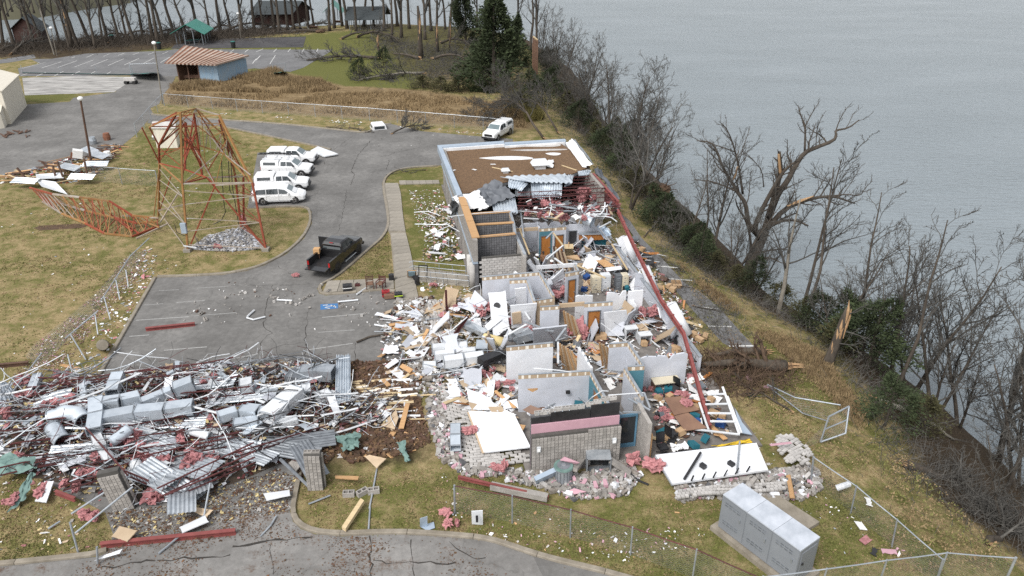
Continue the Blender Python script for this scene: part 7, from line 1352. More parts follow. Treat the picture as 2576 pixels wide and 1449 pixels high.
def loft(rings, capends=True):
 mb = MB(); n_ = len(rings[0])
 for rg in rings: mb.v.extend(Vector(p) for p in rg)
 for i in range(len(rings)-1):
  for j in range(n_):
   k = (j+1) % n_; mb.f.append((i*n_+j, i*n_+k, (i+1)*n_+k, (i+1)*n_+j)); mb.mi.append(0)
 if capends: mb.f += [tuple(range(n_))[::-1], tuple((len(rings)-1)*n_+j for j in range(n_))]; mb.mi += [0, 0]
 return mb
def lring(x, w, zb, zt, sh=.07):
 return [(x, -w*.93, zb), (x, -w, zb+.22*(zt-zb)), (x, -w, zt-.16), (x, -w+sh, zt), (x, w-sh, zt), (x, w, zt-.16), (x, w, zb+.22*(zt-zb)), (x, w*.93, zb)]
def cring(x, wb, wt, zb, zt): return [(x, -wb, zb), (x, -wt, zt-.07), (x, -wt+.12, zt), (x, wt-.12, zt), (x, wt, zt-.07), (x, wb, zb)]
def car_quad(nm, pts, m, root, T=.02):
 p = [Vector(q) for q in pts]; n_ = (p[1]-p[0]).cross(p[3]-p[0]).normalized(); MB().add([q+n_*.012 for q in p]+[q-n_*T for q in p], [(0, 1, 2, 3), (7, 6, 5, 4), (0, 4, 5, 1), (1, 5, 6, 2), (2, 6, 7, 3), (3, 7, 4, 0)]).build(nm, m, root)
def wheels(root, xs_, w, rad, rim='rim'):
 for x in xs_:
  for s_ in (-1, 1):
   a = MB(); a.tube([(x, s_*(w-.2), rad), (x, s_*(w-.02), rad), (x, s_*(w+.015), rad)], [rad, rad, rad*.86], 22); t = a.build('wheel', 'tyre', root, smooth=False)
   MB().tube([(x, s_*(w+.0), rad), (x, s_*(w+.03), rad)], [rad*.62, rad*.55], 14).build('rim', rim, t)
   for k in range(5): an = k*2*pi/5; MB().bar((x, s_*(w+.035), rad), (x+cos(an)*rad*.5, s_*(w+.035), rad+sin(an)*rad*.5), .05, .03, up=Vector((0, 1, 0))).build('spoke', 'chrome_dark', t)
   arch = MB(); arch.tube([(x, s_*(w-.03), rad+.02), (x, s_*(w+.006), rad+.02)], rad*1.2, 22); arch.build('wheel_well_shade', 'black_plastic', root)  # dark disc stands for the shade inside the wheel well
def pickup(col, cap_, open_bed=False, dark=False, name='pickup_truck'):
 R = thing(name, (0, 0, 0), 'x x x x', 'truck'); W = 1.0; zb, zt = .48, 1.32
 st = [(-2.85, .94, .55, 1.28), (-2.78, 1., zb, zt), (-.72, 1., zb, zt), (-.7, 1., zb, zt+.02), (1.35, 1., zb, zt+.02), (1.42, 1., zb, 1.26), (2.2, .98, zb, 1.22), (2.7, .93, .5, 1.14), (2.86, .84, .55, 1.02)]
 if open_bed:
  loft([lring(*s_) for s_ in st[3:]]).build('body', col, R, smooth=False)
  bed = MB()
  for s_ in (-1, 1): bed.box((-1.78, s_*.93, .92), (2.16, .14, .8))
  bed.box((-1.78, 0, .62), (2.16, 1.8, .16)); bed.box((-.76, 0, .95), (.1, 1.8, .7)); b_ = bed.build('bed', col, R); MB().box((-1.78, 0, .71), (2.05, 1.7, .02)).build('bed_liner', 'black_plastic', b_)
  tg = MB(); tg.box((-3.15, 0, .78), (.62, 1.74, .07), rot3(0, -.05)); tg.build('tailgate', col, R)
 else: loft([lring(*s_) for s_ in st]).build('body', col, R)
 loft([cring(-.68, .95, .84, 1.3, 1.74), cring(-.55, .95, .80, 1.3, 1.93), cring(.1, .95, .79, 1.3, 1.97), cring(.72, .95, .78, 1.3, 1.92), cring(1.5, .93, .86, 1.26, 1.38)]).build('cab', col, R)
 for s_ in (-1, 1):
  f = lambda x, z: (x, s_*(.955-.165*(z-1.3)/.62), z); q = lambda p: p if s_ < 0 else p[::-1]
  car_quad('side_window', q([f(-.5, 1.36), f(.12, 1.36), f(.12, 1.84), f(-.46, 1.82)]), 'window_glass', R); car_quad('side_window', q([f(.2, 1.36), f(1.12, 1.36), f(.74, 1.80), f(.2, 1.84)]), 'window_glass', R)
  MB().box((1.0, s_*1.08, 1.42), (.14, .2, .2)).build('mirror', 'black_plastic', R); MB().box((2.72, s_*.74, .98), (.2, .26, .2)).build('headlight', 'lamp_clear', R); MB().box((-2.84, s_*.9, 1.05), (.06, .14, .34)).build('taillight', 'lamp_red', R)
  for x in (-.35, .45): MB().box((x, s_*1.005, 1.14), (.18, .03, .04)).build('door_handle', 'black_plastic' if dark else col, R)
  for x in (-.66, .16, 1.2): MB().box((x, s_*.999, .92), (.015, .012, .72)).build('door_seam', 'chrome_dark', R)
 car_quad('windshield', [(1.45, -.8, 1.40), (1.45, .8, 1.40), (.80, .70, 1.86), (.80, -.70, 1.86)], 'windshield_glass', R); car_quad('rear_window', [(-.72, .78, 1.40), (-.72, -.78, 1.40), (-.60, -.70, 1.85), (-.60, .70, 1.85)], 'window_glass', R)
 MB().box((2.86, 0, .92), (.06, 1.1, .3)).build('grille', 'chrome_dark', R); MB().box((2.86, 0, .58), (.22, 1.86, .22)).build('front_bumper', 'black_plastic', R); MB().box((-2.92, 0, .58), (.2, 1.86, .18)).build('rear_bumper', 'black_plastic' if dark else 'galv', R)
 wheels(R, (-1.75, 1.82), 1.0, .41, 'black_plastic' if dark else 'rim')
 if cap_:
  c = loft([cring(-2.82, .96, .84, 1.32, 1.86), cring(-2.7, .96, .82, 1.32, 1.97), cring(-.85, .96, .82, 1.32, 2.0), cring(-.74, .96, .82, 1.32, 1.96)]).build('bed_cap', col, R)
  for s_ in (-1, 1):
   f = lambda x, z: (x, s_*(.965-.14*(z-1.32)/.62), z); p = [f(-2.5, 1.44), f(-1.1, 1.44), f(-1.1, 1.76), f(-2.5, 1.76)]; car_quad('cap_window', p if s_ < 0 else p[::-1], 'window_glass', c)
 return R
def van():
 R = thing('minivan', (0, 0, 0), 'x x x x', 'van'); W = 1.0
 loft([lring(-2.55, .9, .5, .98), lring(-2.48, .98, .3, 1.06), lring(1.3, 1., .27, 1.06), lring(2.0, .97, .3, 1.0), lring(2.45, .86, .34, .82), lring(2.6, .66, .4, .68)]).build('body', 'car_white', R)
 loft([cring(-2.5, .95, .86, 1.02, 1.35), cring(-2.3, .96, .78, 1.02, 1.68), cring(-1., .97, .78, 1.02, 1.77), cring(.4, .97, .77, 1.02, 1.74), cring(.9, .97, .78, 1.02, 1.58), cring(1.75, .92, .84, .98, 1.08)]).build('cabin', 'car_white', R)
 for s_ in (-1, 1):
  f = lambda x, z: (x, s_*(.985-.20*(z-1.02)/.68), z); q = lambda p: p if s_ < 0 else p[::-1]
  for p in ([f(-2.2, 1.12), f(-1.15, 1.1), f(-1.15, 1.58), f(-2.05, 1.54)], [f(-1.08, 1.1), f(.05, 1.1), f(.05, 1.6), f(-1.08, 1.58)], [f(.13, 1.1), f(1.2, 1.08), f(.72, 1.46), f(.13, 1.58)]): car_quad('side_window', q(p), 'window_glass', R)
  MB().box((1.05, s_*1.06, 1.12), (.16, .2, .15)).build('mirror', 'car_white', R); MB().box((2.36, s_*.72, .74), (.34, .22, .12)).build('headlight', 'lamp_clear', R); MB().box((-2.5, s_*.84, .98), (.08, .2, .2)).build('taillight', 'lamp_red', R)
  for x in (-1.12, .09, 1.25): MB().box((x, s_*1.0, .72), (.015, .012, .62)).build('door_seam', 'galv', R)
  for x in (-.9, .3): MB().box((x, s_*1.006, .95), (.2, .03, .04)).build('door_handle', 'car_white', R)
 car_quad('windshield', [(1.7, -.78, 1.08), (1.7, .78, 1.08), (.95, .68, 1.56), (.95, -.68, 1.56)], 'windshield_glass', R); car_quad('rear_window', [(-2.5, .74, 1.12), (-2.5, -.74, 1.12), (-2.36, -.7, 1.58), (-2.36, .7, 1.58)], 'window_glass', R)
 MB().box((2.55, 0, .5), (.14, 1.0, .16)).build('grille', 'chrome_dark', R); wheels(R, (-1.5, 1.58), .98, .36, 'rim'); return R
def park(o, rear, front, mid=0., sc_=.95, label=None, group=None, new=True):
 a, b = G(*rear), G(*front); d = (b-a).normalized(); side = Vector((d.y, -d.x, 0)); c = (a+b)/2-side*1.0*sc_-d*mid; c.z = .02
 tag(o, label, None, group); o.location = c; o.rotation_euler = (0, 0, atan2(d.y, d.x)); o.scale = (sc_,)*3
CARS = 'white vehicles parked by the tower lawn'
wp_ = pickup('car_white', True); park(wp_, (680, 447), (760, 447.5), label='white pickup with bed cap and ladder rack, second from the drive', group=CARS)
o = copy_tree(wp_); park(o, (694, 418), (773, 418), label='white pickup with bed cap parked farthest from the camera', group=CARS)
o = copy_tree(wp_); park(o, (668, 487), (752, 484), label='white pickup with bed cap right behind the minivan', group=CARS)
o = copy_tree(wp_); park(o, (1258, 330), (1212, 356), label='white pickup half buried under limbs at the roof corner', sc_=.98)
rkk = [MB().tube([(-2.6, s_*.6, 2.14), (.4, s_*.6, 2.14)], .035, 6) for s_ in (-1, 1)]
for m in rkk: m.build('rack_bar', 'white_metal', None) if False else inst('rack_bar', m.mesh('rack_bar', 'white_metal'), (0, 0, 0), parent=wp_)
for x in (-2.5, -1.2, .2): inst('rack_crossbar', MB().bar((x, -.7, 2.1), (x, .7, 2.1), .06).mesh('rack_crossbar', 'white_metal'), (0, 0, 0), parent=wp_)
lp = wp_.matrix_basis; ld = thing('ladder', wp_.location+Vector((-1.2, .7, 2.3)), 'dark folded ladder on the rack of the white pickup', 'ladder')
for s_ in (-.2, .2): MB().bar(wp_.location+Vector((-3.2, .6+s_, 2.26)), wp_.location+Vector((.6, .6+s_, 2.26)), .07, .1).build('rail', 'black_plastic', ld)
for k in range(9): MB().bar(wp_.location+Vector((-3.1+k*.42, .4, 2.26)), wp_.location+Vector((-3.1+k*.42, .8, 2.26)), .04).build('rung', 'galv', ld)
vn = van(); park(vn, (662, 517), (741, 513.5), label='white minivan with dark windows, nearest of the parked row', group=CARS, sc_=1.0)
bp_ = pickup('car_black', False, True, True); park(bp_, (854, 683), (901, 642), label='black crew cab pickup with open tailgate and open door', sc_=1.05)
dr = MB(); dr.box((.85, 1.5, 1.05), (.09, 1.0, 1.15), rot3(.0)); inst('open_door', dr.mesh('open_door', 'car_black'), (0, 0, 0), parent=bp_)
for s_ in (-1, 1): inst('side_step', MB().tube([(-.6, s_*1.06, .42), (1.2, s_*1.06, .42)], .05, 6).mesh('side_step', 'galv'), (0, 0, 0), parent=bp_)
inst('brake_light', MB().box((-.66, 0, 1.92), (.06, .3, .05)).mesh('brake_light', 'lamp_red'), (0, 0, 0), parent=bp_)
pb = bp_.location+Vector((-1.4, -.9, .8)); ch = thing('small_table', pb, 'small tan wooden stool standing in the black truck bed', 'stool'); MB().box(pb+Vector((0, 0, .62)), (.5, .5, .4)).build('box_seat', 'tan_wood', ch)
for x in (-.2, .2):
 for y in (-.2, .2): MB().bar(pb+Vector((x, y, 0)), pb+Vector((x, y, .45)), .05).build('leg', 'dark_wood', ch)
# truck cap alone on the verge
tc = thing('truck_cap', G(952, 322), 'white truck bed cap lying on the upper drive edge', 'truck cap'); cc = loft([cring(-1.0, .95, .8, 0, .5), cring(-.9, .96, .78, 0, .62), cring(.9, .96, .78, 0, .64), cring(1.0, .95, .8, 0, .58)])
inst('shell', cc.mesh('shell', 'car_white'), (0, 0, 0), parent=tc); inst('rear_window', MB().box((1.0, 0, .28), (.04, 1.3, .36)).mesh('rear_window', 'window_glass'), (0, 0, 0), parent=tc)
for s_ in (-1, 1): inst('side_window', MB().box((0, s_*.88, .3), (1.4, .06, .32)).mesh('side_window', 'window_glass'), (0, 0, 0), parent=tc)
tc.rotation_euler = (0, 0, -1.25); tc.scale = (1.05,)*3
# ------------------------------------------------------------------ generator, air units
M('gen_shaded', (.215, .23, .25), (.175, .19, .21), .8, .45, vary=.04, dirt=.12); M('gen_lit_top', (.50, .53, .58), (.30, .33, .37), .9, .35, vary=.03, dirt=.1, dirtc=(.3, .32, .36))  # roof lighter than the sides: fall of light put into the two greys
A_, D_2, C_2 = G(1819, 1245, 2.25), G(2015, 1388, 2.25), G(2074, 1362, 2.25); dx = (D_2-A_); GL = dx.length; dx.normalize(); dy = Vector((-dx.y, dx.x, 0)); GW = (C_2-D_2).dot(dy); gc = (A_+D_2)/2+dy*GW/2; gc.z = 0; gy = atan2(dx.y, dx.x); GH = 1.95
gen = thing('generator', gc, 'long grey generator enclosure on a concrete base at the bottom right', 'generator'); gR = rot3(gy)
def gb(nm, c, s_, m, par=None): return MB().box(gc+gR @ Vector(c), s_, gR).build(nm, m, par or gen)
gb('base_slab', (0, 0, .13), (GL+.5, GW+.5, .26), 'concrete_kerb'); gb('enclosure', (0, 0, .3+GH/2), (GL, GW, GH), 'gen_shaded')
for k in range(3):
 L3 = GL/3; x = -GL/2+L3*(k+.5); gb('roof_panel', (x, 0, .3+GH+.03), (L3-.015, GW+.04, .06), 'gen_lit_top'); d_ = gb('door', (x, -GW/2-.015, .3+GH*.5), (L3-.06, .006, GH-.12), 'gen_shaded')
 gb('handle', (x+L3*.3, -GW/2-.05, 1.5), (.05, .05, .2), 'galv', d_)
 for zz, cnt in ((.75, 4), (GH-.12, 4)):
  for q in range(cnt): gb('louver', (x-L3*.28+q*L3*.16, -GW/2-.035, zz), (L3*.11, .02, .04), 'grey_steel', d_); gb('louver', (x-L3*.28+q*L3*.16, -GW/2-.035, zz+.14), (L3*.11, .02, .03), 'grey_steel', d_)
for q in range(4): gb('end_louver', (GL/2+.01, -GW*.3+q*GW*.2, GH-.05), (.02, GW*.15, .09), 'black_sheet'); gb('end_louver', (GL/2+.01, -GW*.3+q*GW*.2, GH-.25), (.02, GW*.15, .07), 'chrome_dark')
gb('end_door', (GL/2+.012, 0, 1.3), (.03, GW-.3, 1.5), 'gen_shaded'); gb('end_handle', (GL/2+.05, -GW*.3, 1.4), (.06, .1, .1), 'black_sheet')
MB().prism([(p.x, p.y) for p in (G(1890, 1260), G(1945, 1245), G(2060, 1320), G(2020, 1345))], 0, .2).build('broken_slab', 'concrete_kerb', label='stained concrete slab behind the generator', cat='slab')
def ac(loc, s_, label):
 t = thing('air_conditioner', loc, label, 'air conditioner'); loc = Vector(loc); mb = MB(); mb.tube([loc, loc+Vector((0, 0, .9*s_))], .45*s_, 20); mb.build('casing', 'galv', t)
 for k in range(16): a = k*pi/8; MB().bar(loc+Vector((cos(a)*.455*s_, sin(a)*.455*s_, .05)), loc+Vector((cos(a)*.455*s_, sin(a)*.455*s_, .8*s_)), .03).build('fin', 'grey_steel', t)
 MB().tube([loc+Vector((0, 0, .9*s_)), loc+Vector((0, 0, .97*s_))], [.5*s_, .47*s_], 20).build('top_rim', 'tarp_green', t); MB().tube([loc+Vector((0, 0, .972*s_)), loc+Vector((0, 0, .985*s_))], .33*s_, 18).build('fan_guard', 'grey_steel', t); MB().tube([loc+Vector((0, 0, .99*s_)), loc+Vector((0, 0, 1.01*s_))], .12*s_, 12).build('fan_hub', 'galv', t)
ac(G(*R7(1285, 1225)), 1.05, 'round top grey condenser before the standing block wall')
ob = thing('open_unit', G(*R7(1640, 1180)), 'open fronted grey air unit box before the standing block wall', 'air conditioner'); c = G(*R7(1640, 1180))
for o_, s_ in (((-.62, .4, .55), (.05, .8, 1.1)), ((.62, .4, .55), (.05, .8, 1.1)), ((0, .4, 1.08), (1.29, .8, .05)), ((0, .4, .03), (1.29, .8, .05))): MB().box(c+Vector(o_), s_).build('casing_side', 'galv', ob)
MB().box(c+Vector((0, .78, .55)), (1.2, .04, 1.05)).build('back_plate', 'black_sheet', ob); MB().tube([c+Vector((0, .7, .55)), c+Vector((0, .75, .55))], .38, 16).build('fan', 'chrome_dark', ob)
Q('side_plate', PV(R7(990, 1190, .75), R7(1195, 1095, .9), R7(1195, 1140, .4), R7(1000, 1240, .1)), .25, 'fascia_blue', label='blue grey casing plate left of the condenser', cat='plate'); Q('foam_board', PV(R7(1255, 1020, 1.2), R7(1300, 985, 1.4), R7(1450, 1045, 1.2), R7(1420, 1060, 1.)), .06, 'pink_foam', label='pink foam board above the condenser', cat='foam board'); Q('foam_board', PV(R7(1350, 1330, .3), R7(1400, 1310, .35), R7(1520, 1345, .3), R7(1400, 1370, .25)), .05, 'pink_foam', label='pink foam sheet low in the block rubble', cat='foam board'); Q('foam_board', PV(ZD(905, 465, .9), ZD(1040, 450, .9), ZD(1050, 462, .8), ZD(915, 478, .8)), .08, 'pink_foam', label='pink foam strip on the tilted block patch', cat='foam board')
for a, b in (((1760, 1020), (1960, 1150)), ((1400, 1120), (1510, 980))): MB().bar(G(*R7(*a, .9)), G(*R7(*b, .3)), .3, .2).build('block_beam', 'cmu', label='broken block beam leaning beside the open air unit'+(' on its right' if a[0] > 1500 else ' on its left'), cat='beam')
pipe('black_hose', 'black_plastic', PV(R7(1950, 1150, .3), R7(2050, 1230, .1), R7(2145, 1270, .06)), .06, label='black pipe end on the grass right of the block rubble', cat='pipe'); MB().bar(G(*R7(560, 1280, .35)), G(*R7(1130, 1400, .3)), .35, .3).build('block_beam', 'cmu', label='long fallen block bond beam before the rubble', cat='beam')
# ------------------------------------------------------------------ fences
n = N('chain_link'); co = n.coord('Object'); tr = n.add('ShaderNodeBsdfTransparent'); mx = n.add('ShaderNodeMixShader')
n.col((.33, .35, .36)); n.set(.5, .4); wv = []
for s_ in (1, -1):
 d = n.add('ShaderNodeVectorMath', operation='DOT_PRODUCT'); n.l(co, d.inputs[0]); d.inputs[1].default_value = (6.5, 6.5, 9*s_); wv.append(n.math('LESS_THAN', n.math('FRACT', d.outputs['Value']), .055))
n.l(n.math('MAXIMUM', wv[0], wv[1]), mx.inputs[0]); n.l(tr.outputs[0], mx.inputs[1]); n.l(n.b.outputs[0], mx.inputs[2]); n.l(mx.outputs[0], n.out.inputs[0])
def fence(ptsV, h, label, sp=3., mesh=True, rail='galv', lean=0., seed=1, world=False, name='chain_link_fence', toprail=True, skip=()):
 q = random.Random(seed); pl = [Vector(p) for p in ptsV] if world else [G(*p) for p in ptsV]; root = thing(name, pl[0].lerp(pl[-1], .5), label, 'fence'); L = sum((b-a).length for a, b in zip(pl, pl[1:])); k = max(1, round(L/sp)); tops = []
 for i in range(k+1):
  p = interp(pl, i/k); t = p+Vector((q.gauss(0, .03)+lean, q.gauss(0, .03), h)); tops.append(t)
  if i not in skip: MB().tube([p-Vector((0, 0, .1)), t+Vector((0, 0, .04))], .04 if 0 < i < k else .055, 7).build('post', 'galv', root)
 if toprail:
  for a, b in zip(tops, tops[1:]): MB().tube([a, a.lerp(b, .5)-Vector((0, 0, .02)), b], .03, 6).build('top_rail', rail, root)
 if mesh:
  mb = MB()
  for i in range(k): a, b = interp(pl, i/k), interp(pl, (i+1)/k); mb.quad(a+Vector((0, 0, .05)), b+Vector((0, 0, .05)), tops[i+1], tops[i])
  mb.build('wire_mesh', 'chain_link', root)
 return root
fence([(414, 266), (530, 275), (644, 284), (800, 295), (964, 307), (1156, 323), (1290, 336)], 1.8, 'chain link fence along the brown field above the drive', 4.2)
fence([(222, 455), (300, 463), (400, 470)], 1.8, 'chain link fence left of the lattice tower', 4.); fence([(414, 266), (392, 290), (345, 345)], 1.8, 'chain link fence corner at the light pole', 4., seed=3)
fence([(1144, 1292), (1272, 1312), (1407, 1345), (1561, 1387), (1735, 1452), (1905, 1530)], 1.75, 'front chain link fence with rusty top rail', 3.0, rail='red_steel')
fence([(1905, 1530), (2160, 1492), (2330, 1468), (2520, 1482)], 1.9, 'chain link fence in front of the generator', 2.9, seed=5); fence([(2352, 1476), (2239, 1372), (2144, 1292), (2040, 1215)], 1.7, 'chain link fence leaning along the lake slope', 2.8, lean=-.12, seed=6)
t = thing('gate_leaf', G(2095, 1108), 'bent chain link gate leaf standing askew on the slope', 'gate'); c4 = PV((2064, 1112, .1), (2085, 1048, 1.6), (2136, 1022, 1.9), (2127, 1090, .5))
for i in range(4): MB().tube([c4[i], c4[(i+1) % 4]], .05, 7).build('frame_tube', 'galv', t)
MB().tube([c4[0].lerp(c4[1], .5), c4[3].lerp(c4[2], .5)], .04, 6).build('middle_tube', 'galv', t); MB().quad(*c4).build('wire_mesh', 'chain_link', t)
fl = thing('fallen_fence', G(2000, 1010), 'collapsed chain link fence stretched down the slope to the gate', 'fence'); MB().tube(PV((1930, 967, .5), (2000, 1000, .9), (2115, 1019, 1.5)), .04, 6).build('top_rail', 'galv', fl); MB().tube(PV((1930, 970, .1), (2020, 1040, .1), (2085, 1060, .9)), .035, 6).build('bottom_rail', 'galv', fl); MB().quad(*PV((1930, 970, .15), (2020, 1040, .15), (2110, 1060, .5), (2100, 1016, 1.45))).build('wire_mesh', 'chain_link', fl); MB().quad(*PV((2064, 1112, .2), (2020, 1128, .1), (2010, 1132, .1), (2080, 1060, 1.2))).build('wire_mesh', 'chain_link', fl)
Z1 = lambda x, y, z=0.: (x*.2502, 644+y*.2502, z)
ll = thing('fallen_fence', G(230, 800), 'flattened chain link fence tangled with pink scraps across the left lawn', 'fence')
for a, b in (((1310, 0, 1.3), (1010, 455, .7)), ((985, 550, 1.), (655, 830, .3)), ((420, 975, .6), (130, 1360, .9)), ((1500, -180, 1.2), (1310, 0, 1.3))): MB().tube(PV(Z1(*a), Z1(*b)), .045, 6).build('top_rail', 'galv', ll)
for a, b in (((955, 590, 1.1), (985, 790, .1)), ((1045, 410, 1.2), (1110, 640, .1)), ((1165, 240, 1.2), (1205, 440, .1)), ((710, 790, .7), (865, 1045, .1)), ((680, 990, 1.), (735, 1210, .1)), ((1265, 140, 1.2), (1290, 310, .1))): MB().tube(PV(Z1(*a), Z1(*b)), .045, 6).build('post', 'galv', ll)
mb = MB(); La = [G(*Z1(*p)) for p in ((1330, -40), (1010, 330), (660, 640), (330, 900), (250, 1020))]; Lb = [G(*Z1(*p)) for p in ((1480, -20), (1180, 330), (900, 640), (560, 980), (420, 1120))]
mb.grid(lambda i, j: interp(La, i).lerp(interp(Lb, i), j)+Vector((0, 0, .06+.22*j*abs(noise.noise((i*9, j*3, 1))))), 40, 4); mb.build('wire_mesh', 'chain_link', ll)
strip = Mound([Z1(*p)[:2] for p in ((1300, -40), (1480, -60), (1400, 200), (1200, 420), (1000, 640), (760, 980), (620, 1180), (100, 1280), (280, 960), (700, 620), (1020, 320))], .03)
litter('pink_scraps', 'pink wool shreds caught in the flattened fence', strip, 7000, (.04, .11), ['pink_wool', 'twigs_brown', 'dry_grass', 'twigs_brown', 'pink_foam', 'dark_wood', 'dry_grass', 'paper'], 71, dens=lambda x, y: .5+.9*noise.noise((x*.6, y*.6, 0)))
litter('wreckage_scraps', 'white and pink scraps along the left of the near lot', Mound([Z1(*p)[:2] for p in ((1480, -100), (1600, 60), (1500, 300), (1200, 800), (1000, 1200), (600, 1200), (900, 900), (1200, 300))], .02), 260, (.08, .3), ['drywall_bright', 'paper', 'pink_wool', 'galv', 'drywall_paper'], 72)
# handrails by the porch
for (a, b, h, l) in [((1040, 684), (1172, 697), 1., 'far white handrail of the porch walk'), ((1052, 710), (1180, 722), 1., 'near white handrail of the porch walk')]:
 t = thing('handrail', G(*a).lerp(G(*b), .5), l, 'handrail'); A1, B1 = G(*a), G(*b)
 for z in (1., .55): MB().tube([A1+Vector((-.3, 0, z-.15)), A1+Vector((0, 0, z)), B1+Vector((0, 0, z)), B1+Vector((.25, 0, z-.2))], .03, 7).build('rail', 'galv', t)
 for k in range(5): p = A1.lerp(B1, k/4); MB().tube([p, p+Vector((0, 0, 1.))], .026, 6).build('post', 'galv', t)
# ------------------------------------------------------------------ far structures
zz1 = lambda x, y, z=0.: (x*.25, y*.25, z)
M('barn_white', (.66, .62, .53), (.55, .51, .43), 1., .6, vary=0, dirt=.15, stretch=(3, 3, .4)); M('rust_roof', (.24, .10, .055), (.12, .05, .03), 1.2, .8, vary=.15, dirt=.3, dirtc=(.3, .27, .24)); M('rust_pale', (.42, .36, .31), (.27, .16, .11), 1.2, .7, vary=.15); M('shed_blue', (.20, .33, .46), (.30, .36, .40), 1.4, .7, vary=.15, dirt=.35, dirtc=(.16, .10, .07), stretch=(4, 4, .5)); M('green_roof', (.035, .20, .155), (.025, .15, .12), 1.2, .45, vary=.05); M('dark_roof', (.045, .055, .058), (.03, .035, .038), 2., .8, vary=.1); M('cabin_wall', (.05, .022, .017), (.03, .014, .012), 2., .9); M('screen_green', (.02, .12, .105), (.015, .085, .075), 2., .7)
def hut(name, P, h, label, wall, roofm, rise=1.2, over=.4, axis=0, openw=False, cat='building'):
 """gabled building on a measured quadrilateral footprint (near left, near right, far right, far left)"""
 P = [Vector(p) for p in P]; c = sum(P, Vector())/4; c.z = 0; t = thing(name, c, label, cat); up = Vector((0, 0, 1))
 if not openw:
  for i in range(4): a, b = P[i], P[(i+1) % 4]; MB().bar(a.lerp(b, 0)+up*h/2, b+up*h/2, .12, h).build('wall', wall, t)
 else:
  for i in range(4):
   for k in range(3): p = P[i].lerp(P[(i+1) % 4], k/3); MB().bar(p, p+up*h, .14).build('post', wall, t)
 if axis: P = P[1:]+P[:1]
 m0, m1 = P[0].lerp(P[3], .5)+up*(h+rise), P[1].lerp(P[2], .5)+up*(h+rise); e = (m1-m0).normalized()*over; m0, m1 = m0-e, m1+e; Pz = [p+up*h for p in P]; s_ = (P[3]-P[0]).normalized()*over; dn = up*rise*over/((P[3]-P[0]).length/2)
 A, B_, C_, D_ = Pz[0]-e-s_-dn, Pz[1]+e-s_-dn, Pz[2]+e+s_-dn, Pz[3]-e+s_-dn
 for q in ((A, B_, m1, m0), (D_, m0, m1, C_)): mb = MB(); mb.add(list(q)+[p-up*.1 for p in q], [(0, 1, 2, 3), (7, 6, 5, 4), (0, 4, 5, 1), (1, 5, 6, 2), (2, 6, 7, 3), (3, 7, 4, 0)]); mb.build('roof', roofm, t)
 if not openw:
  for q in ((Pz[0], Pz[3], m0+e), (Pz[2], Pz[1], m1-e)): MB().add([*q, *[p-e*.2 for p in q]], [(0, 1, 2), (5, 4, 3)]).build('gable', wall, t)
 return t
wb = hut('metal_barn', [G(-260, 330), G(28, 312), G(67, 266), G(-150, 262)], 4.6, 'cream metal building with dark doorway at the left edge', 'barn_white', 'barn_white', 1.6, .2, 1); Q('doorway', [G(4, 302, 0)+Vector((-.25, -.12, 0)), G(22, 302, 0)+Vector((0, -.12, 0)), G(22, 302, 0)+Vector((0, -.12, 3.2)), G(4, 302, 0)+Vector((-.25, -.12, 3.2))], .05, 'black_sheet', wb)  # black sheet on the barn wall stands for the shaded door opening
hut('lean_to', [G(-120, 342), G(12, 322), G(26, 300), G(-100, 300)], 2.2, 'low cream lean-to before the metal building', 'barn_white', 'barn_white', .5, .1)
# rusty roofed blue shed
sh = thing('blue_shed', G(525, 200), 'blue metal shed with rusty striped roof', 'shed'); s0, s1, s2, s3 = G(453, 208), G(552, 206), G(625, 191), G(530, 186)
for a, b, m in ((s0.lerp(s1, .52), s1, 'shed_blue'), (s1, s2, 'shed_blue'), (s3, s2, 'shed_blue'), (s0, s3, 'dark_wood')): MB().bar(a+Vector((0, 0, 1.5)), b+Vector((0, 0, 1.5)), .1, 3.).build('wall', m, sh)
for f in (0, .26, .52): p = s0.lerp(s1, f); MB().bar(p, p+Vector((0, 0, 3.1)), .18).build('post', 'dark_wood', sh)
MB().bar(s0.lerp(s1, .05)+Vector((0, 1.5, .8)), s0.lerp(s1, .5)+Vector((0, 1., .9)), 1.2, .5).build('stored_lumber', 'dark_wood', sh)
Rr = [s0+Vector((-1.5, -1.2, 3.4)), s1+Vector((.3, -1.3, 3.0)), s2+Vector((.6, .2, 3.4)), G(470, 186)+Vector((-.2, 1.5, 4.6))]
for k in range(26):
 f0, f1 = k/26, (k+.96)/26; a, b, c, d = Rr[0].lerp(Rr[1], f0), Rr[0].lerp(Rr[1], f1), Rr[3].lerp(Rr[2], f1), Rr[3].lerp(Rr[2], f0); up = Vector((0, 0, .03+.09*(k % 2)))
 MB().add([a+up, b+up, c+up, d+up, a-up, b-up, c-up, d-up], [(0, 1, 2, 3), (7, 6, 5, 4), (0, 4, 5, 1), (1, 5, 6, 2), (2, 6, 7, 3), (3, 7, 4, 0)]).build('roof_sheet', 'rust_pale' if k % 2 else 'rust_roof', sh)
hut('picnic_pavilion', [G(446, 112), G(512, 113), G(530, 100), G(470, 99)], 2.8, 'green roofed open picnic pavilion beside the dark court', 'grey_steel', 'green_roof', 1.5, .9, 1, True, 'pavilion')
for p in ((478, 110), (500, 108)): desk(G(*p), 2., .9, .75, .6, 'dark picnic table under the green pavilion, %s one' % ('left' if p[0] < 490 else 'right'), 'screen_green', 'grey_steel')
hut('cabin', [G(40, 108), G(108, 110), G(122, 97), G(60, 96)], 3.2, 'dark cabin under the trees at the far left', 'cabin_wall', 'dark_roof', 2.2, .8, 1); hut('cabin', [G(640, 64), G(735, 62), G(780, 52), G(690, 50)], 3., 'dark lodge with long low roof beyond the far lawn', 'cabin_wall', 'dark_roof', 2.2, .9)
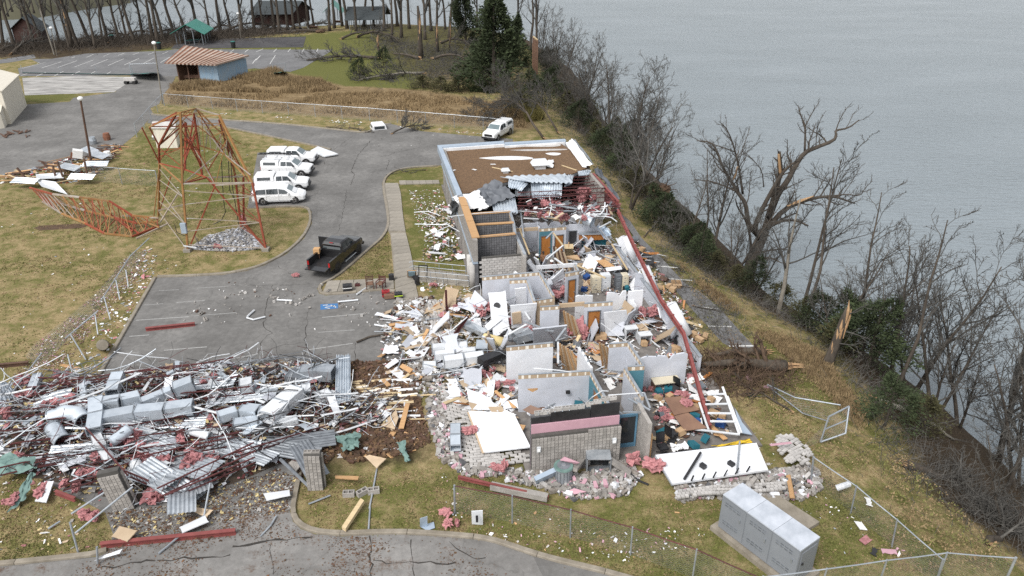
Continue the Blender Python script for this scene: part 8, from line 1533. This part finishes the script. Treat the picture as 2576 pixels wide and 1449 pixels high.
hut('picnic_pavilion', [G(822, 55), G(856, 55), G(862, 48), G(828, 48)], 3., 'small green roofed shelter by the far shore', 'grey_steel', 'green_roof', 1.6, .8, 1, True, 'pavilion'); hut('picnic_pavilion', [G(880, 76), G(960, 74), G(975, 62), G(895, 62)], 2.8, 'large grey green pavilion on the far lawn', 'grey_steel', 'dark_roof', 2., .9, 0, True, 'pavilion')
hut('pump_house', [G(396, 372), G(448, 372), G(452, 357), G(402, 356)], 2.6, 'small beige pump house behind the lattice tower', 'barn_white', 'cmu_light', .3, .2)
Q('window_unit', PV((383, 338, 1.4), (391, 338, 1.4), (391, 345, .9), (383, 345, .9)), .4, 'white_metal', label='small white window unit left of the pump house', cat='air conditioner')
for u, v, l in ((401, 124, 'black trash can by the far parking edge'), (588, 121, 'black trash can beside the dark court'), (283, 104, 'black trash can under the far woods')):
 t = thing('trash_can', G(u, v), l, 'trash can'); p = G(u, v); MB().tube([p, p+Vector((0, 0, 1.3))], [.42, .5], 12).build('drum', 'black_plastic', t); MB().tube([p+Vector((0, 0, 1.3)), p+Vector((0, 0, 1.42))], [.53, .3], 12).build('lid', 'screen_green', t)
for a, b, rad, l, m, lamp in [((409, 262), (387, 108), .11, 'tall pale light pole at the field fence corner', 'bark_pale', 1), ((137, 138), (100, 22), .16, 'leaning pale utility pole at the far left', 'bark_pale', 0), ((232, 422), (202, 248), .14, 'dark light pole on the left yard edge', 'dark_wood', 1), ((144, 142), (128, 70), .09, 'thin light pole beside the leaning utility pole', 'bark_pale', 1), ((606, 96), (598, 34), .09, 'thin light pole beyond the dark court', 'bark_pale', 1)]:
 p = G(*a); q = GY(*b, p.y); t = thing('light_pole', p, l, 'pole'); MB().tube([p, q], [rad, rad*.75], 8).build('pole', m, t)
 if lamp: MB().add(*blob(q, .32, .32, .25, random.Random(1), 2, .05)).build('lamp_head', 'paper', t)
pf = thing('pole_frame', G(1345, 212), 'row of tall wooden poles with a top beam on the lake bank', 'frame')
pts = [on_ground(1340+i*3.6, 203+i*4.4) for i in range(4)]
for p in pts: MB().tube([p, p+Vector((0, 0, 7.4))], [.15, .12], 8).build('post', 'brown_table', pf)
MB().bar(pts[0]+Vector((0, -.2, 7.3)), pts[3]+Vector((0, .2, 7.3)), .16, .22).build('top_beam', 'pale_lumber', pf)
for (a, b, z, l) in [((330, 186, .1), (400, 183, 1.7), 1.7, 'torn green privacy screen by the far lot'), ((688, 184, .1), (720, 180, 1.5), 1.5, 'green privacy screen scrap right of the blue shed')]:
 t = fence([a[:2], b[:2]], z, l, 4., mesh=False); cloth('screen_cloth', 'screen_green', [G(*a[:2], .1), G(*b[:2], .1), G(*b[:2], z), G(*a[:2], z*.6)], 12, .12, 3, rnd, parent=t)
t = fence([(56, 182), (170, 182), (335, 187)], 1.2, 'sagging green screened fence at the near side of the far lot', 6., mesh=False, toprail=False); cloth('screen_cloth', 'screen_green', [G(56, 182, .03), G(335, 187, .03), G(335, 187.5, .16), G(56, 182.5, .16)], 20, .02, 4, rnd, parent=t)
def bench(u, v, label): desk(G(u, v), 1.9, .8, .75, .1, label, 'dark_wood', 'dark_wood')
bench(790, 74, 'dark picnic bench beside the uprooted trunk'); bench(848, 60, 'dark picnic table on the far lawn')
t = thing('utility_cart', G(333, 212), 'small grey cart on the concrete pad edge', 'cart'); MB().box(G(330, 211)+Vector((0, 0, .8)), (1.8, .9, .5)).build('tray', 'cmu_light', t)
for s_ in (-.7, .7): MB().tube([G(330, 211)+Vector((s_, -.5, .3)), G(330, 211)+Vector((s_, .5, .3))], .28, 12).build('wheel', 'tyre', t)
# ------------------------------------------------------------------ lumber and metal heap at the yard edge
S4 = lambda x, y, z=0.: (x*.2502, 322+y*.2502, z)
q = random.Random(9); my = Mound([S4(*p)[:2] for p in ((0, 480), (420, 400), (600, 320), (900, 300), (1120, 160), (1240, 180), (1060, 400), (880, 520), (640, 560), (350, 560), (0, 580))], .45)
for i in range(60):
 x, y = my.pick(q); board('plank', q.choice(('dark_wood', 'tan_wood', 'pale_lumber', 'dark_wood')), (x, y, my.z(x, y)+.15), q.uniform(1.2, 4.), q.uniform(.12, .25), .06, q.gauss(.1, .35), q.gauss(0, .08), q.gauss(0, .2), 0, q, label='weathered plank in the heap at the yard edge', cat='plank', group='planks at the yard edge')
for i, (x, y, yaw) in enumerate([(960, 370, .25), (700, 400, -.35), (1000, 280, -.5), (900, 230, -.6), (250, 540, 0), (820, 500, .1)]): corrugated('corrugated_sheet', 'galv', G(*S4(x, y, .7)), 2.6, 1.1, yaw, .12, .2, .05, .2, .1, .2, q, label='ribbed silver sheet in the yard edge heap', cat='metal sheet', group='ribbed sheets at the yard edge')
litter('wreckage_scraps', 'scraps in the heap at the yard edge', my, 700, (.12, .5), ['dark_wood', 'tan_wood', 'paper', 'galv', 'black_sheet', 'red_cloth'], 73)
for a, b in (((170, 400), (290, 540)), ((575, 335), (650, 540)), ((845, 310), (890, 530)), ((420, 340), (500, 410)), ((530, 380), (570, 530))): MB().bar(G(*S4(*b, .05)), GY(*S4(*a)[:2], G(*S4(*b)[:2]).y), .16).build('leaning_post', 'dark_wood', label='leaning wooden post in the yard edge heap', cat='post', group='leaning posts at the yard edge')
for c4, m, l in [(((355, 515), (560, 545), (680, 670), (420, 590)), 'white_metal', 'white folded sheet by the toppled mast'), (((360, 470), (640, 450), (640, 505), (365, 515)), 'white_metal', 'flat white sheet in the yard edge heap')]: Q('metal_sheet', [G(*S4(*p)[:2], .5+.3*(i % 2)) for i, p in enumerate(c4)], .05, m, label=l, cat='metal sheet')
Q('metal_sheet', PV((781, 381, .25), (800, 370, .35), (851, 389, .2), (816, 396, .12)), .12, 'white_metal', label='white ribbed panel lying on the drive above the pickups', cat='metal sheet')
t = thing('washer', G(*S4(800, 300)), 'white and red box appliance on the yard edge heap', 'appliance'); p = G(*S4(790, 300, .6)); MB().box(p+Vector((0, 0, .5)), (1., .9, .9), rot3(.5, .3)).build('casing', 'paper', t); MB().box(p+Vector((-.2, -.45, .4)), (.7, .12, .7), rot3(.5, .3)).build('side', 'rust_roof', t)
for p, l in ((S4(1090, 310), 'white plastic tub beside the yard edge heap'), (S4(940, 160), 'metal drum at the yard edge'), (S4(1080, 120), 'rusty machine on the yard edge')): c = G(*p); MB().tube([c, c+Vector((0, 0, .45)), c+Vector((0, 0, .9))], [.4, .46, .36], 12).build('drum', 'paper' if 'white' in l else ('galv' if 'metal' in l else 'rust_roof'), label=l, cat='drum')
for i in range(18): x, y = q.uniform(0, 300), q.uniform(1310, 1400); p, p2 = G(*zz1(x, y)[:2], .1), G(*zz1(x+q.uniform(-60, 60), y+q.uniform(-30, 10))[:2], .15); MB().bar(p, p2, .15, .08).build('old_board', 'dark_wood', label='dark board in the stack on the left yard', cat='plank', group='boards on the left yard')
# ------------------------------------------------------------------ things set out on the sidewalk
def wood_chair(u, v, yaw, label, m='dark_wood'):
 p = G(u, v, .1); t = thing('wooden_chair', p, label, 'chair'); R = rot3(yaw); f = lambda x, y, z: p+R @ Vector((x, y, z))
 for x in (-.27, .27):
  MB().bar(f(x, -.25, 0), f(x, -.25, .62), .06).build('leg', m, t); MB().bar(f(x, .27, 0), f(x, .34, 1.0), .06).build('leg', m, t); MB().bar(f(x, -.27, .62), f(x, .3, .62), .07, .04).build('armrest', m, t)
 MB().box(f(0, 0, .44), (.5, .5, .1), R).build('seat', 'brown_table', t)
 for z in (.6, .74, .88): MB().bar(f(-.27, .31, z), f(.27, .31, z), .04, .08).build('back_slat', m, t)
wood_chair(*r2(1405, 325), .2, 'dark wooden armchair, left of two on the sidewalk'); wood_chair(*r2(1515, 322), -.3, 'reddish wooden armchair, right of two on the sidewalk', 'red_steel')
def bag(x, y, s_, m, label, cat, strap=None):
 p = G(*r2(x, y), .1); t = thing(cat.replace(' ', '_'), p, label, cat); MB().box(p+Vector((0, 0, s_[2]/2)), s_, rot3(.2)).build('case', m, t)
 MB().tube([p+Vector((-s_[0]*.3, 0, s_[2])), p+Vector((0, 0, s_[2]+.14)), p+Vector((s_[0]*.3, 0, s_[2]))], .02, 5).build('handle', 'black_sheet', t)
 if strap: MB().box(p+Vector((0, -.01, s_[2]*.6)), (s_[0]+.02, s_[1]+.03, .05), rot3(.2)).build('stripe', strap, t)
M('hi_vis', (.55, .75, .05), (.45, .62, .04), 3., .7)
bag(1180, 345, (.7, .5, .5), 'black_plastic', 'black box with white lid at the left of the sidewalk row', 'box', 'paper'); bag(1620, 235, (.42, .35, .45), 'black_plastic', 'small black case behind the wooden chairs', 'case'); bag(1565, 400, (.6, .45, .45), 'red_cloth', 'red tool bag at the sidewalk edge', 'tool bag', 'black_sheet'); bag(1608, 415, (.95, .5, .3), 'brown_table', 'brown wooden box at the sidewalk edge', 'wooden box'); bag(1692, 418, (.6, .45, .42), 'black_plastic', 'black bag with green reflective stripes', 'bag', 'hi_vis'); bag(1278, 300, (.4, .25, .18), 'red_steel', 'small red box between monitor and chairs', 'box')
pf_ = thing('picture_frame', G(*r2(1822, 205)), 'framed landscape picture leaning by the handrail', 'picture'); Q('frame', PV((*r2(1778, 145), 1.1), (*r2(1868, 143), 1.1), (*r2(1870, 205), .15), (*r2(1780, 207), .15)), .05, 'tan_wood', pf_); Q('print', PV((*r2(1789, 153), 1.02), (*r2(1857, 151), 1.02), (*r2(1859, 197), .3), (*r2(1791, 199), .3)), .03, 'blue_paint_wall', pf_).location += Vector((0, -.06, 0))
cloth('black_cloth', 'black_sheet', PV((*r2(1825, 200), 1.), (*r2(1900, 190), 1.1), (*r2(1905, 290), .1), (*r2(1870, 300), .1)), 8, .12, 3, rnd, label='black cloth hanging at the near handrail end', cat='cloth')
bf = thing('garment_rack', G(*r2(1935, 215)), 'thin black metal frame standing between the handrails', 'frame'); k4 = PV((*r2(1895, 215), .1), (*r2(1895, 95), 1.9), (*r2(1980, 95), 1.9), (*r2(1975, 215), .1))
for i in range(3): MB().bar(k4[i], k4[i+1], .07).build('tube', 'black_sheet', bf)
MB().tube([G(258, 868), G(258, 868, 1.)], [.4, .34], 14).build('concrete_stump', 'concrete_kerb', label='grey concrete stump beside the flattened fence', cat='stump')
wool(G(*r2(662, 205), .15), .35, rnd, label='pink wool ball alone on the drive behind the black truck', cat='insulation'); wool(G(*r2(2060, 300), .2), .5, rnd, label='pink wool tuft below the near handrail', cat='insulation'); wool(G(*L6(1480, 1060, .2)), .45, rnd, label='pink wool ball at the front fence corner post', cat='insulation'); wool(G(*T7(548, 590), .5), .7, rnd, .9, label='pink wool caught on the rear tower leg', cat='insulation'); wool(G(*T7(435, 715), .2), .5, rnd, label='pink wool lump on the gravel bed', cat='insulation')
q = random.Random(31)
for x, y in [(100, 375), (150, 380), (245, 355), (265, 415), (410, 415), (440, 470), (480, 440), (570, 350), (560, 480), (600, 605), (610, 480), (700, 490), (740, 440), (790, 410), (830, 405), (800, 530), (700, 450), (660, 500), (1130, 520), (1235, 530), (1240, 545), (1410, 420), (1320, 610), (1520, 600), (990, 365), (-290, 590), (-250, 650), (-40, 430), (480, 340), (920, 300)]:
 p = G(*r2(x, y)); inst('broken_block', BLK[q.choice(('small', 'half', 'full'))], (p.x, p.y, .1), (q.gauss(0, .4), q.gauss(0, .3), q.uniform(0, 6)), q.uniform(.8, 1.2), label='broken grey block on the open part of the near lot', cat='block', group='broken blocks on the near lot')
for pts, l in [([(170, 610), (190, 590), (240, 545)], 'bent white rail by the long lot crack'), ([(165, 620), (230, 640), (350, 610)], 'thin grey rod by the bent white rail'), ([(1080, 460), (1285, 440)], 'white flat strip by the blue stall sign'), ([(1270, 385), (1365, 320)], 'white rod leaning on the sidewalk kerb'), ([(470, 440), (620, 448)], 'white strip on the lot by the cracks'), ([(1545, 750), (1840, 600)], 'long white trim piece at the lot edge'), ([(1450, 690), (1620, 720)], 'pale plank at the lot edge'), ([(1270, 865), (1400, 810), (1600, 780)], 'dead branch reaching onto the lot')]: pipe('metal_strip', 'bark' if 'branch' in l else 'white_metal', PV(*[(*r2(*p), .12) for p in pts]), .07, n=5, label=l, cat='branch' if 'branch' in l else 'strip')
def wires(label, m, k, seed, zr):
 q = random.Random(seed); mb = MB()
 for _ in range(k):
  x, y = m.pick(q); a = q.uniform(0, 6.28); mb.mat(q.randrange(4)); mb.tube(wander((x, y, m.z(x, y)+q.uniform(*zr)), (cos(a), sin(a), q.gauss(0, .35)), q.uniform(.5, 2.2), 3, .3, 0, q), q.uniform(.009, .02), 3, cap=False)
 mb.build('wire_tangle', ['galv', 'white_metal', 'black_sheet', 'red_steel'], kind='stuff', label=label)
wires('tangle of thin wires and rods over the collapsed wing', mp, 900, 1, (.15, .8)); wires('tangle of wires and thin strips over the ruin', Mound([(1100, 770), (1300, 700), (1330, 540), (1530, 520), (1600, 680), (1700, 860), (1500, 930), (1290, 960), (1110, 940)], .5), 420, 2, (.2, 1.1))
CL = lambda x, y: max(0, .55+1.9*noise.noise((x*.28, y*.28, 5.5)))
litter('wreckage_scraps', 'stone crumbs strewn over the near lot', Mound([r2(*p) for p in ((-900, 300), (300, 250), (860, 350), (1500, 360), (1650, 500), (1700, 950), (1200, 1000), (600, 650), (-600, 700))], .01), 260, (.04, .13), ['cmu', 'cmu_light', 'cmu', 'paper', 'dark_wood'], 81, flat=False, dens=CL)
litter('wreckage_scraps', 'white and pink scraps on the grass by the long wall', Mound([(1030, 480), (1108, 475), (1165, 660), (1060, 655)], .03), 1300, (.05, .2), ['paper', 'drywall_bright', 'pink_wool', 'paper', 'cmu_light', 'dark_wood'], 82, dens=CL)
litter('wreckage_scraps', 'scraps on the grass by the porch walk', Mound([(1050, 700), (1190, 700), (1190, 760), (1060, 760)], .03), 380, (.1, .3), ['paper', 'drywall_bright', 'cmu_light', 'cmu', 'tan_wood'], 83, dens=CL)
litter('wreckage_scraps', 'white scraps drifted against the field fence', Mound([(440, 281), (644, 288), (964, 311), (1160, 327), (1290, 340), (1200, 338), (960, 318), (644, 294), (440, 286)], .02), 420, (.07, .26), ['paper', 'paper', 'drywall_bright', 'pink_wool', 'drywall_paper'], 84, dens=CL)
litter('wreckage_scraps', 'white specks on the lawns left and around the tower', Mound([(0, 560), (250, 440), (420, 350), (640, 370), (640, 520), (700, 660), (330, 690), (150, 900), (0, 930)], .01), 330, (.04, .17), ['paper', 'paper', 'drywall_bright', 'pink_wool', 'galv'], 85, dens=CL)
litter('wreckage_scraps', 'scraps on the upper drive by the brush', Mound([(880, 330), (1290, 345), (1290, 410), (1000, 420), (860, 380)], .01), 90, (.05, .18), ['paper', 'cmu_light', 'twigs'], 86, dens=CL)
litter('wreckage_scraps', 'pink and white scraps on the front lawn along the fence', Mound([(1100, 1130), (1150, 1240), (1400, 1270), (1700, 1270), (1790, 1360), (1560, 1420), (1280, 1370), (1120, 1300)], .01), 420, (.035, .16), ['paper', 'pink_foam', 'drywall_bright', 'cmu_light', 'tan_wood', 'cmu_light'], 87, dens=CL)
litter('wreckage_scraps', 'scraps on the bottom left lawn', Mound([(0, 1190), (200, 1230), (330, 1290), (300, 1380), (0, 1410)], .01), 240, (.05, .2), ['paper', 'drywall_paper', 'pink_wool', 'yellow_foam', 'cmu'], 88, dens=CL)
litter('wreckage_scraps', 'scraps on the slope right of the ruin', Mound([(1680, 760), (1760, 870), (1850, 1060), (2050, 1180), (2320, 1400), (2100, 1420), (1960, 1250), (1800, 1120), (1700, 900)], .01), 220, (.04, .16), ['paper', 'pink_foam', 'drywall_bright', 'cmu_light', 'galv', 'twigs'], 89, dens=CL)
litter('leaf_litter', 'brown gravel and chips on the drive below the pile', Mound([(270, 1290), (440, 1270), (700, 1180), (745, 1200), (730, 1290), (450, 1330), (300, 1380)], .01), 2600, (.04, .14), ['mud', 'dark_wood', 'yellow_foam', 'cmu_light', 'rust_leaf', 'ballast', 'mud'], 93, base=.03)
gr = Mound([(478, 628), (520, 596), (612, 574), (672, 626), (580, 634)], .03); litter('loose_gravel', 'loose stones on the gravel bed', gr, 2600, (.07, .16), ['cmu_light', 'cmu', 'cmu_dark', 'drywall'], 90, base=.05, flat=False)
for p, sz, l, m in [((2127, 1222), .3, 'white pipe elbow on the leaning fence', 'white_metal')]: MB().tube(PV((2105, 1228, .3), (2122, 1222, .5), (2135, 1218, .45)), .16, 12).build('pipe_elbow', m, label=l, cat='pipe')
for u, v, s_, m, l in [(2165, 1322, .5, 'paper', 'white sheet right of the generator fence'), (2178, 1358, .5, 'pink_wool', 'pink wool scrap on the slope lawn'), (2237, 1388, .5, 'pink_foam', 'pale pink foam scrap near the fence corner'), (2200, 1387, .45, 'black_sheet', 'black sheet scrap near the fence corner'), (2185, 1262, .5, 'paper', 'white scrap beyond the leaning fence'), (1885, 950, .6, 'pink_foam', 'pink board below the splintered log'), (1935, 975, .5, 'pink_foam', 'pink board at the fallen fence'), (1688, 1180, .6, 'tan_wood', 'orange board at the left of the fallen panel')]: board('loose_scrap', m, G(u, v, .06), s_*1.3, s_*.7, .03, q.uniform(0, 3), .1, .1, .3, q, label=l, cat='scrap')
bx = thing('open_carton', G(*ZB(1090, -60)), 'open brown carton on the rear lane', 'carton'); p = G(1700, 722)
bx.location = p
for o_, s_, nm in (((0, 0, .03), (.7, .6, .03), 'bottom'), ((-.35, 0, .25), (.03, .6, .45), 'side'), ((.35, 0, .25), (.03, .6, .45), 'side'), ((0, .3, .25), (.7, .03, .45), 'side'), ((0, -.45, .42), (.7, .3, .02), 'flap')): MB().box(p+Vector(o_), s_).build(nm, 'cardboard', bx)
# ------------------------------------------------------------------ people searching the ruin
def person(loc, yaw, label, legs, top, skin=(.32, .18, .12), pose=0., hat=None, vest=False):
 t = thing('person', loc, label, 'person'); t.rotation_euler = (0, 0, yaw); me = bpy.data.meshes.new('body')
 vs = [(0, 0, .98, .15), (0, .02, 1.2, .15), (0, .03, 1.42, .155), (0, .01, 1.54, .06), (0, -.02, 1.62, .085), (0, -.03, 1.72, .085)]; es = [(0, 1), (1, 2), (2, 3), (3, 4), (4, 5)]
 for s_ in (-1, 1):
  b = len(vs); vs += [(s_*.1, 0, .9, .105), (s_*.12, -.03, .5, .075), (s_*.12, .02, .1, .05), (s_*.13, -.14, .05, .045)]; es += [(0, b), (b, b+1), (b+1, b+2), (b+2, b+3)]
  b = len(vs); vs += [(s_*.2, .02, 1.42, .075), (s_*.26, -.04+pose*.1, 1.14, .055), (s_*.16, -.3, 1.1+pose*.1, .04), (s_*.13, -.4, 1.1+pose*.1, .035)]; es += [(2, b), (b, b+1), (b+1, b+2), (b+2, b+3)]
  for k in range(5): c = len(vs); vs.append((s_*.13+(k-2)*.022, -.47-(.03 if k in (1, 2, 3) else 0), 1.09+pose*.1, .009)); es.append((b+3, c))
 me.from_pydata([v[:3] for v in vs], es, []); o = bpy.data.objects.new('body', me); COL.objects.link(o); o.parent = t
 o.modifiers.new('skin', 'SKIN'); sv = me.skin_vertices[0].data
 for v, d in zip(vs, sv): d.radius = (v[3], v[3])
 sv[0].use_root = True; o.modifiers.new('sub', 'SUBSURF').levels = 1
 n = N('person_wear'); sp = n.add('ShaderNodeSeparateXYZ'); n.l(n.coord('Object'), sp.inputs[0]); rp = n.ramp(n.math('DIVIDE', sp.outputs['Z'], 2.), [(0, (.02, .02, .02)), (.06, legs), (.485, top), (.785, skin)]); rp.node.color_ramp.interpolation = 'CONSTANT'; n.col(rp); n.set(.85); me.materials.append(n.m)
 hd = MB(); hd.add(*blob((0, -.02, 1.76 if hat else 1.745), .105, .125, .085, random.Random(1), 2, .03)); inst('helmet' if hat else 'hair', hd.mesh('helmet', hat or 'black_plastic'), (0, 0, 0), parent=t)
 if hat: inst('helmet_brim', MB().tube([(0, -.03, 1.735), (0, -.03, 1.75)], .155, 14).mesh('brim', hat), (0, 0, 0), parent=t)
 inst('nose', MB().box((0, -.125, 1.67), (.03, .04, .04)).mesh('nose', n.m), (0, 0, 0), parent=t)
 if vest: v = MB(); v.tube([(0, .02, 1.0), (0, .02, 1.25), (0, .03, 1.45)], [.19, .2, .17], 12, cap=False); v.tube([(0, .02, 1.14), (0, .02, 1.19)], .207, 12, cap=False); inst('vest', v.mesh('vest', 'hi_vis'), (0, 0, 0), parent=t)
person(G(1350, 690, .1), .5, 'person in white helmet and yellow reflective vest inside the ruin', (.02, .02, .025), (.015, .015, .018), hat='paper', vest=True); person(G(1366, 683, .1), -.4, 'person in brown jacket beside the far orange door', (.02, .02, .022), (.20, .10, .05), skin=(.10, .055, .04), pose=.3); person(G(1386, 706, .1), .9, 'person in dark clothes bending behind the fallen white header', (.015, .015, .018), (.14, .05, .04), pose=-.8, hat='paper')
# ------------------------------------------------------------------ grass on the lawns
def turf(polyV, k, seed, h=.09):
 blades('lawn_grass', 'short winter grass', polyV, int(k*.4), h*.6, 'dry_grass', seed, .05, 1.6); blades('lawn_grass', 'short green grass', polyV, int(k*.5), h*.6, 'lawn_green', seed+50, .05, 1.6)
M('lawn_green', (.16, .155, .05), (.075, .08, .025), 1.5, .95)
turf([(0, 480), (200, 470), (420, 330), (640, 360), (630, 530), (780, 530), (700, 640), (390, 690), (250, 950), (0, 960)], 14000, 11); turf([(740, 1205), (1100, 1180), (1660, 1250), (1800, 1240), (2060, 1180), (2340, 1440), (1600, 1460), (1200, 1350), (800, 1340)], 9000, 12, .08); turf([(0, 1190), (120, 1215), (265, 1290), (270, 1385), (0, 1420)], 2200, 13, .07); turf([(1700, 640), (1900, 790), (2180, 1050), (2560, 1420), (2300, 1440), (1850, 1010), (1760, 780)], 6000, 14, .1); turf([(975, 590), (990, 700), (840, 704)], 1200, 15, .08)
# ------------------------------------------------------------------ labels: tell look-alikes of a small group apart by their place
def _ord(i): return '%d%s' % (i, 'th' if 10 <= i % 100 <= 20 else {1: 'st', 2: 'nd', 3: 'rd'}.get(i % 10, 'th'))
bpy.context.view_layer.update(); byl = {}
for o in COL.objects:
 if o.parent is None and o.get('label') and o.get('category'): byl.setdefault(o['label'], []).append(o)
for lab, os_ in byl.items():
 if 1 < len(os_) <= 60 and len(lab.split()) <= 13:
  os_.sort(key=lambda o: o.location.x/max(1., o.location.y))
  for i, o in enumerate(os_): o['label'] = lab+', '+('leftmost' if i == 0 else 'rightmost' if i == len(os_)-1 else _ord(i+1)+' from left')
